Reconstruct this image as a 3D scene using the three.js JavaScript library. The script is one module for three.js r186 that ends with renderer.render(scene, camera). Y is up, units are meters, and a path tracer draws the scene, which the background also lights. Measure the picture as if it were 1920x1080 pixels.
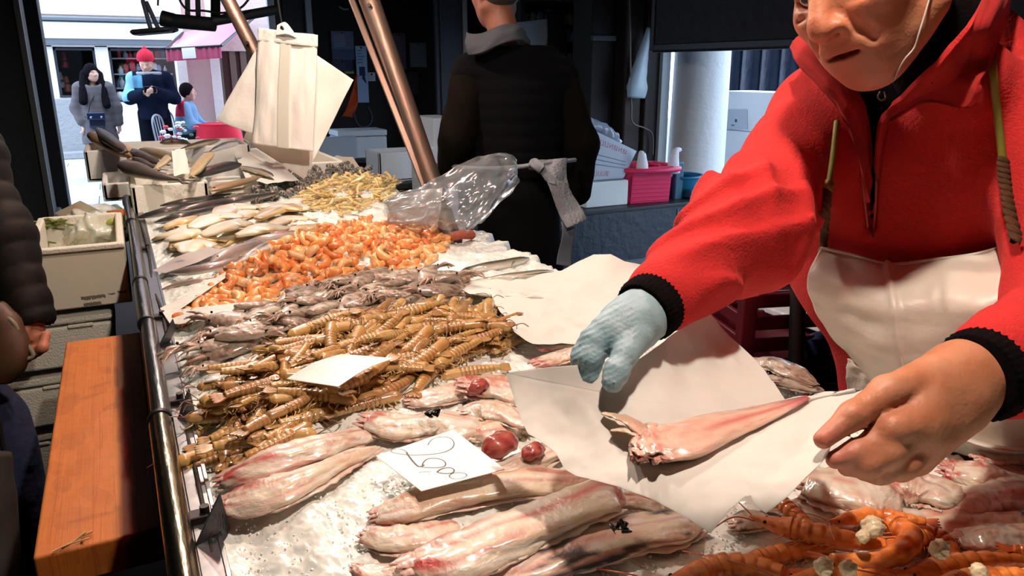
import * as THREE from 'three';
import { RoundedBoxGeometry } from 'three/addons/geometries/RoundedBoxGeometry.js';
import { ImprovedNoise } from 'three/addons/math/ImprovedNoise.js';
import { mergeGeometries } from 'three/addons/utils/BufferGeometryUtils.js';

// ---------------------------------------------------------------- camera, sky, lamps' strength, exposure
const scene = new THREE.Scene();
const EYE = new THREE.Vector3(0, 1.55, 0), YAW = 26.8 * Math.PI / 180, PITCH = 16 * Math.PI / 180, FOCAL = 1440;
const camera = new THREE.PerspectiveCamera(2 * Math.atan(540 / FOCAL) * 180 / Math.PI, 1920 / 1080, 0.05, 200);
camera.position.copy(EYE);
camera.rotation.set(-PITCH, -YAW, 0, 'YXZ');
camera.updateMatrixWorld(true);

const SKY_STRENGTH = 7.2, LAMP_POWER = 4.4, EXPOSURE = 0.92;
const LAMP_COLOR = new THREE.Color(1.0, 0.90, 0.76);
{ // overcast sky: brighter overhead, a little bluer towards the horizon
  const W = 64, H = 32, d = new Float32Array(W * H * 4);
  for (let j = 0; j < H; j++) for (let i = 0; i < W; i++) {
    const up = Math.max(0, Math.sin(((j + .5) / H - .5) * Math.PI)), b = .72 + .28 * up, o = (j * W + i) * 4;
    d[o] = .66 * b; d[o + 1] = .83 * b; d[o + 2] = 1.06 * b; d[o + 3] = 1;
  }
  const t = new THREE.DataTexture(d, W, H, THREE.RGBAFormat, THREE.FloatType);
  t.mapping = THREE.EquirectangularReflectionMapping; t.magFilter = t.minFilter = THREE.LinearFilter; t.needsUpdate = true;
  scene.background = t; scene.environment = t; scene.backgroundIntensity = SKY_STRENGTH; scene.environmentIntensity = SKY_STRENGTH;
}
const renderer = new THREE.WebGLRenderer({ antialias: true });
renderer.toneMapping = THREE.LinearToneMapping;
renderer.toneMappingExposure = EXPOSURE;
renderer.shadowMap.enabled = true;

// ---------------------------------------------------------------- helpers
const V = (x, y, z) => new THREE.Vector3(x, y, z), PI = Math.PI;
const clamp = (x, a = 0, b = 1) => Math.min(b, Math.max(a, x)), lerp = (a, b, t) => a + (b - a) * t;
const ss = (a, b, x) => { const t = clamp((x - a) / (b - a)); return t * t * (3 - 2 * t); };
let rs = 12345;
const seed = (s) => { rs = s >>> 0; };
const rnd = () => { rs = (rs + 0x6d2b79f5) | 0; let t = Math.imul(rs ^ (rs >>> 15), 1 | rs); t = (t + Math.imul(t ^ (t >>> 7), 61 | t)) ^ t; return ((t ^ (t >>> 14)) >>> 0) / 4294967296; };
const rr = (a, b) => a + (b - a) * rnd();
const PN = new ImprovedNoise(), nz = (x, y = 0, z = 0) => PN.noise(x, y, z);
const fbm = (x, y, z, o = 3) => { let s = 0, a = 1; for (let i = 0; i < o; i++) { s += a * nz(x, y, z); x *= 2.03; y *= 2.03; z *= 2.03; a *= .5; } return s; };
const lin = (hex) => new THREE.Color(hex).toArray();
const mix3 = (a, b, t) => [lerp(a[0], b[0], t), lerp(a[1], b[1], t), lerp(a[2], b[2], t)];
const mul3 = (a, s) => [a[0] * s, a[1] * s, a[2] * s];

// measured picture positions -> points of the place (the photograph as 1920 x 1080)
const RIGHT = V(1, 0, 0).applyQuaternion(camera.quaternion), UPC = V(0, 1, 0).applyQuaternion(camera.quaternion), FWD = V(0, 0, -1).applyQuaternion(camera.quaternion);
const ray = (px, py) => FWD.clone().addScaledVector(RIGHT, (px - 960) / FOCAL).addScaledVector(UPC, (540 - py) / FOCAL);
const P = (px, py, d) => EYE.clone().addScaledVector(ray(px, py), d);
const T = (px, py, h) => { const r = ray(px, py); return EYE.clone().addScaledVector(r, (h - EYE.y) / r.y); };
const atX = (px, py, x) => { const r = ray(px, py); return EYE.clone().addScaledVector(r, x / r.x); };
const atZ = (px, py, z) => { const r = ray(px, py); return EYE.clone().addScaledVector(r, z / r.z); };

const counts = {};
const numbered = (n) => { const k = counts[n] = (counts[n] ?? -1) + 1; return k ? n + '_' + String(k).padStart(3, '0') : n; };
function tag(o, label, category, group, kind) {
  if (label) o.userData.label = label;
  if (category) o.userData.category = category;
  if (group) o.userData.group = group;
  if (kind) o.userData.kind = kind;
  return o;
}
function mesh(name, geo, mat, parent = scene) {
  const o = new THREE.Mesh(Array.isArray(geo) ? merge(geo) : geo, mat);
  o.name = parent === scene ? numbered(name) : name; o.castShadow = o.receiveShadow = true; parent.add(o); return o;
}
function thing(name, label, category, pos = [0, 0, 0], turn = 0, group) {
  const o = new THREE.Group(); o.name = numbered(name); scene.add(o);
  if (pos.isVector3) o.position.copy(pos); else o.position.set(...pos);
  o.rotation.y = turn; return tag(o, label, category, group);
}
const struct = (name, geo, mat) => tag(mesh(name, geo, mat), null, null, null, 'structure');
function dup(src, label) { const c = src.clone(); c.name = numbered(src.name.replace(/_\d{3}$/, '')); scene.add(c); if (label) c.userData.label = label; return c; }
function merge(list) {
  list = list.map((g) => { g = g.index ? g.toNonIndexed() : g; for (const k of Object.keys(g.attributes)) if (!['position', 'normal', 'uv', 'color'].includes(k)) g.deleteAttribute(k); return g; });
  if (list.some((g) => g.attributes.color)) for (const g of list) if (!g.attributes.color) g.setAttribute('color', new THREE.BufferAttribute(new Float32Array(g.attributes.position.count * 3).fill(1), 3));
  return mergeGeometries(list);
}
// geometry whose uv is in metres, by the dominant axis of the normal
function boxUV(g) {
  if (g.index) g = g.toNonIndexed();
  const p = g.attributes.position, n = g.attributes.normal, uv = new Float32Array(p.count * 2);
  for (let i = 0; i < p.count; i++) {
    const f = i - i % 3, s3 = (k) => Math.abs(n.getComponent(f, k) + n.getComponent(f + 1, k) + n.getComponent(f + 2, k)), a = s3(0), b = s3(1), c = s3(2);
    const [u, v] = a > b && a > c ? [p.getZ(i), p.getY(i)] : b > c ? [p.getX(i), p.getZ(i)] : [p.getX(i), p.getY(i)];
    uv[i * 2] = u; uv[i * 2 + 1] = v;
  }
  g.setAttribute('uv', new THREE.BufferAttribute(uv, 2)); return g;
}
const box = (w, h, d, x = 0, y = 0, z = 0, r = 0.004) => { r = Math.min(r, w * .45, h * .45, d * .45); const g = r > 0 ? new RoundedBoxGeometry(w, h, d, 1, r) : new THREE.BoxGeometry(w, h, d); g.translate(x, y, z); return boxUV(g); };
const span = (x0, x1, y0, y1, z0, z1, r = 0.004) => box(Math.abs(x1 - x0), Math.abs(y1 - y0), Math.abs(z1 - z0), (x0 + x1) / 2, (y0 + y1) / 2, (z0 + z1) / 2, r);
function rod(a, b, r, r2 = r, seg = 16) {
  const d = b.clone().sub(a), g = new THREE.CylinderGeometry(r2, r, d.length(), seg, 1); g.translate(0, d.length() / 2, 0);
  g.applyQuaternion(new THREE.Quaternion().setFromUnitVectors(V(0, 1, 0), d.normalize())); g.translate(a.x, a.y, a.z); return g;
}
const tube = (pts, r, n = 40, seg = 8, closed = false) => new THREE.TubeGeometry(new THREE.CatmullRomCurve3(pts, closed, 'centripetal'), n, r, seg, closed);

// a body swept along points: prof(t) gives half width and half height; bump(t, a) scales the radius; color(t, a) -> linear rgb
function loft(pts, prof, { n = 28, m = 14, bump, color, up = V(0, 1, 0), flat = 1 } = {}) {
  const curve = new THREE.CatmullRomCurve3(pts, false, 'centripetal'), pos = [], col = [], uv = [], idx = [], len = curve.getLength();
  for (let i = 0; i <= n; i++) {
    const t = i / n, c = curve.getPoint(t), tan = curve.getTangent(t), side = tan.clone().cross(up).normalize(), u = side.clone().cross(tan).normalize(), [w, h] = prof(t);
    for (let j = 0; j <= m; j++) {
      const a = (j % m) / m * 2 * PI, b = bump ? bump(t, a) : 1, s = Math.sin(a);
      const q = c.clone().addScaledVector(side, Math.cos(a) * w * b).addScaledVector(u, s * h * b * (s < 0 ? flat : 1));
      pos.push(q.x, q.y, q.z); uv.push(t * len, j / m * 2 * PI * Math.max(.004, (w + h) / 2));
      if (color) col.push(...color(t, a));
    }
  }
  for (let i = 0; i < n; i++) for (let j = 0; j < m; j++) { const a = i * (m + 1) + j, b = a + m + 1; idx.push(a, b, a + 1, a + 1, b, b + 1); }
  for (const [i, s] of [[0, 1], [n, -1]]) { // caps
    const k = pos.length / 3, c = curve.getPoint(i / n); pos.push(c.x, c.y, c.z); uv.push(i / n * len, 0); if (color) col.push(...color(i / n, 0));
    for (let j = 0; j < m; j++) { const a = i * (m + 1) + j; s > 0 ? idx.push(k, a, a + 1) : idx.push(k, a + 1, a); }
  }
  return geom(pos, idx, uv, color ? col : null);
}
function geom(pos, idx, uv, col) {
  const g = new THREE.BufferGeometry();
  g.setAttribute('position', new THREE.Float32BufferAttribute(pos, 3)); g.setIndex(idx);
  if (uv) g.setAttribute('uv', new THREE.Float32BufferAttribute(uv, 2));
  if (col) g.setAttribute('color', new THREE.Float32BufferAttribute(col, 3));
  g.computeVertexNormals(); return weld(g);
}
// smooth the normals of vertices that lie on one another (loft seams)
function weld(g) {
  const p = g.attributes.position, n = g.attributes.normal, m = new Map();
  for (let i = 0; i < p.count; i++) {
    const k = Math.round(p.getX(i) * 2e4) + ',' + Math.round(p.getY(i) * 2e4) + ',' + Math.round(p.getZ(i) * 2e4), e = m.get(k);
    if (e) { e[0] += n.getX(i); e[1] += n.getY(i); e[2] += n.getZ(i); e[3].push(i); } else m.set(k, [n.getX(i), n.getY(i), n.getZ(i), [i]]);
  }
  for (const [x, y, z, ids] of m.values()) if (ids.length > 1) { const l = Math.hypot(x, y, z) || 1; for (const i of ids) n.setXYZ(i, x / l, y / l, z / l); }
  return g;
}
// a cloth, paper or foil: a grid of points (rows of Vector3) smoothly interpolated, with thickness
const cr = (a, b, c, d, t) => .5 * (2 * b + (c - a) * t + (2 * a - 5 * b + 4 * c - d) * t * t + (3 * b - a - 3 * c + d) * t * t * t);
function patch(rows, { nu = 30, nv = 30, thick = .0006, wrinkle, color, edge } = {}) {
  const R = rows.length, Cn = rows[0].length, at = (i, j, k) => rows[clamp(i, 0, R - 1)][clamp(j, 0, Cn - 1)].getComponent(k);
  const f = (u, v) => {
    const x = u * (Cn - 1), y = v * (R - 1), j = Math.min(Math.floor(x), Cn - 2), i = Math.min(Math.floor(y), R - 2), out = [];
    for (let k = 0; k < 3; k++) { const q = []; for (let r = -1; r < 3; r++) q.push(cr(at(i + r, j - 1, k), at(i + r, j, k), at(i + r, j + 1, k), at(i + r, j + 2, k), x - j)); out.push(cr(q[0], q[1], q[2], q[3], y - i)); }
    return V(...out);
  };
  const g = [];
  for (let i = 0; i <= nv; i++) for (let j = 0; j <= nu; j++) { let u = j / nu, v = i / nv; if (edge) [u, v] = edge(u, v); g.push(f(u, v)); }
  return shell(g, nu, nv, thick, wrinkle, color);
}
// closes a (nu+1) x (nv+1) grid of points into a thin solid
function shell(g, nu, nv, thick, wrinkle, color, metric) {
  const W = nu + 1, N = g.length, nor = g.map((p, q) => {
    const i = Math.floor(q / W), j = q % W, a = g[i * W + Math.min(j + 1, nu)].clone().sub(g[i * W + Math.max(j - 1, 0)]), b = g[Math.min(i + 1, nv) * W + j].clone().sub(g[Math.max(i - 1, 0) * W + j]);
    return b.cross(a).normalize();
  });
  const pos = [], idx = [], uv = [], col = [];
  for (const s of [1, -1]) g.forEach((p, q) => {
    const u = (q % W) / nu, v = Math.floor(q / W) / nv, w = wrinkle ? wrinkle(u, v, p) : 0, k = p.clone().addScaledVector(nor[q], w + s * thick / 2);
    pos.push(k.x, k.y, k.z); metric ? uv.push(p.x, p.z) : uv.push(u, 1 - v); if (color) col.push(...color(u, v, p));
  });
  for (let i = 0; i < nv; i++) for (let j = 0; j < nu; j++) { const a = i * W + j, b = a + W; idx.push(a, b, a + 1, a + 1, b, b + 1, N + a, N + a + 1, N + b, N + a + 1, N + b + 1, N + b); }
  const rim = []; for (let j = 0; j < nu; j++) rim.push(j); for (let i = 0; i < nv; i++) rim.push(i * W + nu); for (let j = nu; j > 0; j--) rim.push(nv * W + j); for (let i = nv; i > 0; i--) rim.push(i * W);
  rim.forEach((a, k) => { const b = rim[(k + 1) % rim.length]; idx.push(a, b, N + a, b, N + b, N + a); });
  const out = new THREE.BufferGeometry(); out.setAttribute('position', new THREE.Float32BufferAttribute(pos, 3)); out.setAttribute('uv', new THREE.Float32BufferAttribute(uv, 2)); out.setIndex(idx);
  if (color) out.setAttribute('color', new THREE.Float32BufferAttribute(col, 3));
  out.computeVertexNormals(); return out;
}
// a torn sheet of any outline: outline of picture positions, surf(px, py) -> point of the place
function sheet(outline, centre, surf, { rings = 14, sub = 6, thick = .0006, wrinkle } = {}) {
  const b = [];
  outline.forEach((p, i) => { const q = outline[(i + 1) % outline.length], k = Math.max(1, Math.round(Math.hypot(q[0] - p[0], q[1] - p[1]) / (400 / (sub * 6)))); for (let s = 0; s < k; s++) b.push([lerp(p[0], q[0], s / k), lerp(p[1], q[1], s / k)]); });
  const g = [];
  for (let i = 0; i <= rings; i++) for (let j = 0; j <= b.length; j++) { const q = b[j % b.length], t = Math.max(.001, i / rings); g.push(surf(lerp(centre[0], q[0], t), lerp(centre[1], q[1], t))); }
  return shell(g, b.length, rings, thick, wrinkle ? (u, v, p) => wrinkle(p) : null, null, true);
}
// smooth depth through control points [px, py, depth]
function depthField(ctrl, s = 260) {
  const n = ctrl.length, A = ctrl.map((a) => ctrl.map((b) => Math.exp(-((a[0] - b[0]) ** 2 + (a[1] - b[1]) ** 2) / (2 * s * s)))), mean = ctrl.reduce((t, c) => t + c[2], 0) / n, r = ctrl.map((c) => c[2] - mean);
  for (let i = 0; i < n; i++) A[i][i] += 1e-3;
  for (let i = 0; i < n; i++) { for (let k = i + 1; k < n; k++) { const f = A[k][i] / A[i][i]; for (let j = i; j < n; j++) A[k][j] -= f * A[i][j]; r[k] -= f * r[i]; } }
  const w = []; for (let i = n - 1; i >= 0; i--) { let t = r[i]; for (let j = i + 1; j < n; j++) t -= A[i][j] * w[j]; w[i] = t / A[i][i]; }
  return (x, y) => { let t = mean; for (let i = 0; i < n; i++) t += w[i] * Math.exp(-((x - ctrl[i][0]) ** 2 + (y - ctrl[i][1]) ** 2) / (2 * s * s)); return t; };
}

// ---- bodies as one smooth surface: distance fields meshed by surface nets
const smin = (a, b, k) => { const h = Math.max(k - Math.abs(a - b), 0) / k; return Math.min(a, b) - h * h * k * .25; };
const smax = (a, b, k) => -smin(-a, -b, k);
const cap = (a, b, ra, rb = ra) => { // tapered capsule
  const ax = a.x, ay = a.y, az = a.z, bx = b.x - ax, by = b.y - ay, bz = b.z - az, L = bx * bx + by * by + bz * bz || 1e-9;
  return (x, y, z) => { const px = x - ax, py = y - ay, pz = z - az, t = clamp((px * bx + py * by + pz * bz) / L); return Math.hypot(px - bx * t, py - by * t, pz - bz * t) - ra - (rb - ra) * t; };
};
const ell = (c, rx, ry, rz) => { const m = Math.min(rx, ry, rz); return (x, y, z) => { const a = (x - c.x) / rx, b = (y - c.y) / ry, d = (z - c.z) / rz, k = Math.hypot(a, b, d), g = Math.hypot(a / rx, b / ry, d / rz); return g > 1e-6 ? k * (k - 1) / g : -m; }; };
const blob = (list, k) => (x, y, z) => { let d = list[0](x, y, z); for (let i = 1; i < list.length; i++) d = smin(d, list[i](x, y, z), k); return d; };
const framed = (M, f) => { const I = M.clone().invert().elements; return (x, y, z) => f(I[0] * x + I[4] * y + I[8] * z + I[12], I[1] * x + I[5] * y + I[9] * z + I[13], I[2] * x + I[6] * y + I[10] * z + I[14]); };
function frame(o, f, u = V(0, 1, 0)) { const z = f.clone().normalize(), x = u.clone().cross(z).normalize(), y = z.clone().cross(x); return new THREE.Matrix4().makeBasis(x, y, z).setPosition(o); }
function chain(pts, radii) { const l = []; for (let i = 0; i + 1 < pts.length; i++) l.push(cap(pts[i], pts[i + 1], radii[i], radii[i + 1])); return l; }
function around(pts, pad) { const b = new THREE.Box3().setFromPoints(pts).expandByScalar(pad); return [b.min, b.max]; }
function net(f, [lo, hi], cell, color) {
  const nx = Math.ceil((hi.x - lo.x) / cell) + 1, ny = Math.ceil((hi.y - lo.y) / cell) + 1, nzz = Math.ceil((hi.z - lo.z) / cell) + 1, D = new Float32Array(nx * ny * nzz).fill(9), at = (i, j, k) => (k * ny + j) * nx + i;
  const S = 4; // skip blocks that are far from the surface
  for (let k0 = 0; k0 < nzz; k0 += S) for (let j0 = 0; j0 < ny; j0 += S) for (let i0 = 0; i0 < nx; i0 += S) {
    const c = f(lo.x + (i0 + S / 2) * cell, lo.y + (j0 + S / 2) * cell, lo.z + (k0 + S / 2) * cell), far = Math.abs(c) > cell * S * 1.9;
    for (let k = k0; k < Math.min(k0 + S, nzz); k++) for (let j = j0; j < Math.min(j0 + S, ny); j++) for (let i = i0; i < Math.min(i0 + S, nx); i++) D[at(i, j, k)] = far ? c : f(lo.x + i * cell, lo.y + j * cell, lo.z + k * cell);
  }
  const pos = [], idx = [], id = new Int32Array(nx * ny * nzz).fill(-1);
  for (let k = 0; k < nzz - 1; k++) for (let j = 0; j < ny - 1; j++) for (let i = 0; i < nx - 1; i++) {
    let s = 0, x = 0, y = 0, z = 0, n = 0;
    const v = (a) => D[at(i + (a & 1), j + ((a >> 1) & 1), k + (a >> 2))];
    for (let a = 0; a < 8; a++) if (v(a) < 0) s |= 1 << a;
    if (s === 0 || s === 255) continue;
    for (let a = 0; a < 8; a++) for (const m of [1, 2, 4]) if (!(a & m)) { const b = a | m, p = v(a), q = v(b); if ((p < 0) !== (q < 0)) { const t = p / (p - q); x += (a & 1) + (m === 1 ? t : 0); y += ((a >> 1) & 1) + (m === 2 ? t : 0); z += (a >> 2) + (m === 4 ? t : 0); n++; } }
    id[at(i, j, k)] = pos.length / 3; pos.push(lo.x + (i + x / n) * cell, lo.y + (j + y / n) * cell, lo.z + (k + z / n) * cell);
  }
  const quad = (a, b, c, d, flip) => { if (a < 0 || b < 0 || c < 0 || d < 0) return; flip ? idx.push(a, c, b, a, d, c) : idx.push(a, b, c, a, c, d); };
  for (let k = 1; k < nzz - 1; k++) for (let j = 1; j < ny - 1; j++) for (let i = 1; i < nx - 1; i++) {
    const p = D[at(i, j, k)] < 0;
    if (p !== D[at(i + 1, j, k)] < 0) quad(id[at(i, j - 1, k - 1)], id[at(i, j, k - 1)], id[at(i, j, k)], id[at(i, j - 1, k)], !p);
    if (p !== D[at(i, j + 1, k)] < 0) quad(id[at(i - 1, j, k - 1)], id[at(i - 1, j, k)], id[at(i, j, k)], id[at(i, j, k - 1)], !p);
    if (p !== D[at(i, j, k + 1)] < 0) quad(id[at(i - 1, j - 1, k)], id[at(i, j - 1, k)], id[at(i, j, k)], id[at(i - 1, j, k)], !p);
  }
  const g = new THREE.BufferGeometry(); g.setAttribute('position', new THREE.Float32BufferAttribute(pos, 3)); g.setIndex(idx); g.computeVertexNormals();
  // uv in metres from the axis each triangle faces most; a vertex on a seam is doubled
  const nn = g.attributes.normal.array, p2 = [], n2 = [], uv = [], col = [], id2 = [], key = new Map(), tint = color ? Array.from({ length: pos.length / 3 }, (_, i) => color(pos[i * 3], pos[i * 3 + 1], pos[i * 3 + 2])) : null;
  for (let t = 0; t < idx.length; t += 3) {
    let a = 0, b = 0, c = 0; for (let k = 0; k < 3; k++) { const i = idx[t + k] * 3; a += nn[i]; b += nn[i + 1]; c += nn[i + 2]; }
    a = Math.abs(a); b = Math.abs(b); c = Math.abs(c); const w = a > b && a > c ? 0 : b > c ? 1 : 2;
    for (let k = 0; k < 3; k++) { const i = idx[t + k], q = i * 3 + w; let v = key.get(q);
      if (v === undefined) { v = p2.length / 3; key.set(q, v); const x = pos[i * 3], y = pos[i * 3 + 1], z = pos[i * 3 + 2]; p2.push(x, y, z); n2.push(nn[i * 3], nn[i * 3 + 1], nn[i * 3 + 2]); uv.push(...(w === 0 ? [z, y] : w === 1 ? [x, z] : [x, y])); if (tint) col.push(...tint[i]); }
      id2.push(v); }
  }
  const o = new THREE.BufferGeometry(); o.setAttribute('position', new THREE.Float32BufferAttribute(p2, 3)); o.setAttribute('normal', new THREE.Float32BufferAttribute(n2, 3)); o.setAttribute('uv', new THREE.Float32BufferAttribute(uv, 2)); o.setIndex(id2);
  if (color) o.setAttribute('color', new THREE.Float32BufferAttribute(col, 3));
  return o;
}

// ---------------------------------------------------------------- textures and materials
function noiseTex(f, size = 256, rep = 1) { // tiling grey texture, f(u, v) in 0..1 on a torus-free mirrored tile
  const d = new Uint8Array(size * size * 4);
  for (let y = 0; y < size; y++) for (let x = 0; x < size; x++) { const v = clamp(f(x / size, y / size)) * 255, o = (y * size + x) * 4; d[o] = d[o + 1] = d[o + 2] = v; d[o + 3] = 255; }
  const t = new THREE.DataTexture(d, size, size); t.wrapS = t.wrapT = THREE.MirroredRepeatWrapping; t.magFilter = THREE.LinearFilter; t.repeat.set(rep, rep); t.needsUpdate = true; return t;
}
const T_wet = noiseTex((u, v) => .5 + .5 * fbm(u * 9, v * 9, 3.1, 3), 256, 14);      // one tile about 7 cm
const T_fleece = noiseTex((u, v) => .5 + .55 * fbm(u * 40, v * 40, 7.7, 2), 256, 8);
const T_paper = noiseTex((u, v) => .5 + .5 * fbm(u * 6, v * 6, 1.3, 4), 256, 2);
const T_rough = noiseTex((u, v) => .5 + .5 * fbm(u * 10, v * 10, 5.3, 4), 256, 1.5);
const T_foam = noiseTex((u, v) => { let m = 1; const x = u * 24, y = v * 24; for (let i = -1; i < 2; i++) for (let j = -1; j < 2; j++) { const a = Math.floor(x) + i, b = Math.floor(y) + j, h = Math.sin(a * 12.9 + b * 78.2) * 43758.5, g = Math.sin(a * 39.3 + b * 11.1) * 24634.6; m = Math.min(m, Math.hypot(a + h - Math.floor(h) - x, b + g - Math.floor(g) - y)); } return 1 - m; }, 256, 6);
const std = (color, rough = .8, o = {}) => new THREE.MeshStandardMaterial({ color, roughness: rough, side: THREE.DoubleSide, ...o });
const phy = (color, rough = .5, o = {}) => new THREE.MeshPhysicalMaterial({ color, roughness: rough, side: THREE.DoubleSide, ...o });
const wet = (o = {}) => phy('#ffffff', .42, { vertexColors: true, clearcoat: .75, clearcoatRoughness: .14, bumpMap: T_wet, bumpScale: .0011, ...o });
const matte = (color, o = {}) => phy(color, 1, { specularIntensity: .12, ...o });
const M = {
  dull: phy('#ffffff', .5, { vertexColors: true, clearcoat: .15, clearcoatRoughness: .3, bumpMap: T_wet, bumpScale: .0006 }),
  wet: wet(), wetSmooth: wet({ bumpScale: .0006 }), wetRough: wet({ bumpScale: .004, clearcoatRoughness: .2 }),
  skin: phy('#ffffff', .52, { vertexColors: true, bumpMap: T_fleece, bumpScale: .00025, sheen: .2, sheenColor: new THREE.Color(.5, .2, .12) }),
  fleece: phy(new THREE.Color(.50, .016, .015), .95, { bumpMap: T_fleece, bumpScale: .0007, sheen: .4, sheenRoughness: .6, sheenColor: new THREE.Color(.7, .1, .08) }),
  black: phy('#08080a', 1, { bumpMap: T_fleece, bumpScale: .0006, specularIntensity: .15 }),
  apron: phy(new THREE.Color(.60, .55, .47), .42, { bumpMap: T_paper, bumpScale: .001 }),
  glove: phy(new THREE.Color(.24, .40, .46), .55, { clearcoat: .08, clearcoatRoughness: .4, bumpMap: T_fleece, bumpScale: .0004 }),
  paper: std(new THREE.Color(.68, .67, .62), .75, { bumpMap: T_paper, bumpScale: .006 }),
  card: std(new THREE.Color(.74, .72, .67), .6),
  foam: std(new THREE.Color(.80, .82, .82), .7, { bumpMap: T_foam, bumpScale: .0015 }),
  steel: std('#8d9092', .28, { metalness: 1, bumpMap: T_rough, bumpScale: .0006 }),
  darkSteel: std('#3a3c40', .38, { metalness: .9 }),
  blackMetal: std('#111214', .5, { metalness: .4 }),
  bronze: std(new THREE.Color(.115, .088, .066), .5, { metalness: .7, bumpMap: T_rough, bumpScale: .0008 }),
  rubber: std('#08080a', .7),
};

// ---------------------------------------------------------------- the place: hall, street, buildings
const wallDark = std('#14161a', .85, { bumpMap: T_rough, bumpScale: .004 }), pierMat = std('#1c2023', .8, { bumpMap: T_rough, bumpScale: .006 });
const plaster = std(new THREE.Color(.72, .70, .68), .9, { bumpMap: T_rough, bumpScale: .006 }), pinkPlaster = std(new THREE.Color(.66, .50, .47), .9, { bumpMap: T_rough, bumpScale: .006 });
const beamMat = std('#2a211b', .8), slabMats = [0, 1, 2].map((i) => std(new THREE.Color(.15 + i * .02, .165 + i * .02, .19 + i * .02), .32, { bumpMap: T_rough, bumpScale: .004 }));
const paveMats = [0, 1, 2].map((i) => std(new THREE.Color(.40 + i * .03, .41 + i * .03, .42 + i * .03), .7, { bumpMap: T_rough, bumpScale: .004 }));
const hallFloor = struct('floor', span(-4.2, 7.4, -.25, -.012, -9.6, 3.2, 0), std('#15171a', .6));
{ // stone slabs of the hall floor that show beside the stall
  seed(5);
  const gs = [0, 1, 2, 3].map((k) => span(-.297, .297, -.02, 0 - k * .0012, -.447, .447, .006));
  for (let i = 0; i < 19; i++) for (let j = 0; j < 14; j++) {
    const x = -4 + i * .6 + .3 + (j % 2) * .12, z = -9.3 + j * .9 + .1; if (x > 7.1 || z > 2.7) continue;
    const show = (x < -.3 && z < -5.5) || (x > 1.6 && z < -2.2);
    if (!show) continue;
    const s = mesh('stone_slab', gs[Math.floor(rnd() * 4)], slabMats[Math.floor(rnd() * 3)], hallFloor); s.position.set(x, 0, z);
  }
}
const street = struct('street_pavement', span(-14, 16, -.25, -.012, -30, -9.6, 0), std('#6d6f70', .8));
{
  seed(6);
  const gs = [0, 1, 2].map((k) => span(-.595, .595, -.02, -k * .0015, -.295, .295, .006));
  for (let i = 0; i < 6; i++) for (let j = 0; j < 10; j++) {
    const s = mesh('paving_stone', gs[Math.floor(rnd() * 3)], paveMats[Math.floor(rnd() * 3)], street); s.position.set(-2.6 + i * 1.2 + (j % 2) * .5, 0, -10 - j * .6);
  }
}
struct('ceiling', span(-4.2, 7.4, 4.0, 4.25, -9.6, 3.2, 0), std('#221d1a', .9));
// end wall towards the street: a dark pier, an open bay, then the dark panelled wall
struct('wall_end', [span(-4.2, -.56, 0, 4.05, -9.85, -9.45, .01), span(1.9, 5.4, 0, 4.05, -9.55, -9.3, .01), span(-.6, 1.95, 2.9, 4.05, -9.85, -9.45, .01)], wallDark);
{ const p = atZ(66, 200, -8.6); struct('pillar_1', [span(-1.4, p.x, 0, 4.02, -9.15, -8.4, .03), span(-1.44, p.x + .04, 0, .16, -9.19, -8.36, .02)], pierMat); struct('trim_1', span(p.x - .02, p.x + .03, 0, 4.0, -8.39, -8.33, .008), std('#4c4a45', .6)); }
struct('wall_left', span(-4.2, -4.0, 0, 4.05, -9.6, 3.2, 0), wallDark);
struct('wall_rear', span(-4.2, 7.4, 0, 4.05, 3.0, 3.2, 0), wallDark);
struct('wall_right', [span(5.15, 5.4, 1.9, 4.05, -6.9, -1.6, 0), span(5.15, 5.4, 0, 4.05, -1.6, 3.2, 0), span(5.15, 5.4, 0, 4.05, -9.5, -6.95, .01)], wallDark);
// white steel edge of the bay and the grey metal leaf beside the second vendor
{ const a = atZ(512, 127, -9.3), b = atZ(580, 127, -9.3);
  struct('trim_2', span(a.x - .02, a.x + .05, 0, 4, -9.3, -9.22, .006), std('#cfd6dc', .5));
  struct('door_1', [span(a.x + .06, b.x - .02, 0, 4, -9.29, -9.25, .01), span(a.x + .14, a.x + .17, .1, 3.9, -9.26, -9.23, .004)], std('#222831', .6));
  struct('trim_3', span(b.x - .02, b.x + .05, 1.35, 4, -9.3, -9.2, .006), std('#aab6c4', .5));
}
{ const a = atZ(818, 127, -8.6), b = atZ(868, 127, -8.6), c = atZ(878, 127, -8.6);
  struct('door_2', [span(a.x, b.x, 0, 4, -8.66, -8.6, .01), span(a.x + .05, a.x + .08, 0, 4, -8.6, -8.57, .006)], std('#3a4150', .55));
  struct('trim_4', span(b.x + .01, c.x, .8, 4, -8.68, -8.6, .006), std('#c4ccd2', .6)); }
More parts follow.
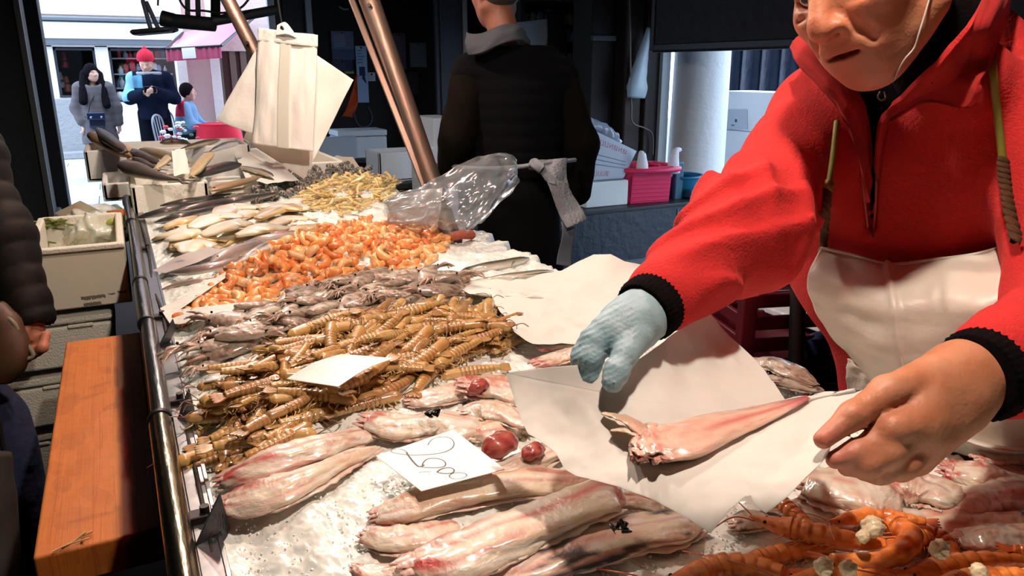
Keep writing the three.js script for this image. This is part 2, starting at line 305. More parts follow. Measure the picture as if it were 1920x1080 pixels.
// brown pillars between the back of the stall and the open right side
{ const a = atZ(1108, 127, -7.2), b = atZ(1152, 127, -7.2), c = atZ(1228, 127, -7.0);
  struct('pillar_2', span(a.x, b.x, 0, 4.02, -7.6, -7.2, .02), std('#1a1517', .75));
  struct('pillar_3', [span(b.x + .01, c.x - .16, 0, 4.02, -7.5, -7.0, .02), span(c.x - .15, c.x, 0, 4.02, -7.45, -6.95, .02)], std('#2b2120', .7));
  const d = atZ(1242, 127, -6.9), e = atZ(1258, 127, -6.9); struct('trim_5', span(d.x, e.x, 0, 3, -6.98, -6.9, .008), std('#b6c0c8', .5)); }
{ // round stone column in the open right side
  const c = atX(1308, 250, 5.75), q = [[0, 0], [.44, 0], [.44, .12], [.36, .16], [.34, .24], [.315, .3], [.30, 1.6], [.28, 3.2], [.34, 3.5], [.4, 3.6], [.4, 3.8], [0, 3.8]].map((p) => new THREE.Vector2(...p));
  const g = boxUV(new THREE.LatheGeometry(q, 48)); g.translate(c.x, 0, c.z); struct('pillar_4', g, std(new THREE.Color(.78, .80, .82), .6, { bumpMap: T_rough, bumpScale: .004 })); }
struct('courtyard_pavement', span(7.4, 16, -.25, 0, -9.6, 6, 0), std('#8b8f92', .8));
struct('wall_courtyard', span(13, 13.3, 0, 2.2, -16, 6, 0), plaster);

// the building across the street
const FZ = -16;
const fx = (px, z = FZ) => atZ(px, 127, z).x, fy = (px, py, z = FZ) => atZ(px, py, z).y;
{
  const y0 = fy(150, 182), yTop = fy(150, 90), w1a = fx(104), w1b = fx(182), w2a = fx(207), w2b = fx(331), y1 = fy(270, 190);
  struct('facade_wall', [span(fx(-60), fx(620), yTop + .02, 8.5, FZ - .3, FZ, 0), span(fx(-60), w1a, 0, yTop + .05, FZ - .3, FZ, .01), span(w1b, w2a, 0, yTop + .05, FZ - .3, FZ, .01), span(w2b, fx(620), 0, yTop + .05, FZ - .3, FZ, .01),
    span(w1a - .02, w1b + .02, 0, y0, FZ - .3, FZ, .01), span(w2a - .02, w2b + .02, 0, y1, FZ - .3, FZ, .01)], plaster);
  struct('facade_upper_wall', span(fx(-60), fx(620), fy(150, 28), 8.4, FZ, FZ + .05, 0), pinkPlaster);
  struct('stone_plinth', [span(fx(-60), w1b + .05, 0, y0 - .02, FZ, FZ + .1, .02), span(fx(-60), w1b + .6, 0, .12, FZ + .05, FZ + .35, .02)], std(new THREE.Color(.27, .28, .29), .9, { bumpMap: T_rough, bumpScale: .01 }));
  struct('trim_6', [span(fx(-60), fx(620), fy(150, 84), fy(150, 72), FZ, FZ + .12, .01), span(fx(-60), fx(620), fy(150, 40), fy(150, 34), FZ, FZ + .2, .01)], std('#5d656e', .7));
  struct('trim_7', span(fx(-60), fx(520), fy(150, 73), fy(150, 42), FZ, FZ + .14, .01), std(new THREE.Color(.8, .81, .8), .7));
  // two shop windows with depth, panes and goods
  const shopIn = std('#0d0d11', .8), glass = phy('#ffffff', .03, { transmission: 1, thickness: 0 });
  let k = 1;
  for (const [a, b, c] of [[w1a, w1b, y0], [w2a, w2b, y1]]) {
    const fr = struct('window_' + k++, [span(a, b, c - .02, yTop + .1, FZ - 1.3, FZ - 1.25, 0), span(a - .05, a, c, yTop + .1, FZ - 1.3, FZ - .2, 0), span(b, b + .05, c, yTop + .1, FZ - 1.3, FZ - .2, 0), span(a, b, c - .05, c, FZ - 1.3, FZ - .02, 0), span(a, b, yTop + .05, yTop + .1, FZ - 1.3, FZ - .2, 0)], shopIn);
    mesh('window_frame', [span(a, a + .04, c, yTop, FZ - .1, FZ - .04), span(b - .04, b, c, yTop, FZ - .1, FZ - .04), span(a, b, yTop - .04, yTop, FZ - .1, FZ - .04), span(a, b, c, c + .03, FZ - .1, FZ + .02)], std('#262b36', .5), fr);
    mesh('pane', span(a + .04, b - .04, c + .03, yTop - .04, FZ - .075, FZ - .07, 0), glass, fr);
  }
  seed(31);
  const sh = [fy(270, 108), fy(270, 138), fy(270, 165)], goods = ['#b9c6d8', '#c8ccd6', '#8f9fc0', '#d8d8dc', '#a75a7c', '#c03a4a', '#5a6b9a'];
  for (const y of sh) tag(mesh('shop_shelf', span(w2a + .05, w2b - .05, y - .025, y, FZ - .8, FZ - .35), std('#8d94a0', .6)), 'pale shelf inside the shop window behind the man in the red hat', 'shelf', 'shelves in the shop window');
  const nm = { '#a75a7c': 'purple', '#c03a4a': 'red', '#5a6b9a': 'blue' };
  for (const [row, y] of sh.entries()) for (let i = 0; i < 9; i++) {
    const h = rr(.08, .2), c = goods[Math.floor(rnd() * goods.length)], x = lerp(w2a + .12, w2b - .12, (i + .5) / 9 + rr(-.02, .02)), w = rr(.05, .1);
    const g = rnd() < .5 ? [span(x - w / 2, x + w / 2, y, y + h, FZ - .6, FZ - .5, .008), span(x - w * .3, x + w * .3, y + h, y + h + .02, FZ - .58, FZ - .52, .006)] : (() => { const l = new THREE.LatheGeometry([[0, 0], [w / 2, 0], [w / 2, h * .6], [w / 5, h * .8], [w / 5, h], [0, h]].map((p) => new THREE.Vector2(...p)), 12); l.translate(x, y, FZ - .55); return [l]; })();
    tag(mesh('shop_goods', g, std(c, .5)), 'small ' + (nm[c] || 'pale') + ' container on a shelf inside the shop window', 'goods', (nm[c] || 'pale') + ' goods in the shop window');
  }
  tag(mesh('red_bag', loft([V(w2a + .25, y1 + .02, FZ - .4), V(w2a + .26, y1 + .18, FZ - .4), V(w2a + .27, y1 + .34, FZ - .4)], (t) => [.16 * (1 - .4 * t), .08 * (1 - .4 * t)]), std('#b82433', .6)), 'red bag at the bottom of the shop window beside the woman', 'bag');
  for (let i = 0; i < 3; i++) { const x = w2a + .1 + i * .16; tag(mesh('white_pot', (() => { const l = new THREE.LatheGeometry([[0, 0], [.05, 0], [.07, .1], [.05, .16], [0, .17]].map((p) => new THREE.Vector2(...p)), 14); l.translate(x, y1 + .005, FZ - .2); return l; })(), std('#c8d2da', .5)), 'small white pot on the shop window sill', 'pot', 'white pots on the shop window sill'); }
  // a few dark and red things in the first window
  for (const [px, py, c, l] of [[120, 112, '#7a1420', 'dark red thing hung high in the left shop window'], [113, 150, '#6d6a70', 'grey ornament standing in the left shop window'], [125, 158, '#7c3b30', 'brown ornament standing in the left shop window'], [148, 172, '#a5a2b8', 'pale ornament low in the left shop window']]) {
    const p = atZ(px, py, FZ - .6); tag(mesh('window_ornament', loft([p.clone().add(V(0, -.14, 0)), p.clone().add(V(.01, 0, 0)), p.clone().add(V(0, .14, 0))], (t) => [.08 * (1 - .6 * t) + .01, .06 * (1 - .6 * t) + .01], { n: 10, m: 10 }), std(c, .6)), l, 'ornament');
  }
}
// cafe on the right of the street: pale pilasters, brown shutters, pink awning
{
  const cz = -13.2, X = (px) => fx(px, cz), Y = (px, py) => fy(px, py, cz);
  struct('cafe_wall', [span(X(331), X(350), 0, 5, cz - .3, cz + .06, .01), span(X(350), X(396), 0, 5, cz - .3, cz, .01), span(X(396), X(410), 0, 5, cz - .3, cz + .1, .01), span(X(410), X(540), Y(440, 96), 5, cz - .3, cz, .01), span(X(410), X(540), 0, 5, cz - .5, cz - .4, 0)], [plaster, pinkPlaster][1]);
  struct('trim_8', [span(X(331), X(350), 0, 4, cz + .05, cz + .1, .01), span(X(394), X(411), 0, 4, cz + .08, cz + .13, .01)], plaster);
  for (const [a, b] of [[414, 436], [440, 456], [460, 476]]) { const d = tag(thing('cafe_shutter', a < 420 ? 'brown wooden shutter nearest the pale pilaster of the cafe' : a < 450 ? 'middle brown wooden shutter of the cafe' : 'brown cafe shutter nearest the hanging bags', 'shutter'), null); mesh('panel', span(X(a), X(b), .1, Y(440, 94), cz - .1, cz - .05), std('#3c1e18', .6), d); mesh('frame', [span(X(a) - .02, X(a) + .03, .1, Y(440, 94), cz - .1, cz - .02), span(X(b) - .03, X(b) + .02, .1, Y(440, 94), cz - .1, cz - .02)], std('#6b5a50', .6), d); }
  const aw = thing('awning', 'pink fabric awning sloping out over the cafe front', 'awning'), pk = phy(new THREE.Color(.80, .16, .30), .8, { transmission: .35, thickness: 0 });
  const A = atZ(480, 30, cz + .12), B = atZ(414, 86, cz + 1.5), Cc = atZ(310, 92, cz + 1.5), D = atZ(343, 62, cz + .12);
  const topL = D, topR = A;
  mesh('canopy', patch([[topL, topL.clone().lerp(topR, .5), topR], [Cc.clone().lerp(topL, .5).add(V(0, -.05, 0)), Cc.clone().lerp(topR, .5).lerp(B.clone().lerp(topL, .5), .5), B.clone().lerp(topR, .5).add(V(0, -.05, 0))], [Cc, Cc.clone().lerp(B, .5), B]], { nu: 16, nv: 10, thick: .01 }), pk, aw);
  const dn = V(0, -.16, 0); mesh('valance', patch([[Cc, Cc.clone().lerp(B, .5), B], [Cc.clone().add(dn), Cc.clone().lerp(B, .5).add(dn), B.clone().add(dn)]], { nu: 24, nv: 4, thick: .008, wrinkle: (u) => .015 * Math.sin(u * 60) }), pk, aw);
  mesh('arm', [rod(topL, Cc, .02), rod(topR, B, .02), rod(Cc, B, .018)], M.darkSteel, aw);
  mesh('label_patch', (() => { const a = Cc.clone().lerp(B, .28), b = Cc.clone().lerp(B, .52); return patch([[a, b], [a.clone().add(dn), b.clone().add(dn)].map((q) => q.clone().add(V(0, .02, .03)))].map((r, i) => r.map((q) => q.clone().add(V(0, 0, .035)))), { nu: 4, nv: 3, thick: .006 }); })(), std('#e9e4ea', .8), aw).userData.label = 'white panel on the awning valance';
  // tables with red cloths, pale chairs, flowers
  const tb = P(412, 260, 11.4); const rt = thing('cafe_table', 'small cafe table under a red cloth beside the cafe wall', 'table', [tb.x, 0, tb.z]);
  mesh('tablecloth', patch([0, 1, 2, 3].map((i) => [0, 1, 2, 3, 4, 5, 6, 7, 8].map((j) => { const a = j / 8 * 2 * PI, r = [.015, .28, .3, .35 + .04 * Math.sin(3 * a)][i]; return V(Math.cos(a) * r, [.76, .76, .72, .38][i], Math.sin(a) * r); })), { nu: 40, nv: 16, thick: .004 }), std('#c8102e', .8), rt);
  mesh('leg', [rod(V(0, 0, 0), V(0, .74, 0), .03), span(-.2, .2, 0, .03, -.2, .2, .01)], M.blackMetal, rt);
  for (const [i, [px, py, d]] of [[353, 250, 11.45], [329, 235, 10.75]].entries()) {
    const b = P(px, py, d), c = thing('cafe_chair', ['pale cafe chair under the person in the light blue coat', 'pale cafe chair beside the man in the red hat'][i], 'chair', [b.x, 0, b.z], i ? 1.2 : 1.35 + Math.atan2(-b.x, -b.z), 'pale cafe chairs'), w = std('#c9c6cc', .6), bk = std('#8c8f9c', .7);
    for (const [x, z] of [[-.2, -.2], [.2, -.2], [-.2, .2], [.2, .2]]) mesh('leg', rod(V(x, 0, z), V(x * .9, .45, z * .9), .013), w, c);
    mesh('seat', span(-.21, .21, .44, .47, -.21, .21, .012), w, c);
    mesh('backrest', [tube([V(-.2, .45, -.2), V(-.19, .85, -.24), V(0, .92, -.25), V(.19, .85, -.24), V(.2, .45, -.2)], .013), ...[-.1, 0, .1].map((x) => rod(V(x, .46, -.2), V(x, .9, -.25), .008))], bk, c);
  }
  seed(77); const fl = thing('potted_flowers', 'white and red flowers in a low pot by the cafe chairs', 'flowers', P(340, 262, 10.2).setY(0));
  mesh('pot', (() => new THREE.LatheGeometry([[0, 0], [.14, 0], [.18, .3], [.15, .3], [0, .28]].map((p) => new THREE.Vector2(...p)), 20))(), std('#6d6a66', .8), fl);
  for (let i = 0; i < 60; i++) { const a = rr(0, 6.28), r = rr(0, .3), y = .4 + rr(0, .45), f = new THREE.IcosahedronGeometry(rr(.025, .05), 0); f.scale(1, .6, 1); f.translate(Math.cos(a) * r, y, Math.sin(a) * r); mesh('flower', f, std(['#d9d4da', '#c23b4c', '#4d6650', '#e6e2e8'][i % 4], .8), fl); }
}

// dark hanging structure under the market roof edge, seen against the street
{
  const iron = std('#22262b', .6, { metalness: .3 });
  const l = thing('hanging_floodlight', 'dark flat floodlight hanging from two straps above the street', 'lamp'), A = P(247, 60, 5), B = P(316, 54, 5), dz = V(.05, 0, -.28);
  mesh('housing', patch([[A, A.clone().lerp(B, .5), B], [A.clone().add(dz), A.clone().lerp(B, .5).add(dz), B.clone().add(dz)]], { nu: 4, nv: 4, thick: .03 }), iron, l);
  mesh('rim', tube([A, B, B.clone().add(dz), A.clone().add(dz), A], .012, 40, 8), iron, l);
  mesh('strap', [rod(P(268, 2, 5.1), P(283, 56, 5.1), .014), rod(P(274, 4, 5.1), P(298, 56, 5.1), .014)], std('#3c4652', .5), l);
  mesh('stem', [rod(P(268, 4, 5.1), P(262, -140, 5.2), .012), rod(P(296, 10, 5.15), P(302, -120, 5.2), .006)], iron, l);
  const b = thing('hanging_lamp_rail', 'dark horizontal lamp rail with hangers above the awning', 'rail');
  mesh('bar', [rod(P(310, 38, 5.6), P(402, 46, 5.6), .05), rod(P(398, 40, 5.6), P(520, 18, 5.8), .035)], iron, b);
  mesh('end_cap', rod(P(303, 34, 5.58), P(326, 40, 5.6), .056), std('#10141a', .5), b);
  for (const [a, c] of [[352, 350], [372, 366], [404, 404]]) mesh('hanger', rod(P(a, 40, 5.62), P(c, -160, 5.8), a > 400 ? .034 : .018), a > 400 ? M.blackMetal : std('#3a3d40', .6), b);
  mesh('cable', tube([P(330, -60, 5.4), P(338, 2, 5.4), P(352, 18, 5.45), P(380, 20, 5.5), P(420, 24, 5.5), P(452, 14, 5.5), P(470, -6, 5.5)], .008, 60, 6), M.rubber, b);
}

// ---------------------------------------------------------------- the stall: tray, rail, ice
const X0 = .052, X1 = 1.0, ZN = .35, ZF = -3.95;
const mounds = []; // raised ice under the heaps: [x, z, rx, rz, height, turn]
const mound = (px, py, rx, rz, h, turn = 0) => { const p = T(px, py, 1.02); mounds.push([p.x, p.z, rx, rz, h, turn]); };
mound(610, 490, .40, .26, .05, .35); mound(660, 370, .26, .3, .05); mound(470, 420, .4, .3, .02); mound(720, 660, .42, .34, .035, .3); mound(640, 580, .4, .14, .02, .35); mound(960, 900, .3, .2, .02); mound(1080, 560, .25, .3, .03);
function iceH(x, z) {
  let y = 1.0 + .03 * x + .012 * nz(x * 5, z * 5, 2.2) + .006 * nz(x * 14, z * 14, 4.1) - .03 * ss(.16, .04, x);
  for (const [a, b, rx, rz, h, t] of mounds) { const dx = x - a, dz = z - b, u = (dx * Math.cos(t) - dz * Math.sin(t)) / rx, v = (dx * Math.sin(t) + dz * Math.cos(t)) / rz, q = u * u + v * v; if (q < 1) y += h * (1 - q) * (1 - q); }
  return y;
}
const onIce = (px, py, up = 0) => { let h = 1.02, p; for (let i = 0; i < 8; i++) { p = T(px, py, h); h = iceH(p.x, p.z) + up; } return p; };
const depthAt = (p) => p.clone().sub(EYE).dot(FWD);
const pxm = (p) => depthAt(p) / FOCAL; // metres per picture pixel there
{
  const st = thing('market_stall', 'long dark steel market stall heaped with ice and seafood', 'stall');
  mesh('tray', [span(X0 - .004, X0 + .002, .90, .992, ZF, ZN, .001), span(X0 - .03, X0, .984, .99, ZF, ZN, .002), span(X1, X1 + .006, .90, 1.0, ZF, ZN, .001), span(X0, X1, .90, .91, ZF, ZN, 0), span(X0, X1, .90, 1.0, ZF, ZF + .006, 0)], M.steel, st);
  mesh('skirt_panel', [span(-.004, .004, .0, .93, ZF, ZN, .002), span(-.012, .05, .9, .94, ZF, ZN, .006)], std('#141416', .55, { metalness: .3, bumpMap: T_rough, bumpScale: .003 }), st);
  for (const [x, z] of [[.06, .2], [.97, .2], [.06, -1.6], [.97, -1.6], [.06, -3.85], [.97, -3.85]]) mesh('leg', span(x - .025, x + .025, 0, .9, z - .025, z + .025, .004), M.darkSteel, st);
  mesh('cross_beam', [span(.05, 1, .84, .9, -.2, -.15), span(.05, 1, .84, .9, -1.7, -1.65), span(.05, 1, .84, .9, -3.1, -3.05)], M.darkSteel, st);
  // chrome front rail in slightly stepped lengths with dark joints
  const rail = thing('front_rail', 'chrome tube rail along the front edge of the stall', 'rail'), c = [[356, 1150], [300, 788], [275, 608], [263, 531], [246, 418], [238, 372]].map(([a, b]) => T(a, b, 1.0));
  for (let i = 0; i + 1 < c.length; i++) { const a = c[i], b = c[i + 1], k = (i % 2) * .0035; mesh('tube', rod(a.clone().add(V(k, 0, 0)), b.clone().add(V(k, 0, 0)), .0172 - k * .4, .0172 - k * .4, 28), i === 0 ? std('#9a937e', .22, { metalness: 1, bumpMap: T_rough, bumpScale: .0004 }) : M.steel, rail); if (i) mesh('joint_ring', rod(a.clone().lerp(b, -.008), a.clone().lerp(b, .012), .0192, .0192, 28), M.blackMetal, rail); }
  mesh('inner_bar', rod(V(.03, .975, ZN), V(.03, .975, ZF), .006), M.blackMetal, rail);
  for (const [px, py] of [[262, 470], [284, 600], [312, 760], [352, 980]]) { const p = T(px + 18, py, .985); mesh('clamp', [span(-.0, .034, -.012, .014, -.012, .012, .003), rod(V(.03, -.02, 0), V(.03, .022, 0), .006)], M.blackMetal, rail).position.set(.01, .985, p.z); }
  const cab = T(270, 520, 1.0); mesh('cable', tube([V(.034, .99, -3.2), V(.04, 1.0, -2.6), V(.034, .985, -2.2), V(.042, .995, -1.9), V(.036, .98, -1.5), V(.04, .99, -1.1), V(.036, .98, -.6)], .0035, 60, 6), M.rubber, rail);
  // crushed ice: one lumpy bed with loose chips
  const nxx = 300, nzz = 820, pos = [], idx = [], uv = [];
  for (let j = 0; j <= nzz; j++) for (let i = 0; i <= nxx; i++) {
    const z = lerp(.1, ZF + .01, Math.pow(j / nzz, 1.35)), ragged = X1 + .045 * nz(z * 9, 3.3, .5) + .03 * nz(z * 31, 1.2, .5) + (z < -1.3 ? .04 : 0), x = lerp(X0, ragged, i / nxx), e = ss(0, .03, ragged - x) * (1 - ss(.67, .62, x) * ss(-3.33, -3.37, z));
    const y = (iceH(x, z) + .003 * fbm(x * 60, z * 60, 1.7, 2) + .0042 * Math.abs(nz(x * 120, z * 120, 8.8)) + .0022 * nz(x * 230, z * 230, 3.3) + .007 * nz(x * 30, z * 30, 9)) * e + .95 * (1 - e);
    pos.push(x, y, z); uv.push(x, z);
  }
  for (let j = 0; j < nzz; j++) for (let i = 0; i < nxx; i++) { const a = j * (nxx + 1) + i, b = a + nxx + 1; idx.push(a, a + 1, b, a + 1, b + 1, b); }
  const iceMat = phy(new THREE.Color(.84, .85, .80), .32, { bumpMap: T_rough, bumpScale: .003, clearcoat: .3, clearcoatRoughness: .25 });
  const g = geom(pos, idx, uv), ice = tag(mesh('crushed_ice', g, iceMat), 'white crushed ice filling the tray of the seafood stall', 'ice', null, 'stuff');
  seed(11);
  const chip = new THREE.IcosahedronGeometry(.0026, 0), N = 24000, chips = new THREE.InstancedMesh(chip, phy(new THREE.Color(.90, .91, .87), .28, { flatShading: true }), N), m = new THREE.Matrix4(), q = new THREE.Quaternion();
  chips.name = 'ice_chips'; chips.userData.kind = 'stuff'; chips.castShadow = chips.receiveShadow = true;
  for (let i = 0; i < N; i++) { const t = Math.pow(rnd(), 1.9), z = lerp(-.45, -2.3, t), x = rr(X0 + .01, X1 - .01), s = rr(.25, .9); q.setFromEuler(new THREE.Euler(rr(0, 6), rr(0, 6), rr(0, 6))); m.compose(V(x, iceH(x, z) + rr(-.0016, .0016), z), q, V(s, s * rr(.5, 1), s)); chips.setMatrixAt(i, m); }
  ice.add(chips);
  // dark metal price-plate holders seen from behind, standing on the front edge
  for (const [l, pts, d] of [['dark metal plate nearest the camera at the front edge of the stall', [[412, 925], [431, 990], [394, 1082], [362, 1032]], .955], ['dark metal plate level with the brown prawns on the front edge', [[354, 728], [364, 768], [342, 838], [328, 800]], 1.29], ['small dark metal plate level with the squid on the front edge', [[324, 598], [329, 616], [303, 672], [296, 652]], 1.62]]) {
    const h = thing('plate_holder', l, 'holder'), q = pts.map(([a, b], i) => P(a, b, d + [0, .02, .0, -.02][i]));
    mesh('plate', patch([[q[0], q[1]], [q[3], q[2]]], { nu: 4, nv: 4, thick: .0025 }), std('#4b4d50', .32, { metalness: .85, bumpMap: T_rough, bumpScale: .0008 }), h);
    mesh('stem', rod(q[2].clone().lerp(q[3], .5), q[2].clone().lerp(q[3], .5).add(V(0, -.03, 0)), .003), M.blackMetal, h);
  }
  // wooden plank below the rail
  const wood = (() => { const c = document.createElement('canvas'); c.width = 512; c.height = 1024; const x = c.getContext('2d'); x.fillStyle = '#bd6a26'; x.fillRect(0, 0, 512, 1024); seed(3);
    for (let i = 0; i < 900; i++) { const d = rnd() < .55; x.strokeStyle = d ? `rgba(110,52,16,${rr(.05, .22)})` : `rgba(214,140,74,${rr(.04, .2)})`; x.lineWidth = rr(.6, 3); const sx = rr(0, 512), sy = rr(-100, 1024), L = rr(60, 380); x.beginPath(); x.moveTo(sx, sy); x.bezierCurveTo(sx + rr(-5, 5), sy + L * .3, sx + rr(-5, 5), sy + L * .6, sx + rr(-8, 8), sy + L); x.stroke(); }
    for (let i = 0; i < 60; i++) { x.fillStyle = `rgba(90,40,12,${rr(.04, .16)})`; x.beginPath(); x.ellipse(rr(0, 512), rr(0, 1024), rr(4, 40), rr(6, 70), rr(0, 3), 0, 7); x.fill(); }
    const t = new THREE.CanvasTexture(c); t.colorSpace = THREE.SRGBColorSpace; t.wrapS = t.wrapT = THREE.MirroredRepeatWrapping; t.repeat.set(3.2, .9); return t; })();
  const pn = T(60, 1047, .8), pf = T(130, 640, .8), plank = tag(mesh('wooden_plank', span(pn.x, -.014, .735, .8, pn.z, pf.z, .006), std('#ffffff', .55, { map: wood, bumpMap: T_rough, bumpScale: .002 })), 'worn orange brown wooden plank running below the front rail', 'plank');
  const k = T(115, 1028, .803); tag(mesh('string_scrap', [tube([k, k.clone().add(V(.02, .006, -.004)), k.clone().add(V(.035, .012, -.012)), k.clone().add(V(.03, .002, -.022)), k.clone().add(V(.045, .004, -.024))], .0022, 40, 6), tube([k.clone().add(V(-.012, .001, .006)), k.clone().add(V(.01, .004, 0)), k.clone().add(V(.04, .003, -.006))], .0018, 24, 6)], std('#c9a06a', .9)), 'frayed scrap of string on the near end of the plank', 'string');
}
// slanting bronze struts that rise behind the ice
{
  const s = thing('slanting_strut', 'pair of slanting bronze steel struts rising from the orange shrimps', 'strut');
  const A = T(858, 452, 1.03), B = T(832, 440, 1.03), up = (px, py, base) => { const r = ray(px, py); const t = (base.x - EYE.x) / r.x; return EYE.clone().addScaledVector(r, t); };
  const A2 = up(692, -20, A), B2 = up(652, -20, B);
  const flat = (a, b, w, t) => { const g = new RoundedBoxGeometry(w, a.distanceTo(b), t, 2, .006), d = b.clone().sub(a).normalize(); g.translate(0, a.distanceTo(b) / 2, 0); const x = V(0, 0, 1).cross(d).length() > .01 ? ray(760, 200).clone().cross(d).normalize() : V(1, 0, 0), z = x.clone().cross(d); g.applyMatrix4(new THREE.Matrix4().makeBasis(x, d, z).setPosition(a)); return boxUV(g); };
  mesh('outer_tube', rod(A.clone().add(V(0, -.05, 0)), A2.clone().lerp(A, -.25), .030, .030, 28), M.bronze, s);
  mesh('flat_bar', flat(B.clone().lerp(B2, .02), B2.clone().lerp(B, -.25), .026, .026), M.bronze, s);
  mesh('inner_bar', flat(A.clone().lerp(B, .5).lerp(A2.clone().lerp(B2, .5), .04), A2.clone().lerp(B2, .45).lerp(A, -.25), .028, .012), std('#33261c', .5, { metalness: .8 }), s);
  mesh('bolt_hole', rod(A.clone().lerp(A2, .91).add(V(-.028, .008, .014)), A.clone().lerp(A2, .91).add(V(-.032, .01, .018)), .008), M.rubber, s);
  mesh('foot_wrap', loft([A.clone().add(V(-.03, .02, .02)), A.clone().add(V(.0, .026, .03)), A.clone().add(V(.04, .02, .02))], (t) => [.02, .014], { bump: (t, a) => 1 + .3 * nz(t * 9, a * 2) }), std('#a5543a', .7), s);
  const s2 = thing('far_strut', 'slanting bronze steel strut in front of the pink awning', 'strut');
  mesh('tube', [rod(P(412, -30, 3.6), P(505, 150, 3.3), .032, .032, 20)], M.bronze, s2); mesh('bolt', rod(P(463, 80, 3.33), P(464, 80, 3.38), .007), M.rubber, s2);
}
// a lamp over the stall: shade, glowing bulb and its light
function pendant(x, y, z, power, label, soft = 1.8) {
  const l = thing('pendant_lamp', label, 'lamp', [x, y, z]);
  mesh('shade', new THREE.LatheGeometry([[.03, .2], [.05, .19], [.06, .12], [.17, .0], [.19, -.03], [.186, -.03], [.166, .003], [.055, .122], [.045, .18], [.03, .19]].map((p) => new THREE.Vector2(...p)), 40), std('#c33b26', .5), l);
  mesh('cord', rod(V(0, .2, 0), V(0, 3.98 - y, 0), .005), M.rubber, l); mesh('socket', rod(V(0, .09, 0), V(0, .19, 0), .024), M.blackMetal, l);
  const b = mesh('bulb', new THREE.SphereGeometry(.062, 24, 16), new THREE.MeshStandardMaterial({ color: '#fff2dd', emissive: LAMP_COLOR, emissiveIntensity: 6 }), l); b.position.y = .0; b.castShadow = false;
  const p = new THREE.PointLight(LAMP_COLOR, power, 0, 2); p.name = 'pendant_light'; p.castShadow = true; p.shadow.radius = soft; p.shadow.bias = -.0005; p.position.set(0, 0, 0); l.add(p);
}
pendant(.47, 2.38, -.52, LAMP_POWER * 1.15, 'red shaded lamp over the near end of the stall');
pendant(.46, 2.36, -1.62, LAMP_POWER * .8, 'red shaded lamp over the middle of the stall');
pendant(.45, 2.36, -2.75, LAMP_POWER * 1.1, 'red shaded lamp over the far end of the ice');
pendant(.40, 2.45, -4.0, LAMP_POWER * 1.0, 'red shaded lamp over the trays beyond the ice');

// ---------------------------------------------------------------- seafood
const inside = (poly, x, y) => { let c = false; for (let i = 0, j = poly.length - 1; i < poly.length; j = i++) { const [a, b] = poly[i], [d, e] = poly[j]; if ((b > y) !== (e > y) && x < (d - a) * (y - b) / (e - b) + a) c = !c; } return c; };
// n spots inside an area given in the picture, spread evenly on the ice, at least gap apart while that is possible
function spots(polyPx, n, gap, h = 1.03) {
  const w = polyPx.map(([a, b]) => { const p = T(a, b, h); return [p.x, p.z]; }), xs = w.map((p) => p[0]), zs = w.map((p) => p[1]), out = [];
  let tries = 0, g = gap;
  while (out.length < n && tries++ < 60000) { if (tries % 3000 === 2999) g *= .85; const x = rr(Math.min(...xs), Math.max(...xs)), z = rr(Math.min(...zs), Math.max(...zs)); if (!inside(w, x, z)) continue; if (out.some((p) => Math.hypot(p[0] - x, p[1] - z) < g)) continue; out.push([x, z]); }
  return out;
}
const CREAM = [.74, .655, .53], PINK = [.68, .42, .35], RED = [.40, .03, .03], BUFF = [.62, .47, .32], GREY = [.30, .27, .25], DARKSKIN = [.05, .045, .045];

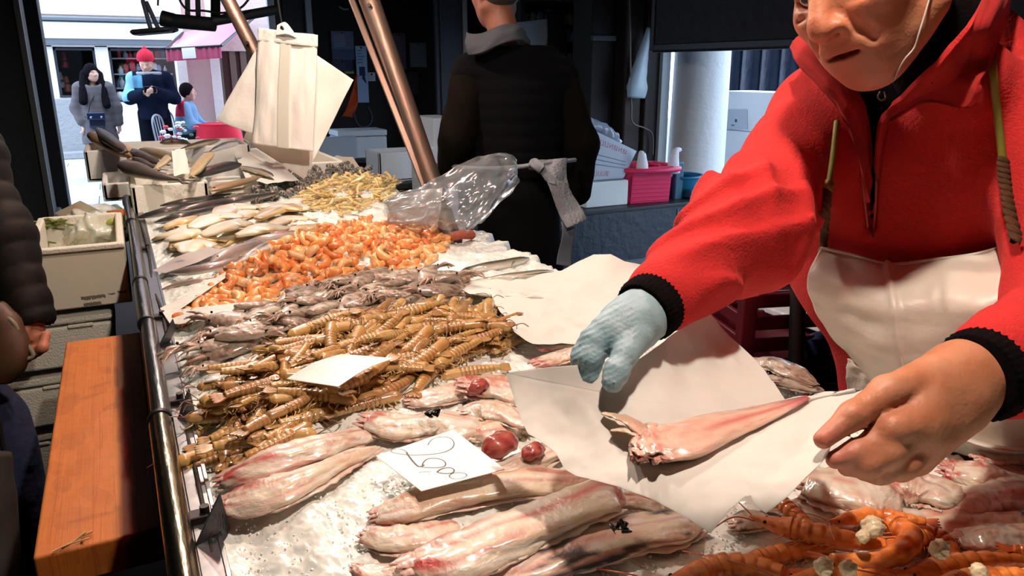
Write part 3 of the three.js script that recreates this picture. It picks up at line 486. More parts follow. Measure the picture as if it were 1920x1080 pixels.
// skinned monkfish tails: [px, py, width px] from the thick cut end to the tail
function monk(label, pts, { red = .35, tailRed = 0, dark = 0, lift = 0, s = 1, tone = 0, group, mat = M.wet, flatness = .46 } = {}) {
  seed(1000 + Math.round(s * 97) + pts[0][0] * 3 + pts[0][1]);
  const off = rr(0, 50), c = pts.map(([a, b, w, up]) => { const p0 = onIce(a, b, .02 + lift), r = w * .58 * pxm(p0), p = onIce(a, b, r * flatness * .8 + lift + (up || 0)); return [p, r]; });
  const rad = (t) => { const x = t * (c.length - 1), i = Math.min(Math.floor(x), c.length - 2), f = x - i; return lerp(c[i][1], c[i + 1][1], f * f * (3 - 2 * f)); };
  const end = (t) => Math.pow(clamp(Math.min(t / .05, (1 - t) / .07) * .9 + .1), .5);
  const g = loft(c.map((q) => q[0]), (t) => [rad(t) * end(t), rad(t) * flatness * end(t)], {
    n: 60, m: 30, flat: .8,
    bump: (t, a) => 1 + .32 * nz(t * 3.4 + off, Math.cos(a) * 1.1, Math.sin(a) * 1.1) + .10 * nz(t * 17 + off, Math.cos(a) * 4, Math.sin(a) * 4) + .22 * ss(.16, 0, t) * nz(t * 30 + off, Math.cos(a) * 4, Math.sin(a) * 4) - .12 * Math.exp(-Math.pow((a - 1.7) / .16, 2)) * ss(0, .2, t) * ss(1, .7, t),
    color: (t, a) => {
      const ca = Math.cos(a), sa = Math.sin(a), n1 = fbm(t * 4 + off, ca * 1.3, sa * 1.3, 3), n2 = fbm(t * 11 + off, ca * 3 + 5, sa * 3, 2);
      let k = mix3(CREAM, BUFF, clamp(.25 + n1 * 1.2 + tone)); k = mix3(k, PINK, clamp(.06 + n2 * 1.1 + n1 * .5) * .7); k = mix3(k, [.80, .76, .70], clamp(n2 * 1.2 - n1) * .8); const n3 = fbm(t * 2.2 + off, ca * 2.6, sa * 2.6 + 9, 2); k = mix3(k, [.55, .20, .15], ss(.28, .55, n3) * .7); k = mix3(k, [.60, .46, .26], ss(.25, .55, -n3) * .6);
      k = mix3(k, RED, clamp(red * (ss(.3, .02, t) * 1.3 + n2) * (.4 + n1 * 1.6))); k = mix3(k, RED, clamp(tailRed * ss(.72, 1, t + n1 * .15)));
      k = mix3(k, [.50, .12, .11], .7 * Math.exp(-Math.pow((a - 1.7) / .13, 2)) * clamp(.3 + n1 * 2));
      if (dark) k = mix3(k, DARKSKIN, clamp(dark * ss(.15, .4, n1 + (sa < .1 ? .45 : 0)) * 1.2));
      return mul3(k, 1);
    },
  });
  const o = tag(mesh('monkfish_tail', g, mat), label, 'fish', group);
  // thin ragged fin skin left along both sides
  for (const sd of [-1, 1]) { const L = c.map(([p, r], i) => { const q = c[Math.min(i + 1, c.length - 1)][0].clone().sub(c[Math.max(i - 1, 0)][0]).normalize(); return p.clone().add(V(-q.z * sd * r * .86, -r * flatness * .35, q.x * sd * r * .86)); }), w0 = c[0][1]; mesh('fin_skin', loft(L, (t) => [w0 * .34 * Math.sin(PI * clamp(.1 + t * .85)), w0 * .07], { n: 46, m: 8, bump: (t, a) => 1 + .9 * nz(t * 13 + off * sd, 3.1) + .5 * nz(t * 37 + off, a), color: (t, a) => mix3(mix3(CREAM, PINK, clamp(.4 + nz(t * 9 + off, a) * 1.2)), RED, clamp(red * .5 * nz(t * 14, off) * 2)) }), mat, o); }
  // ragged cut flesh at the thick end
  const r0 = c[0][1], d = c[1][0].clone().sub(c[0][0]).normalize(), cf = [];
  for (let i = 0; i < 5; i++) { const a = i / 5 * PI + .2, p = c[0][0].clone().add(V(-d.z * Math.cos(a) * r0 * .6, Math.sin(a) * r0 * .35, d.x * Math.cos(a) * r0 * .6)); cf.push(loft([p.clone().addScaledVector(d, r0 * .5), p.clone().addScaledVector(d, -r0 * .12), p.clone().addScaledVector(d, -r0 * rr(.25, .6))], (t) => [r0 * .36 * (1 - .8 * t), r0 * .13 * (1 - .8 * t)], { n: 12, m: 10, bump: (t, a) => 1 + .5 * nz(t * 8 + i, a), color: (t) => mix3(mix3(CREAM, PINK, .8), RED, clamp(red * .55 * rr(.1, 1))) })); }
  mesh('cut_flesh', cf, mat, o);
  return o;
}
monk('pale monkfish tail with a red cut end, upper of the pair by the front edge', [[418, 900, 62], [500, 872, 84], [590, 842, 72], [660, 822, 56], [704, 810, 34]], { red: 1.2 });
monk('pale monkfish tail with a wide pink cut end, lower of the front edge pair', [[424, 945, 70], [500, 928, 96], [580, 895, 70], [650, 862, 44], [712, 838, 22]], { red: .8, lift: .006 });
monk('monkfish tail half under the large price card', [[690, 790, 62], [752, 800, 74], [822, 796, 76], [900, 806, 60]], { red: .5, lift: .006, tone: -.2 });
monk('small pink monkfish tail touching the brown prawns', [[762, 752, 40], [820, 744, 52], [880, 730, 50], [950, 708, 40]], { red: .5, s: 2 });
monk('pink monkfish tail with a red spot beside the held paper', [[868, 726, 66], [920, 728, 72], [985, 742, 60], [1030, 760, 50]], { red: .9, s: 3, lift: .01 });
monk('rounded pale monkfish piece above the large price card', [[868, 776, 40], [905, 768, 56], [948, 778, 50], [985, 800, 34]], { red: .3, s: 4, lift: .022, tone: -.3 });
monk('pale monkfish piece lying under the edge of the held paper', [[880, 812, 50], [925, 806, 64], [980, 800, 60], [1040, 806, 50]], { red: .7, s: 5 });
monk('monkfish tail with dark skin at its end, reaching under the held paper', [[820, 908, 46], [900, 896, 52], [975, 872, 58], [1032, 846, 54], [1062, 826, 30]], { red: .3, tailRed: .7, dark: .35, s: 6, lift: .01 });
monk('buff monkfish tail lying just below the large price card', [[700, 968, 50], [770, 948, 76], [860, 925, 84], [960, 905, 88], [1060, 905, 70], [1120, 905, 40]], { red: .5, s: 7, tone: .15 });
monk('monkfish piece with ragged pink fins at the front of the ice', [[688, 1000, 46], [740, 1012, 72], [800, 1004, 62], [860, 985, 40]], { red: .6, s: 8 });
monk('large pale monkfish tail with a red end in the middle of the near row', [[760, 1072, 86], [850, 1045, 108], [930, 1012, 108], [1010, 980, 98], [1080, 950, 90], [1140, 932, 84], [1172, 940, 50]], { red: .5, tailRed: .85, s: 9, lift: .018 });
monk('nearest monkfish tail with black skin left along its side', [[900, 1092, 80], [990, 1062, 92], [1090, 1025, 92], [1180, 1002, 88], [1260, 992, 84], [1320, 980, 40]], { red: .5, dark: .9, s: 10, lift: .004, tone: .2 });
monk('red tipped monkfish head flap at the bottom edge of the ice', [[662, 1062, 20], [700, 1074, 40], [770, 1072, 60], [850, 1080, 60]], { red: 1.4, s: 11 });
monk('dark red monkfish strip under the lowest corner of the held paper', [[1120, 950, 40], [1180, 940, 44], [1240, 950, 40], [1290, 960, 26]], { red: 1.2, tailRed: .8, dark: .4, s: 12 });
monk('pink monkfish strip between the brown prawns and the glove', [[1000, 684, 32], [1040, 672, 40], [1080, 662, 40], [1130, 655, 34]], { red: .8, s: 13, lift: .02 });
monk('upper pink monkfish strip beside the gloved hand', [[1010, 655, 18], [1050, 648, 26], [1100, 640, 28]], { red: 1, s: 14, lift: .02 });
for (const [i, [px, py, r, l]] of [[938, 838, 40, 'dark red glossy monkfish liver beside the large price card'], [898, 728, 22, 'small dark red organ on the pink monkfish tail beside the held paper'], [1000, 850, 26, 'brown red scrap of monkfish flesh below the held paper']].entries()) {
  const p = onIce(px, py, .035), k = r * pxm(p); tag(mesh('fish_organ', loft([p.clone().add(V(-k, 0, .3 * k)), p.clone().add(V(0, .004, 0)), p.clone().add(V(k, 0, -.5 * k))], (t) => { const e = Math.sqrt(Math.max(.02, 1 - Math.pow(2 * t - 1, 2))); return [k * .7 * e, k * .55 * e]; }, { n: 18, m: 16, bump: (t, a) => 1 + .25 * nz(t * 5 + i * 7, a), color: (t, a) => mix3([.22, .012, .015], [.45, .12, .08], clamp(.4 + nz(t * 6, a * 2, i) * 1.2)) }), M.wetSmooth), l, 'fish');
}
{ // black scraps left on the fish
  for (const [px, py, l] of [[815, 782, 'black fin scrap on the monkfish above the price card'], [1162, 996, 'black fin scrap on the nearest monkfish tail']]) { const p = onIce(px, py, .052), g = []; seed(px); for (let i = 0; i < 7; i++) { const q = p.clone().add(V(rr(-.006, .006), rr(0, .004), rr(-.006, .006))); g.push(loft([q, q.clone().add(V(rr(-.008, .008), rr(.003, .008), rr(-.008, .008))), q.clone().add(V(rr(-.014, .014), rr(0, .012), rr(-.012, .012)))], (t) => [.0035 * (1.1 - t), .002 * (1.1 - t)], { n: 6, m: 6 })); } tag(mesh('fin_scrap', g, phy('#0a0a0b', .25)), l, 'fish scrap'); }
}
// right-hand heap of pink monkfish pieces by the bare hand
monk('pale round monkfish piece under the bare hand', [[1515, 905, 90], [1570, 915, 120], [1640, 930, 120], [1690, 950, 70]], { red: .4, s: 20, lift: .02, tone: -.2 });
monk('pink monkfish piece below the fingers of the bare hand', [[1480, 960, 60], [1540, 955, 84], [1600, 962, 70], [1660, 975, 40]], { red: .6, s: 21 });
monk('purple pink monkfish piece in the middle of the right heap', [[1640, 905, 70], [1700, 910, 96], [1750, 925, 90], [1790, 950, 60]], { red: 1.1, s: 22, lift: .02 });
monk('red monkfish piece behind the bare wrist', [[1770, 880, 60], [1830, 892, 80], [1890, 900, 70], [1950, 905, 60]], { red: 1.5, s: 23, lift: .015 });
monk('pale monkfish tail lying to the right edge of the heap', [[1780, 955, 70], [1840, 940, 86], [1910, 930, 90], [1980, 920, 80]], { red: .3, s: 24, lift: .01 });
monk('grey pink monkfish tail behind the orange prawns', [[1620, 985, 50], [1720, 985, 84], [1820, 985, 90], [1940, 990, 90]], { red: .4, s: 25, tone: .2 });
monk('pale monkfish piece at the right edge beyond the wrist', [[1830, 862, 40], [1880, 858, 50], [1940, 862, 50]], { red: .5, s: 26, lift: .03 });
monk('pale monkfish tail at the right edge above the orange prawns', [[1790, 1015, 50], [1850, 1010, 74], [1920, 1010, 80], [1990, 1015, 60]], { red: .3, s: 27, lift: .01 });
// pale and grey fish behind the held paper, near the apron
monk('pale fish with grey skin behind the held paper', [[1410, 678, 30], [1450, 682, 46], [1490, 700, 44], [1530, 722, 22]], { red: .1, dark: .5, s: 30, lift: .03 });
monk('grey brown fish behind the held paper below the pale one', [[1430, 712, 30], [1470, 715, 40], [1510, 726, 34], [1545, 732, 16]], { red: .3, dark: .7, s: 31, lift: .02 });
monk('dark fish peeping from under the torn corner of the held paper', [[1370, 985, 40], [1410, 975, 50], [1450, 975, 36], [1480, 985, 18]], { red: .2, dark: 1, s: 32, lift: .004 });

// ---- shellfish built in their own axes: nose at +x, lying on y = 0
const arc = (L, bend, n = 6) => Array.from({ length: n + 1 }, (_, i) => { const s = i / n - .5, a = s * bend; return bend ? V(Math.sin(a) * L / bend, 0, (1 - Math.cos(a)) * L / bend) : V(s * L, 0, 0); });
const seg = (t, n) => { const f = (t * n) % 1; return 1 - .16 * Math.pow(f, 3) + .04 * (1 - f); };
function prawnParts(L, w, bend, cols, { segs = 7, fan = true, legs = true, n = 30 } = {}) {
  const [back, belly, band] = cols, off = rr(0, 40), pts = arc(L, bend).map((p) => p.add(V(0, w * .55, 0)));
  const body = loft(pts, (t) => { const r = w * (.45 + .55 * Math.sin(Math.min(1, .12 + t * 1.15) * PI * .56)) * (t > .93 ? 1 - (t - .93) * 9 : 1) * .5 * 1.05; return [Math.max(r, w * .1), Math.max(r * .85, w * .1)]; }, { n, m: 12, bump: (t) => (t < .66 ? seg(t / .66, segs) : 1), color: (t, a) => { const s = Math.sin(a); let k = mix3(belly, back, ss(-.5, .5, s)); if (t < .66) k = mix3(k, band, ss(.55, .95, (t / .66 * segs) % 1) * .8); return mul3(k, 1 + .35 * nz(t * 8 + off, a, .3)); } });
  const a = pts[0], b = pts[1].clone().sub(a).normalize(), sd = V(-b.z, 0, b.x), tail = [];
  if (fan) for (const s of [-1, -.35, .35, 1]) tail.push(loft([a.clone().addScaledVector(b, w * .3), a.clone().addScaledVector(b, -w * .5).addScaledVector(sd, s * w * .35), a.clone().addScaledVector(b, -w * 0.95).addScaledVector(sd, s * w * .45)], (t) => [w * (.12 + .16 * Math.sin(t * PI)), w * .05], { n: 6, m: 6, color: () => mix3(band, back, .6) }));
  const lg = [], h = pts[pts.length - 1], hd = h.clone().sub(pts[pts.length - 2]).normalize(), hs = V(-hd.z, 0, hd.x);
  if (legs) { for (let i = 0; i < 5; i++) for (const s of [-1, 1]) { const p = pts[3].clone().lerp(h, i / 5); lg.push(loft([p.clone().add(V(0, -w * .2, 0)), p.clone().addScaledVector(hs, s * w * .7).add(V(rr(-.3, .3) * w, -w * .3, 0)), p.clone().addScaledVector(hs, s * w * rr(.7, .95)).add(V(rr(-.2, .5) * w, -w * .5, 0))], () => [w * .06, w * .06], { n: 4, m: 4, color: () => belly })); }
    for (const s of [-1, 1]) lg.push(loft([h, h.clone().addScaledVector(hd, L * .15).addScaledVector(hs, s * w * .5).add(V(0, w * .3, 0)), h.clone().addScaledVector(hd, L * .22).addScaledVector(hs, s * w * rr(.8, 1.6))], (t) => [w * .04, w * .04], { n: 8, m: 4, color: () => mul3(band, .9) })); }
  return { body, tail: tail.length ? merge(tail) : null, legs: lg.length ? merge(lg) : null };
}
// group -> many: makes variants, then clones them onto the given places
function many(name, label, cat, group, variants, places) {
  const protos = [];
  places.forEach(([p, e, s], i) => {
    const k = Math.floor(rnd() * variants.length); let o = protos[k];
    if (o) o = dup(o); else { const v = variants[k]; o = protos[k] = tag(mesh(name, v.body, v.mat), label, cat, group); if (v.tail) mesh('tail_fan', v.tail, v.mat, o); if (v.legs) mesh('legs', v.legs, v.mat, o); if (v.extra) for (const [n, g, m] of v.extra) mesh(n, g, m, o); }
    o.position.copy(p); o.rotation.copy(e); o.scale.setScalar(s);
  });
}
// brown raw prawns
{
  seed(40);
  const vs = Array.from({ length: 7 }, (_, i) => ({ ...prawnParts(.118, .021, rr(-.8, .8), [[[.46, .25, .07], [.54, .33, .11], [.38, .20, .07]][i % 3], [.66, .46, .19], [.20, .085, .025]], { segs: 10, n: 44 }), mat: M.wetSmooth }));
  const poly = [[362, 795], [356, 762], [366, 712], [480, 672], [600, 632], [720, 596], [850, 578], [930, 584], [985, 650], [950, 678], [860, 702], [745, 745], [690, 765], [600, 792], [525, 826], [450, 822]];
  const low = spots(poly, 95, .028).map(([x, z]) => [V(x, iceH(x, z) + .001, z), new THREE.Euler(rr(-.25, .25), rr(-.5, .5) + .35 + (rnd() < .5 ? PI : 0), rr(-.12, .12)), rr(.85, 1.15)]);
  const inner = [[420, 760], [440, 715], [600, 650], [740, 612], [900, 600], [950, 650], [850, 690], [720, 735], [600, 770], [480, 800]];
  const top = spots(inner, 105, .024).map(([x, z]) => [V(x, iceH(x, z) + rr(.016, .026), z), new THREE.Euler(rr(-.3, .3), rr(-.6, .6) * (rnd() < .3 ? 2.4 : 1) + .35 + (rnd() < .5 ? PI : 0), rr(-.18, .18)), rr(.8, 1.12)]);
  many('raw_prawn', 'amber brown raw prawn with dark banded shell heaped on ice', 'prawn', 'brown raw prawns heaped beside the monkfish', vs, [...low, ...top]);
  // three set apart at the edge of the heap
  for (const [px, py, t, l] of [[560, 680, .45, 'long banded raw prawn lying on bare ice above the blank price card'], [430, 840, 1.3, 'single raw prawn standing apart below the brown heap'], [500, 838, -.2, 'raw prawn lowest in the brown heap beside the upper monkfish tail']]) { const p = onIce(px, py, .001), v = vs[(px + py) % 7], o = tag(mesh('raw_prawn', v.body, v.mat), l, 'prawn'); mesh('tail_fan', v.tail, v.mat, o); mesh('legs', v.legs, v.mat, o); o.position.copy(p); o.rotation.y = t; o.scale.setScalar(1.25); }
}
// peeled orange shrimps
{
  seed(41);
  const vs = Array.from({ length: 8 }, (_, i) => { const O = [[.86, .26, .05], [.90, .36, .09], [.80, .20, .04], [.88, .48, .18]][i % 4], W = [.88, .66, .40], off = rr(0, 30), L = rr(.05, .066), bend = rr(1.6, 3.6), w = rr(.0165, .021), pts = arc(L, bend, 8).map((p) => p.add(V(0, w * .45, 0)));
    return { mat: M.wetSmooth, body: loft(pts, (t) => { const r = w * .5 * (.45 + .6 * Math.sin(Math.pow(t, .7) * PI * .8 + .25)); return [r, r * 1.05]; }, { n: 20, m: 10, bump: (t) => .94 + .1 * seg(t, 6), color: (t, a) => mix3(O, W, clamp(.42 + .6 * Math.sin(a + 2.6) + nz(t * 5 + off, a) * 1.1 - (t < .12 ? .8 : 0))) }) }; });
  const poly = [[320, 580], [400, 522], [520, 452], [620, 418], [730, 420], [840, 428], [862, 455], [800, 498], [700, 540], [600, 556], [480, 565]];
  const lay = (p, n, gap, a, b) => spots(p, n, gap).map(([x, z]) => [V(x, iceH(x, z) + rr(a, b), z), new THREE.Euler(rr(-.9, .9), rr(0, 6.28), rr(-.5, .5)), rr(.85, 1.15)]);
  const inner = [[400, 560], [440, 520], [540, 455], [630, 425], [730, 428], [830, 440], [780, 490], [690, 530], [590, 545]];
  many('peeled_shrimp', 'curled orange peeled shrimp in the large orange heap', 'shrimp', 'orange peeled shrimps in the middle heap', vs, [...lay(poly, 120, .024, .002, .008), ...lay(inner, 176, .017, .012, .03)]);
  const rest = new THREE.InstancedMesh(vs[1].body, M.wetSmooth, 240), m = new THREE.Matrix4(), q = new THREE.Quaternion(); rest.name = 'peeled_shrimp_heap'; rest.castShadow = rest.receiveShadow = true;
  lay(poly, 240, .016, -.002, .006).forEach(([p, e, s], i) => { q.setFromEuler(e); m.compose(p, q, V(s, s, s)); rest.setMatrixAt(i, m); }); tag(rest, 'orange peeled shrimps filling the bottom of the large orange heap', 'shrimp', null, 'stuff'); scene.add(rest);
}
// small squid and cuttlefish
{
  seed(42);
  const vs = Array.from({ length: 7 }, (_, i) => {
    const skin = [[.36, .30, .22], [.46, .40, .31], [.27, .23, .17], [.55, .49, .38]][i % 4], spot = [.12, .06, .045], L = rr(.07, .105), w = rr(.028, .036), off = rr(0, 40), bend = rr(-.5, .5), pts = arc(L, bend).map((p) => p.add(V(0, w * .42, 0)));
    const body = loft(pts, (t) => { const r = w * .5 * Math.pow(Math.sin(clamp(.08 + t * .9) * PI), .6); return [r * 1.2, r * .62]; }, { n: 22, m: 14, bump: (t, a) => 1 + .14 * nz(t * 6 + off, a), color: (t, a) => { const n = fbm(t * 9 + off, Math.cos(a) * 3, Math.sin(a) * 3, 3); return mix3(mix3(skin, spot, clamp(.2 + n * 1.6)), [.62, .52, .46], clamp(-Math.sin(a) * .8 + n * .5)); } });
    const h = pts[pts.length - 1], ten = [], eye = [];
    for (let k = 0; k < 7; k++) { const a = rr(-.9, .9), l = rr(.018, .036); ten.push(loft([h.clone().add(V(-.008, 0, 0)), h.clone().add(V(l * .5, rr(-.004, .008), Math.sin(a) * l * .4)), h.clone().add(V(l, -w * .3, Math.sin(a) * l * .9 + rr(-.01, .01)))], (t) => [.0042 * (1.15 - t), .0036 * (1.15 - t)], { n: 8, m: 6, color: () => mix3(skin, [.42, .25, .18], .5) })); }
    for (const s of [-1, 1]) { const e = new THREE.SphereGeometry(.0022, 10, 8); e.translate(h.x - .008, w * .56, h.z + s * w * .3); eye.push(e); }
    return { body, mat: M.wet, extra: [['tentacles', merge(ten), M.wet], ['eye', merge(eye), phy('#060607', .1)]] };
  });
  const poly = [[392, 652], [446, 598], [560, 560], [700, 524], [840, 528], [872, 556], [760, 586], [600, 612], [480, 636], [410, 665]];
  const lay = (n, gap, a, b) => spots(poly, n, gap).map(([x, z]) => [V(x, iceH(x, z) + rr(a, b), z), new THREE.Euler(rr(-.4, .4), rr(-.9, .9) + .4 + (rnd() < .5 ? PI : 0), rr(-.15, .15)), rr(.85, 1.25)]);
  many('small_squid', 'small mottled brown and grey squid in the row behind the prawns', 'squid', 'small squid between the shrimps and the prawns', vs, [...lay(60, .036, .001, .006), ...lay(52, .036, .014, .026)]);
  for (const [px, py, t, s, l] of [[392, 655, .5, 1.5, 'largest mottled squid at the front end of the squid row'], [470, 622, -.1, 1.4, 'glossy round squid lying on top near the front of the squid row']]) { const v = vs[px % 7], o = tag(mesh('small_squid', v.body, v.mat), l, 'squid'); for (const [n, g, m] of v.extra) mesh(n, g, m, o); o.position.copy(onIce(px, py, .006)); o.rotation.y = t + PI; o.scale.setScalar(s); }
}
// tiny pale shrimps
{
  seed(43);
  const vs = Array.from({ length: 5 }, () => ({ ...prawnParts(.062, .011, rr(-1.8, 1.8), [[.68, .50, .20], [.78, .62, .34], [.55, .36, .12]], { segs: 6, n: 16, legs: true }), mat: M.wetSmooth }));
  const poly = [[556, 392], [590, 352], [680, 336], [742, 350], [735, 385], [640, 405]];
  many('pale_shrimp', 'tiny straw yellow shrimp in the heap behind the orange shrimps', 'shrimp', 'straw yellow shrimps behind the orange heap', vs, [...spots(poly, 100, .02).map(([x, z]) => [V(x, iceH(x, z) + .004, z), new THREE.Euler(rr(-.6, .6), rr(0, 6.28), rr(-.3, .3)), rr(.9, 1.4)]), ...spots(poly, 100, .02).map(([x, z]) => [V(x, iceH(x, z) + rr(.014, .03), z), new THREE.Euler(rr(-.6, .6), rr(0, 6.28), rr(-.4, .4)), rr(.9, 1.5)])]);
}
// dark sea snails
{
  seed(44);
  const vs = Array.from({ length: 5 }, (_, i) => { const off = rr(0, 30), L = rr(.042, .06), w = rr(.026, .034); return { mat: M.wet, body: loft(arc(L, .4).map((p) => p.add(V(0, w * .4, 0))), (t) => { const r = w * .5 * Math.pow(Math.sin(clamp(.06 + t * .9) * PI), .7) * (1.1 - .5 * t); return [r, r * .9]; }, { n: 18, m: 12, bump: (t, a) => 1 + .12 * Math.sin(t * 26 + a) + .2 * nz(t * 5 + off, a), color: (t, a) => mix3([.055, .052, .045], [.34, .32, .26], clamp(.25 + .45 * Math.sin(t * 26 + a) + nz(t * 6 + off, a))) }) }; });
  const poly = [[470, 382], [468, 352], [520, 334], [580, 322], [650, 316], [694, 330], [640, 348], [560, 366]];
  many('sea_snail', 'dark grey ridged sea snail in the band before the white trays', 'sea snail', 'dark sea snails in a band across the stall', vs, [...spots(poly, 90, .03).map(([x, z]) => [V(x, iceH(x, z), z), new THREE.Euler(rr(-.6, .6), rr(0, 6.28), rr(-.3, .3)), rr(.8, 1.2)]), ...spots(poly, 50, .035).map(([x, z]) => [V(x, iceH(x, z) + .02, z), new THREE.Euler(rr(-.6, .6), rr(0, 6.28), rr(-.3, .3)), rr(.8, 1.2)])]);
}
// whole fish: [px, py, width px] from head to tail, on the ice or on a height of its own
function fish(label, pts, { back = [.06, .065, .06], side = [.5, .5, .46], belly = [.72, .70, .64], y, lift = 0, group, flat = .7, mat = M.wetSmooth, stripe = 0, tailfin = true } = {}) {
  const on = (a, b, u) => (y === undefined ? onIce(a, b, u + lift) : T(a, b, y + u)), c = pts.map(([a, b, w, u]) => { const p0 = on(a, b, .02), r = w / 2 * pxm(p0); return [on(a, b, r * flat * .85 + (u || 0)), r]; }), off = pts[0][0] * .1;
  const rad = (t) => { const x = t * (c.length - 1), i = Math.min(Math.floor(x), c.length - 2), f = x - i; return lerp(c[i][1], c[i + 1][1], f * f * (3 - 2 * f)); }, end = (t) => Math.sqrt(clamp(t / .12 + .05));
  const o = tag(mesh('whole_fish', loft(c.map((q) => q[0]), (t) => [rad(t) * end(t), rad(t) * flat * end(t)], { n: 40, m: 18, color: (t, a) => { const s = Math.sin(a + .5), n = nz(t * 10 + off, a, .7); let k = s > .15 ? mix3(side, back, ss(.15, .6, s + n * .2)) : mix3(side, belly, ss(.15, -.5, s)); if (stripe) k = mix3(k, back, stripe * ss(.2, .6, Math.sin(t * 60 + n * 4)) * ss(-.1, .5, s)); return mul3(k, 1 + .2 * n); } }), mat), label, 'fish', group);
  const e = c[c.length - 1][0], d = e.clone().sub(c[c.length - 2][0]).normalize(), sd = V(-d.z, 0, d.x), r = Math.max(...c.map((q) => q[1])), fin = phy(new THREE.Color(...mix3(back, side, .3)), .5);
  if (tailfin) mesh('tail_fin', [-1, 1].map((s) => loft([e.clone().addScaledVector(d, -r * .3), e.clone().addScaledVector(d, r * .5).addScaledVector(sd, s * r * .45), e.clone().addScaledVector(d, r * 1.2).addScaledVector(sd, s * r * .85)], (t) => [r * (.14 + .2 * t), r * .06], { n: 6, m: 6 })), fin, o);
  const hp = c[0][0].clone().lerp(c[1][0], .35); const ey = new THREE.SphereGeometry(r * .14, 10, 8); ey.translate(hp.x, hp.y + rad(.1) * flat * .75, hp.z + rad(.1) * .35); mesh('eye', ey, phy('#050505', .08), o);
  const fp = c[1][0]; mesh('side_fin', loft([fp.clone().add(V(0, rad(.3) * flat * .6, rad(.3) * .6)), fp.clone().addScaledVector(d, r * .6).add(V(0, rad(.3) * flat * .5, rad(.3) * .95)), fp.clone().addScaledVector(d, r * 1.1).add(V(0, 0, rad(.3) * 1.1))], (t) => [r * .16 * (1.2 - t), r * .03], { n: 6, m: 6 }), fin, o);
  return o;
}
fish('dark green backed fish lying on ice by the bronze strut', [[992, 484, 16], [960, 492, 24], [915, 500, 26], [880, 506, 18], [862, 514, 8]], { back: [.05, .055, .035], side: [.30, .30, .22] });
fish('pale silver fish lying below the dark green one', [[1038, 508, 12], [1000, 514, 22], [955, 520, 24], [915, 525, 16], [895, 527, 8]], { back: [.16, .15, .10], side: [.55, .50, .42] });
fish('second dark backed fish at the white paper edge', [[1040, 512, 10], [1015, 516, 15], [990, 519, 14], [972, 521, 8]], { back: [.06, .06, .045], side: [.25, .24, .18], lift: .012 });
fish('silver fish lying on grey paper at the front edge', [[318, 512, 16], [370, 506, 26], [420, 496, 24], [470, 478, 14], [488, 462, 8]], { back: [.20, .15, .14], side: [.60, .55, .50], lift: .014 });
fish('silver fish with a dark tail pointing into the orange shrimps', [[520, 452, 18], [490, 468, 26], [462, 482, 20], [438, 496, 10]], { back: [.16, .14, .13], side: [.66, .63, .58], lift: .03 });
fish('shiny pale fish behind the grey paper', [[396, 492, 22], [430, 476, 32], [470, 462, 26], [510, 450, 12]], { back: [.30, .24, .22], side: [.8, .77, .7], belly: [.85, .82, .76], lift: .024 });
fish('red gilled silver fish beside the orange heap', [[560, 436, 20], [525, 444, 28], [490, 450, 24], [458, 456, 10]], { back: [.34, .17, .15], side: [.62, .52, .48], lift: .03 });
fish('thin pinkish fish lowest at the front edge above the white paper', [[298, 545, 6], [330, 534, 12], [370, 526, 12], [400, 520, 5]], { back: [.4, .26, .22], side: [.6, .48, .42] });
for (const [i, [l, p]] of [['long dark grey fish nearest the white tray', [[258, 408, 14], [310, 396, 22], [370, 382, 20], [420, 372, 10]]], ['blackish long fish in the grey band at the front edge', [[290, 418, 14], [335, 408, 22], [390, 394, 18], [440, 384, 8]]], ['mottled grey fish across the grey band', [[330, 396, 14], [380, 386, 22], [430, 376, 18], [470, 368, 8]]], ['long grey fish in the grey band beneath the mottled one', [[400, 384, 12], [440, 376, 20], [490, 368, 16], [520, 362, 8]]], ['dark grey fish furthest along the grey band', [[300, 386, 10], [345, 378, 16], [395, 370, 14], [430, 364, 6]]]].entries()) fish(l, p, { back: [.05, .05, .048], side: [.17, .165, .15], belly: [.42, .40, .36], lift: .012 + i * .004, stripe: .5 });
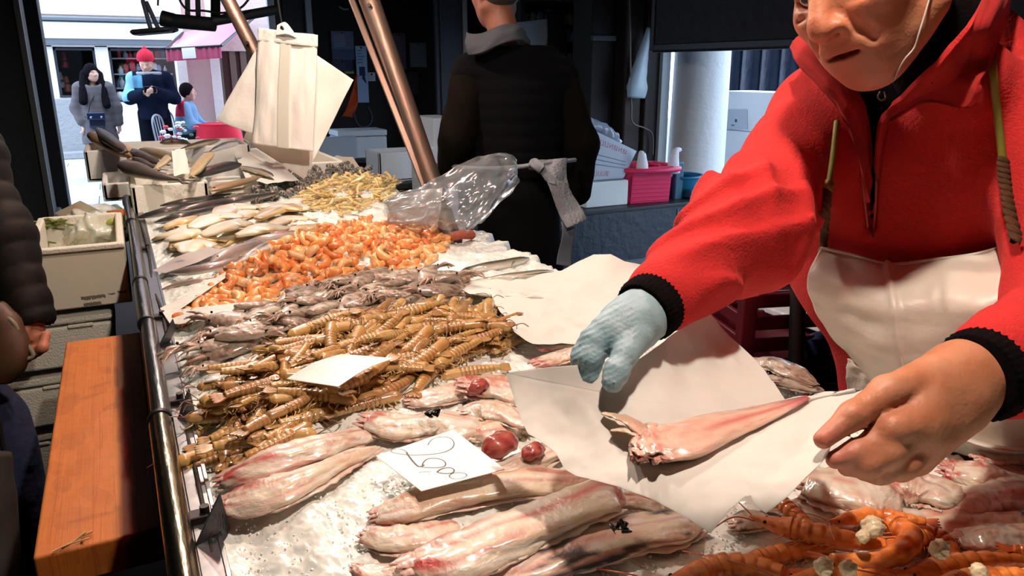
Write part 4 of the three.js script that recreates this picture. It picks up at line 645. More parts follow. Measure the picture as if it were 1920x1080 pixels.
// white undersides of flat fish with yellow edges
{
  seed(46);
  const labels = ['nearest the front edge of the stall', 'lying across the yellow edged row', 'at the inner end of the row', 'topmost by the grey band', 'half covered in the middle of the row', 'beside the silver fish'];
  const L = [[[278, 448], [340, 428], [400, 420]], [[300, 470], [360, 450], [430, 438]], [[330, 486], [375, 462], [420, 450]], [[340, 432], [410, 414], [480, 404]], [[390, 460], [450, 442], [520, 430]], [[410, 420], [470, 402], [530, 392]], [[430, 446], [490, 428], [560, 420]], [[470, 410], [530, 398], [590, 392]], [[480, 430], [540, 414], [590, 410]], [[500, 396], [550, 388], [600, 384]], [[280, 430], [330, 420], [380, 408]], [[360, 440], [430, 428], [490, 416]], [[440, 398], [500, 388], [560, 380]], [[520, 440], [560, 428], [600, 418]], [[310, 452], [350, 444], [400, 432]], [[398, 406], [440, 396], [490, 388]]];
  L.forEach((q, i) => {
    const mid = q[1], c = q.map(([a, b]) => onIce(lerp(mid[0], a, .66) + rr(-10, 10), lerp(mid[1], b, .66) + rr(-9, 9), .006 + (i % 4) * .008)), w = rr(.044, .062), off = rr(0, 30), yel = [.62, .38, .09];
    const o = tag(mesh('flat_fish', loft(c, (t) => { const r = w * Math.pow(Math.sin(clamp(.06 + t * .9) * PI), .7); return [r, .003 + r * .17]; }, { n: 26, m: 16, bump: (t, a) => 1 + .35 * nz(t * 4 + off, Math.cos(a), Math.sin(a)), color: (t, a) => mix3(mix3([.90, .84, .70], [.84, .66, .40], clamp(nz(t * 4 + off, a) * .8 + .1)), yel, clamp(ss(.7, .99, Math.abs(Math.cos(a))) * clamp(.5 + nz(t * 3 + off, 4) * 1.4) + (i % 3 === 1 ? .75 : 0) * ss(-.5, .2, nz(t * 4 + off, a)))) }), M.wetSmooth), 'white bellied flat fish with yellow edges in the row before the orange shrimps', 'fish', 'white bellied flat fish across the stall');
    const e = c[2], d = c[2].clone().sub(c[1]).normalize(), sd = V(-d.z, 0, d.x); mesh('tail_fin', loft([e.clone().addScaledVector(d, -.012), e.clone().addScaledVector(d, .012), e.clone().addScaledVector(d, .03)], (t) => [.006 + .012 * t, .002], { n: 5, m: 6 }), phy(new THREE.Color(.5, .34, .14), .5), o);
  });
}
// cooked orange prawns in the near right corner: points from tail to head in the picture
function cooked(label, pts, w, { lift = 0, meat = 0 } = {}) {
  seed(pts[0][0] * 7 + pts[0][1]);
  const k = w / 2 * pxm(onIce(pts[1][0], pts[1][1], .02)), c = pts.map(([a, b]) => onIce(a, b, k * .8 + lift)), off = rr(0, 50), O = [.88, .27, .05], D = [.60, .12, .02], Y = [.90, .52, .22], col = (t, a) => mix3(mix3(O, D, clamp(.25 + fbm(t * 6 + off, Math.cos(a) * 2, Math.sin(a) * 2, 3) * 1.3)), Y, clamp(-Math.sin(a) * .7 + nz(t * 14 + off, a) * .5 - .1));
  const o = tag(mesh('cooked_prawn', loft(c, (t) => { const r = k * (.42 + .6 * Math.sin(Math.min(1, .1 + t * .95) * PI * .6)) * (t > .96 ? .7 : 1); return [r, r * .9]; }, { n: 48, m: 20, bump: (t) => seg(t, 7) + .02, color: col }), M.wetSmooth), label, 'prawn');
  const h = c[c.length - 1], d = h.clone().sub(c[c.length - 2]).normalize(), sd = V(-d.z, 0, d.x);
  mesh('head', loft([h.clone().addScaledVector(d, -k * .3), h.clone().addScaledVector(d, k * .9), h.clone().addScaledVector(d, k * 2.2).add(V(0, k * .15, 0)), h.clone().addScaledVector(d, k * 3.4).add(V(0, k * .4, 0))], (t) => [k * (1.0 - .93 * Math.pow(t, 1.4)), k * (.98 - .9 * Math.pow(t, 1.2))], { n: 24, m: 16, color: (t, a) => mix3(col(t + .3, a), D, t * .5) }), M.wetSmooth, o);
  for (const s of [-1, 1]) { const e = new THREE.SphereGeometry(k * .17, 10, 8), q = h.clone().addScaledVector(d, k * 2).addScaledVector(sd, s * k * .4).add(V(0, k * .35, 0)); e.translate(q.x, q.y, q.z); mesh('eye', e, phy('#060404', .1), o); }
  for (let i = 0; i < 6; i++) for (const s of [-1, 1]) { const b = c[c.length - 1].clone().lerp(c[Math.max(0, c.length - 3)], i / 6); mesh('leg', loft([b.clone().add(V(0, -k * .3, 0)), b.clone().addScaledVector(sd, s * k * rr(.9, 1.3)).add(V(rr(-.4, .4) * k, -k * .2, rr(-.4, .4) * k)), b.clone().addScaledVector(sd, s * k * rr(1.4, 2.1)).addScaledVector(d, k * rr(.2, 1.4)).add(V(0, -k * .6, 0))], (t) => [k * .1 * (1.2 - t), k * .09 * (1.2 - t)], { n: 8, m: 6, color: () => mix3(O, D, .4) }), M.wetSmooth, o); }
  for (const s of [-1, 1]) mesh('antenna', loft([h.clone().addScaledVector(d, k * 2.6), h.clone().addScaledVector(d, k * 4.5).addScaledVector(sd, s * k * 1.2).add(V(0, k * .7, 0)), h.clone().addScaledVector(d, k * 6).addScaledVector(sd, s * k * 3.4).add(V(0, k * .2, 0))], (t) => [k * .06, k * .06], { n: 14, m: 5, color: () => [.5, .06, .02] }), M.wetSmooth, o);
  const a = c[0], b = c[1].clone().sub(a).normalize(), s2 = V(-b.z, 0, b.x);
  mesh('tail_fan', [-1, -.35, .35, 1].map((s) => loft([a.clone().addScaledVector(b, k * .3), a.clone().addScaledVector(b, -k * .7).addScaledVector(s2, s * k * .5), a.clone().addScaledVector(b, -k * 1.6).addScaledVector(s2, s * k)], (t) => [k * (.14 + .22 * Math.sin(t * PI)), k * .07], { n: 8, m: 8, color: () => D })), M.wetSmooth, o);
  return o;
}
cooked('orange cooked prawn lying straight at the top of the near right heap', [[1660, 1022], [1590, 1012], [1530, 1000], [1480, 990]], 44, { lift: .02 });
cooked('orange cooked prawn with the wide curl in the near right heap', [[1560, 1050], [1630, 1052], [1690, 1036], [1705, 1002], [1680, 985]], 46, { lift: .022 });
cooked('large orange prawn lowest at the left of the near right heap', [[1470, 1075], [1410, 1062], [1350, 1064], [1310, 1078]], 56, { lift: .0 });
cooked('orange prawn tucked under the torn corner of the held paper', [[1530, 1000], [1505, 975], [1480, 955], [1462, 938]], 30, { lift: .01 });
cooked('orange prawn with a thin tail behind the white meat', [[1735, 978], [1690, 972], [1640, 965], [1590, 975]], 30, { lift: .03 });
cooked('orange prawn along the bottom edge under the curled one', [[1740, 1090], [1660, 1082], [1590, 1078], [1530, 1086]], 46, { lift: .01 });
cooked('orange prawn at the bottom right pointing to the left', [[1920, 1050], [1850, 1052], [1790, 1060], [1740, 1072]], 46, { lift: .012 });
cooked('orange prawn in the bottom right corner of the heap', [[1940, 1080], [1880, 1085], [1830, 1092], [1790, 1100]], 54, { lift: .02 });
cooked('orange prawn with a round head beside the large white meat', [[1790, 1052], [1775, 1020], [1745, 1005], [1720, 1010]], 44, { lift: .008 });
cooked('dark orange prawn between the curled prawn and the ice', [[1560, 1025], [1510, 1030], [1460, 1040], [1420, 1050]], 40, { lift: .002 });
cooked('small orange prawn at the right edge of the heap', [[1900, 1030], [1930, 1035], [1960, 1045], [1990, 1050]], 36, { lift: .02 });
for (const [px, py, r, l] of [[1636, 988, 26, 'white lump of prawn meat on top of the orange heap'], [1762, 1030, 24, 'round white lump of prawn meat at the right of the curled prawn'], [1545, 1062, 22, 'white crumbs of meat below the curled prawn'], [1590, 1066, 20, 'pale crumbs of meat at the bottom edge of the heap'], [1835, 1072, 20, 'white scrap of meat in the bottom right corner'], [1618, 1006, 16, 'small white scrap beside the top lump of meat']]) {
  const p = onIce(px, py, .062), k = r * pxm(p); tag(mesh('prawn_meat', loft([p.clone().add(V(-.8 * k, -.3 * k, .4 * k)), p, p.clone().add(V(.8 * k, 0, -.6 * k))], (t) => { const e = Math.sqrt(Math.max(.03, 1 - Math.pow(2 * t - 1, 2))); return [k * .75 * e, k * .7 * e]; }, { n: 22, m: 18, bump: (t, a) => 1 + .4 * fbm(t * 6 + px, Math.cos(a) * 2, Math.sin(a) * 2, 2), color: (t, a) => mix3([.84, .70, .46], [.74, .50, .26], clamp(nz(t * 8, a, px) + .2)) }), M.wet), l, 'seafood');
}

// ---------------------------------------------------------------- papers, price cards, bags
const onTop = (up) => (x, y) => onIce(x, y, up);
{ // white paper spread behind the prawns
  const f = depthField([[860, 525, depthAt(onIce(860, 525, .012))], [930, 580, depthAt(onIce(930, 580, .03))], [1000, 640, depthAt(onIce(1000, 640, .035))], [1080, 635, depthAt(onIce(1080, 635, .035))], [1000, 560, depthAt(onIce(1000, 560, .02))], [1060, 505, depthAt(onIce(1060, 505, .02))], [1110, 480, depthAt(onIce(1110, 500, .04))], [1150, 480, depthAt(onIce(1150, 505, .04))], [1210, 496, depthAt(onIce(1210, 520, .03))], [1190, 560, depthAt(onIce(1190, 560, .03))]], 160);
  tag(mesh('paper_sheet', sheet([[852, 526], [900, 520], [985, 524], [1050, 506], [1085, 487], [1112, 476], [1145, 477], [1172, 488], [1215, 494], [1215, 545], [1180, 600], [1110, 640], [1040, 644], [1000, 638], [965, 622], [945, 590], [925, 566], [918, 541], [900, 552], [880, 552]], [1030, 560], (x, y) => P(x, y, f(x, y) - .028), { rings: 30, wrinkle: (p) => .009 * fbm(p.x * 9, p.z * 9, 1, 3) + .008 * Math.abs(nz(p.x * 16, p.z * 9, 4)) }), M.paper), 'large creased white paper spread on the ice behind the gloved hand', 'paper');
}
tag(mesh('paper_sheet', sheet([[300, 578], [350, 552], [440, 500], [436, 512], [380, 548], [322, 584], [360, 592], [480, 564], [486, 570], [400, 596], [336, 608], [318, 606]], [338, 580], onTop(.026), { rings: 10 }), M.paper), 'white paper under the front tip of the orange shrimp heap', 'paper');
tag(mesh('paper_sheet', sheet([[286, 508], [330, 482], [384, 462], [420, 468], [370, 492], [310, 512]], [350, 488], onTop(.022), { rings: 8 }), std('#a9a6a4', .8)), 'grey paper lying behind the silver fish at the front edge', 'paper');
tag(mesh('paper_sheet', sheet([[640, 418], [720, 396], [742, 404], [735, 418], [690, 424]], [700, 412], onTop(.03), { rings: 6 }), M.paper), 'narrow white paper between the yellow shrimps and the plastic bag', 'paper');
tag(mesh('paper_sheet', sheet([[560, 330], [600, 306], [632, 292], [662, 296], [680, 322], [640, 330], [600, 338]], [620, 318], (x, y) => P(x, y, 4.25 + (y - 320) * -.006), { rings: 8, wrinkle: (p) => .01 * nz(p.x * 20, p.z * 20, 2) }), std('#b9b3a6', .8)), 'crumpled greyish paper behind the sea snails', 'paper');
// hand-written price cards: strokes drawn in the card's own square (x along the first edge, y down the second)
function card(label, q, up, strokes, { lift = 0, bend = 0 } = {}) {
  const c = document.createElement('canvas'); c.width = 512; c.height = 384; const x = c.getContext('2d'); x.fillStyle = '#fbf9f2'; x.fillRect(0, 0, 512, 384);
  x.lineCap = x.lineJoin = 'round';
  for (const [w, col, ...p] of strokes) { x.strokeStyle = col; x.lineWidth = w; x.beginPath(); x.moveTo(p[0] * 512, p[1] * 384); for (let i = 2; i < p.length; i += 6) x.bezierCurveTo(p[i] * 512, p[i + 1] * 384, p[i + 2] * 512, p[i + 3] * 384, p[i + 4] * 512, p[i + 5] * 384); x.stroke(); }
  const t = new THREE.CanvasTexture(c); t.colorSpace = THREE.SRGBColorSpace;
  const w = q.map(([a, b, u]) => onIce(a, b, up + (u || 0))), mid = (a, b) => a.clone().lerp(b, .5).add(V(0, bend, 0));
  return tag(mesh('price_card', patch([[w[0], mid(w[0], w[1]), w[1]], [w[0].clone().lerp(w[3], .5), mid(w[0].clone().lerp(w[3], .5), w[1].clone().lerp(w[2], .5)), w[1].clone().lerp(w[2], .5)], [w[3], mid(w[3], w[2]), w[2]]], { nu: 16, nv: 12, thick: .0012 }), std('#ffffff', .6, { map: t })), label, 'price card');
}
const INK = '#3c4148';
// the near card in its picture: corners left, top, right, bottom; strokes given from the picture by the corner frame
const cardUV = (() => { const A = [705, 855], B = [850, 806], D = [790, 921]; return (px, py) => { const X = px - A[0], Y = py - A[1], bx = B[0] - A[0], by = B[1] - A[1], dx = D[0] - A[0], dy = D[1] - A[1], k = bx * dy - by * dx; return [(X * dy - Y * dx) / k, (Y * bx - X * by) / k]; }; })();
const ink = (w, ...p) => { const o = []; for (let i = 0; i < p.length; i += 2) o.push(...cardUV(680 + p[i] * .15625, 790 + p[i + 1] * .15625)); return [w, INK, ...o]; };
card('large white card with a handwritten price among the monkfish tails', [[705, 855, .01], [850, 806, .012], [946, 880, .014], [790, 921, .004]], .035, [
  ink(5, 790, 310, 800, 250, 840, 215, 930, 218, 1030, 215, 1090, 260, 1060, 320, 1010, 400, 820, 420, 640, 425, 500, 420, 380, 390, 368, 355, 370, 320, 500, 330, 570, 400),
  ink(9, 560, 400, 600, 450, 640, 510, 690, 545, 720, 550, 740, 540, 745, 530), ink(6, 730, 530, 740, 470, 790, 450, 850, 455, 940, 455, 1000, 490, 960, 535, 920, 560, 780, 565, 700, 545),
  ink(7, 880, 600, 900, 570, 950, 550, 1000, 548, 1060, 545, 1070, 580, 1030, 600, 990, 615, 910, 612, 880, 600), ink(5, 1000, 630, 1030, 590, 1120, 585, 1170, 600, 1210, 620, 1180, 665, 1090, 668, 1030, 670, 1000, 650, 1000, 630), ink(3, 700, 610, 740, 598, 780, 596, 820, 600)], {});
card('curved almost blank white card lying on the brown prawns', [[537, 711, .0], [640, 664, .02], [738, 672, .01], [634, 725, .012]], .062, [[2, '#c9c7bd', .3, .3, .4, .25, .5, .3, .55, .4], [2, '#c9c7bd', .4, .6, .5, .55, .6, .6, .7, .62]], { bend: .006 });
card('white card with a sketchy price beside the dark green fish', [[762, 524, 0], [824, 488, .01], [884, 492, .01], [836, 528, 0]], .022, [[9, INK, .3, .35, .38, .2, .5, .15, .55, .3], [9, INK, .25, .6, .3, .5, .42, .45, .5, .5], [7, INK, .55, .3, .68, .3, .72, .5, .6, .62], [6, INK, .2, .78, .28, .7, .3, .7, .36, .76]], {});
// the sheaf of bags that hangs over the stall
{
  const d = 2.05, b = thing('bag_sheaf', 'sheaf of cream white bags hanging on a hook over the far fish', 'bags'), bm = phy(new THREE.Color(.92, .90, .84), .6, { transmission: .12, thickness: 0, bumpMap: T_paper, bumpScale: .0008 });
  const Q = (px, py, dd = 0) => P(px, py, d + dd);
  const wr = (s) => (u, v) => .006 * fbm(u * 4 + s, v * 2.5, s, 2) + .002 * nz(u * 16 + s, v * 2, s);
  mesh('back_bag', patch([[Q(530, 60, .05), Q(598, 106, .06), Q(663, 150, .06)], [Q(494, 162, .05), Q(558, 204, .07), Q(618, 240, .07)], [Q(456, 262, .05), Q(516, 300, .06), Q(570, 336, .07)]], { nu: 30, nv: 30, thick: .002, wrinkle: wr(1) }), bm, b);
  mesh('side_bag', patch([[Q(486, 84, .02), Q(530, 84, .015), Q(576, 84, .02)], [Q(446, 154, .022), Q(509, 170, .01), Q(572, 186, .02)], [Q(405, 226, .025), Q(488, 257, .01), Q(568, 290, .02)]], { nu: 30, nv: 30, thick: .002, wrinkle: wr(2) }), bm, b);
  mesh('front_bag', patch([[Q(484, 54), Q(540, 60, -.008), Q(595, 67)], [Q(482, 120), Q(536, 126, -.012), Q(594, 132)], [Q(478, 200), Q(532, 206, -.014), Q(590, 208)], [Q(474, 270), Q(530, 277, -.01), Q(588, 284)]], { nu: 40, nv: 40, thick: .003, wrinkle: (u, v) => wr(3)(u, v) + .004 * Math.sin(u * 9) + .0025 * ss(.1, .06, v) }), bm, b);
  mesh('gusset', patch([[Q(526, 62, -.012), Q(546, 64, -.012)], [Q(520, 200, -.016), Q(542, 202, -.016)], [Q(520, 276, -.013), Q(542, 279, -.013)]], { nu: 6, nv: 20, thick: .0012 }), phy(new THREE.Color(.74, .76, .66), .6, { transmission: .2, thickness: 0 }), b);
  mesh('hem', patch([[Q(484, 53, -.006), Q(540, 60, -.014), Q(596, 66, -.006)], [Q(483, 76, -.006), Q(540, 82, -.014), Q(596, 88, -.006)]], { nu: 16, nv: 4, thick: .003, wrinkle: (u) => .002 * Math.sin(u * 40) }), bm, b);
  mesh('top_flap', patch([[Q(520, 48, .0), Q(535, 42, -.01), Q(550, 60, .01)], [Q(518, 66, -.02), Q(540, 64, -.03), Q(560, 74, -.01)]], { nu: 8, nv: 6, thick: .002 }), bm, b);
  mesh('cord', [tube([Q(530, 52), Q(524, 20), Q(520, -20, .02), Q(518, -220, .05), Q(516, -700, .1)], .003, 30, 6), tube([Q(534, 60, -.02), Q(528, 50, -.02), Q(528, 62, .02)], .003, 16, 6)], M.rubber, b);
}
// loosely standing clear plastic bag behind the shrimps
{
  const pl = phy(new THREE.Color(.86, .88, .9), .16, { transmission: .93, thickness: 0, roughness: .14 }), dd = depthAt(onIce(800, 440, .02)), b = thing('plastic_bag', 'crumpled clear plastic bag standing behind the bronze struts', 'bag');
  const Q = (px, py, k) => P(px, py, dd + k), wr = (s, a) => (u, v) => a * fbm(u * 4 + s, v * 4, s, 2) + a * .8 * Math.abs(nz(u * 8, v * 3, s));
  mesh('front_film', patch([[Q(722, 376, 0), Q(800, 345, -.04), Q(880, 300, -.04), Q(930, 290, 0), Q(966, 300, .02)], [Q(722, 390, -.02), Q(800, 370, -.10), Q(880, 340, -.10), Q(940, 330, -.06), Q(968, 322, .0)], [Q(724, 410, -.02), Q(800, 395, -.12), Q(870, 385, -.12), Q(925, 368, -.08), Q(962, 345, 0)], [Q(728, 422, .0), Q(790, 424, -.04), Q(850, 430, -.04), Q(880, 432, -.02), Q(900, 415, 0)]], { nu: 50, nv: 40, thick: .0008, wrinkle: wr(2, .022) }), pl, b);
  mesh('back_film', patch([[Q(722, 376, .03), Q(800, 350, .06), Q(880, 306, .08), Q(930, 294, .06), Q(966, 302, .04)], [Q(724, 392, .05), Q(800, 376, .1), Q(880, 346, .12), Q(940, 334, .1), Q(966, 324, .04)], [Q(728, 420, .02), Q(790, 420, .06), Q(850, 424, .06), Q(880, 426, .04), Q(900, 412, .03)]], { nu: 40, nv: 30, thick: .0008, wrinkle: wr(7, .02) }), pl, b);
  mesh('handle_loop', tube([Q(900, 296, 0), Q(940, 290, -.02), Q(966, 305, 0), Q(962, 345, .0), Q(930, 372, .0)], .004, 40, 6), pl, b);
  const fold = [[740, 380], [800, 366], [770, 400], [850, 352], [900, 330]]; mesh('folded_sheet', patch([[Q(724, 380, 0), Q(780, 360, .02), Q(830, 352, .02)], [Q(730, 400, .02), Q(780, 392, 0), Q(826, 392, .02)], [Q(732, 420, .01), Q(780, 420, .0), Q(820, 420, .02)]], { nu: 24, nv: 20, thick: .001, wrinkle: wr(11, .015) }), phy(new THREE.Color(.80, .80, .78), .3, { transmission: .6, thickness: 0 }), b);
}

// ---------------------------------------------------------------- foam boxes, trays and far fish
function foamBox(label, x0, x1, y0, y1, z0, z1, { lid = false, open = false, mat = M.foam, group, name = 'foam_box' } = {}) {
  const b = thing(name, label, 'box', [(x0 + x1) / 2, y0, (z0 + z1) / 2], 0, group), w = Math.abs(x1 - x0), d = Math.abs(z1 - z0), h = y1 - y0, t = Math.min(.025, w * .1);
  if (open) mesh('shell', [box(w, .02, d, 0, .01, 0), box(t, h, d, -w / 2 + t / 2, h / 2, 0, .008), box(t, h, d, w / 2 - t / 2, h / 2, 0, .008), box(w, h, t, 0, h / 2, -d / 2 + t / 2, .008), box(w, h, t, 0, h / 2, d / 2 - t / 2, .008)], mat, b);
  else mesh('shell', [box(w, h * (lid ? .78 : 1), d, 0, h * (lid ? .39 : .5), 0, .012)], mat, b);
  if (lid) mesh('lid', [box(w + .012, h * .2, d + .012, 0, h * .9, 0, .012), box(w * .25, .012, .012, w * .2, h * .76, d / 2)], mat, b);
  return b;
}
{ // far trays on the stall's end, with dark fish
  const stand = thing('tray_stand', 'low steel stand carrying the white trays beyond the ice', 'stand'); mesh('top', span(-.02, 1.05, .93, .955, -5.6, -3.98), M.darkSteel, stand); for (const [x, z] of [[.05, -4.1], [1, -4.1], [.05, -5.5], [1, -5.5]]) mesh('leg', span(x - .025, x + .025, 0, .93, z - .025, z + .025), M.darkSteel, stand);
  const grey = std(new THREE.Color(.72, .70, .66), .8, { bumpMap: T_foam, bumpScale: .001 }), cream = std(new THREE.Color(.82, .79, .70), .75, { bumpMap: T_foam, bumpScale: .001 });
  const C = atZ(243, 349, -3.40), C2 = atZ(390, 332, -3.40), B = atZ(190, 345, -3.98), A = atZ(156, 283, -4.72);
  foamBox('cream foam tray nearest the grey fish at the end of the ice', C.x, C2.x, .912, C.y, -3.78, -3.40, { open: true, mat: cream });
  foamBox('grey foam tray jutting out past the front rail', B.x, .62, .957, B.y, -4.45, -3.98, { open: true, mat: grey });
  foamBox('furthest grey foam tray jutting out below the woman in grey', A.x, .68, .957, A.y, -5.2, -4.72, { open: true, mat: grey });
  foamBox('foam tray under the brown flat fish behind the sea snails', C2.x + .02, .63, .912, 1.03, -3.93, -3.46, { open: true, mat: cream });
  foamBox('furthest cream foam tray below the hanging bags', .66, 1.05, .957, 1.08, -4.95, -4.02, { open: true, mat: cream });
  const k = { back: [.05, .046, .04], side: [.24, .20, .14], belly: [.68, .56, .38], flat: .7, mat: M.dull };
  fish('large dark fish with an orange belly at the front corner of the far tray', [[168, 250, 20], [195, 264, 36], [225, 280, 34], [256, 294, 18]], { ...k, y: 1.12, belly: [.75, .42, .2], side: [.66, .42, .22], back: [.50, .30, .16] });
  fish('black fish standing behind the orange bellied one', [[182, 240, 12], [200, 258, 26], [222, 274, 22], [236, 284, 10]], { ...k, y: 1.16, belly: [.1, .09, .08], side: [.04, .035, .03] });
  fish('dark blue fish beside the orange bellied one', [[232, 280, 18], [258, 290, 26], [285, 300, 20], [300, 308, 8]], { ...k, y: 1.12, side: [.05, .06, .11] });
  fish('olive pale fish in the middle of the far tray', [[262, 280, 16], [295, 288, 26], [325, 296, 22], [352, 304, 10]], { ...k, y: 1.13, side: [.50, .40, .20], back: [.2, .16, .09] });
  fish('dark headed fish with its pale throat over the near tray', [[228, 306, 26], [255, 318, 40], [295, 330, 26], [340, 338, 8]], { ...k, y: 1.12, side: [.06, .05, .04], belly: [.7, .62, .5] });
  fish('black fish lying along the near edge of the far tray', [[452, 308, 14], [425, 312, 26], [395, 320, 26], [360, 330, 14]], { ...k, y: 1.10, belly: [.05, .045, .04], side: [.03, .028, .026] });
  fish('pale yellow fish slanting up in front of the black one', [[400, 286, 12], [385, 298, 22], [370, 316, 22], [358, 330, 10]], { ...k, y: 1.13, side: [.60, .48, .26], back: [.42, .32, .16] });
  fish('second pale fish beside the blank white card of the far tray', [[345, 282, 14], [322, 292, 20], [305, 306, 16], [292, 316, 8]], { ...k, y: 1.13, side: [.66, .56, .38], back: [.4, .32, .2] });
  fish('brown fish furthest back in front of the man in the red hat', [[300, 268, 12], [320, 265, 18], [342, 266, 14], [356, 270, 6]], { ...k, y: 1.12, side: [.20, .10, .05] });
  fish('dark brown fish furthest back below the cafe chairs', [[412, 262, 10], [385, 268, 18], [360, 274, 14], [340, 280, 6]], { ...k, y: 1.12, side: [.10, .06, .03] });
  fish('shiny grey fish below the red cafe table', [[446, 268, 14], [425, 272, 18], [408, 278, 14], [395, 284, 6]], { ...k, y: 1.14, side: [.36, .36, .38], belly: [.7, .7, .7] });
  fish('small black fish beneath the blue one', [[240, 296, 14], [262, 302, 20], [284, 312, 14], [300, 318, 6]], { ...k, y: 1.11, side: [.03, .03, .035], belly: [.1, .09, .09] });
  fish('brown mottled flat fish in the tray behind the sea snails', [[392, 358, 22], [420, 350, 34], [450, 342, 30], [482, 332, 14]], { ...k, y: 1.07, side: [.34, .24, .12], back: [.26, .18, .09], flat: .35, stripe: .6 });
  fish('thin pale fish in front of the brown flat one', [[398, 364, 8], [430, 358, 12], [460, 353, 10], [484, 348, 5]], { ...k, y: 1.05, side: [.6, .5, .34], back: [.4, .3, .2], flat: .5 });
  fish('grey fish on the white paper below the hanging bags', [[512, 330, 12], [490, 322, 16], [465, 316, 12], [448, 312, 6]], { ...k, y: 1.08, side: [.3, .28, .25] });
  const cp = (a, b, y) => T(a, b, y); tag(mesh('price_card', patch([[cp(322, 282, 1.2), cp(346, 278, 1.2)], [cp(326, 330, 1.12), cp(356, 324, 1.12)]], { nu: 6, nv: 6, thick: .0014, wrinkle: (u, v) => .01 * nz(u * 3, v * 3, 1) }), M.card), 'blank white card standing among the dark fish of the far tray', 'price card');
  tag(mesh('paper_sheet', sheet([[440, 290], [480, 280], [530, 310], [560, 338], [500, 344], [460, 332]], [500, 315], (x, y) => T(x, y, 1.07), { rings: 8, wrinkle: (p) => .008 * nz(p.x * 18, p.z * 18, 6) }), M.paper), 'white paper under the grey fish below the hanging bags', 'paper');
}
{ // stack of foam boxes in front of the stall, clear bag with herbs on top
  const fm = std(new THREE.Color(.66, .63, .53), .75, { bumpMap: T_foam, bumpScale: .0015 });
  const ys = [[462, 578], [586, 686], [694, 790], [797, 888]], zf = -2.70, xr = [234, 206, 132, 106], xl = [60, 38, 28, 36];
  const t = document.createElement('canvas'); t.width = 512; t.height = 256; const x = t.getContext('2d'); x.fillStyle = '#d2ccb8'; x.fillRect(0, 0, 512, 256); x.fillStyle = '#4a443c'; const smudge = (x0, x1, y, h) => { for (let a = x0; a < x1; a += 7) x.fillRect(a, y - h + rr(0, 3), 5.6, h - rr(0, 5)); }; seed(8); smudge(250, 372, 96, 17); smudge(258, 345, 124, 17); smudge(392, 424, 88, 10); smudge(440, 484, 84, 12); x.fillRect(392, 128, 6, 6);
  x.fillStyle = '#c07a60'; for (const [a, b, c] of [[200, 190, 30], [330, 186, 24]]) { x.beginPath(); x.moveTo(a - c, b + 30); x.quadraticCurveTo(a - c, b - 30, a, b - 34); x.quadraticCurveTo(a + c, b - 20, a + c * .6, b); x.quadraticCurveTo(a + c * 1.2, b + 30, a - c * .2, b + 34); x.fill(); }
  const tx = new THREE.CanvasTexture(t); tx.colorSpace = THREE.SRGBColorSpace;
  const nameOf = ['top printed foam box of the stack beside the customer', 'second foam box from the top of the stack beside the customer', 'third foam box from the top of the stack, behind the plank', 'lowest visible foam box of the stack, behind the plank'];
  let yl = 0;
  ys.forEach(([a, b], i) => {
    const top = atZ(150, a, zf - i * .03).y, bot = atZ(150, b, zf - i * .03).y, L = atZ(xl[i], a, zf - i * .03).x - (i ? .05 : .03), R = atZ(xr[i], a, zf - i * .03).x;
    const g = foamBox(nameOf[i], L, R, bot, top, zf - .62, zf - i * .03, { mat: fm, lid: i > 0, open: i === 0 }); yl = bot;
    if (!i) { mesh('printed_front', box(R - L - .01, top - bot - .01, .002, 0, (top - bot) / 2, (.62) / 2 + .001, 0), std('#ffffff', .75, { map: (() => { const k = tx.clone(); k.repeat.set(1 / (R - L), 1 / (top - bot)); k.offset.set(.5, .5 - 0); k.wrapS = k.wrapT = THREE.ClampToEdgeWrapping; return k; })() }), g); mesh('front_rim', box(R - L, .018, .03, 0, top - bot - .006, .62 / 2, .006), fm, g); }
  });
  const b = foamBox('foam box at the floor under the stack beside the customer', -.56, -.2, .0, yl, zf - .62, zf - .12, { mat: std(new THREE.Color(.12, .12, .12), .8), lid: true });
  const d = 3.02, bg = thing('produce_bag', 'clear bag with pale produce on the top foam box', 'bag'), Q = (px, py, k = 0) => P(px, py, d + k);
  mesh('film', patch([[Q(100, 430, .1), Q(120, 396, .25), Q(165, 384, .3), Q(238, 392, .25)], [Q(98, 445, -.02), Q(130, 405, 0), Q(175, 396, 0), Q(240, 410, .1)], [Q(96, 456, -.1), Q(135, 432, -.16), Q(180, 428, -.16), Q(238, 446, -.05)], [Q(104, 462, -.06), Q(140, 462, -.1), Q(180, 462, -.1), Q(230, 462, -.02)]], { nu: 40, nv: 36, thick: .001, wrinkle: (u, v) => .03 * fbm(u * 5, v * 5, 3, 3) }), phy(new THREE.Color(.88, .88, .78), .2, { transmission: .5, thickness: 0 }), bg);
  seed(61); for (let i = 0; i < 60; i++) { const q = Q(rr(108, 230), rr(412, 456), rr(-.1, .2)), r = rr(.016, .035); mesh('produce', loft([q.clone().add(V(-r, 0, r * .4)), q.clone().add(V(0, r * .3, 0)), q.clone().add(V(r, 0, -r * .5))], (t) => { const e = Math.sqrt(Math.max(.04, 1 - (2 * t - 1) ** 2)); return [r * .8 * e, r * .6 * e]; }, { n: 10, m: 10 }), std(['#b9ad6e', '#cfc595', '#9aa04a', '#c8bd9a'][i % 4], .6), bg); }
  tag(mesh('paper_sheet', sheet([[102, 400], [150, 376], [198, 400], [160, 414], [125, 412]], [150, 398], (a, c) => P(a, c, 3.08), { rings: 6, wrinkle: (p) => .006 * nz(p.x * 22, p.y * 30, 2) }), std('#a89e88', .8)), 'creased paper on top of the clear produce bag', 'paper');
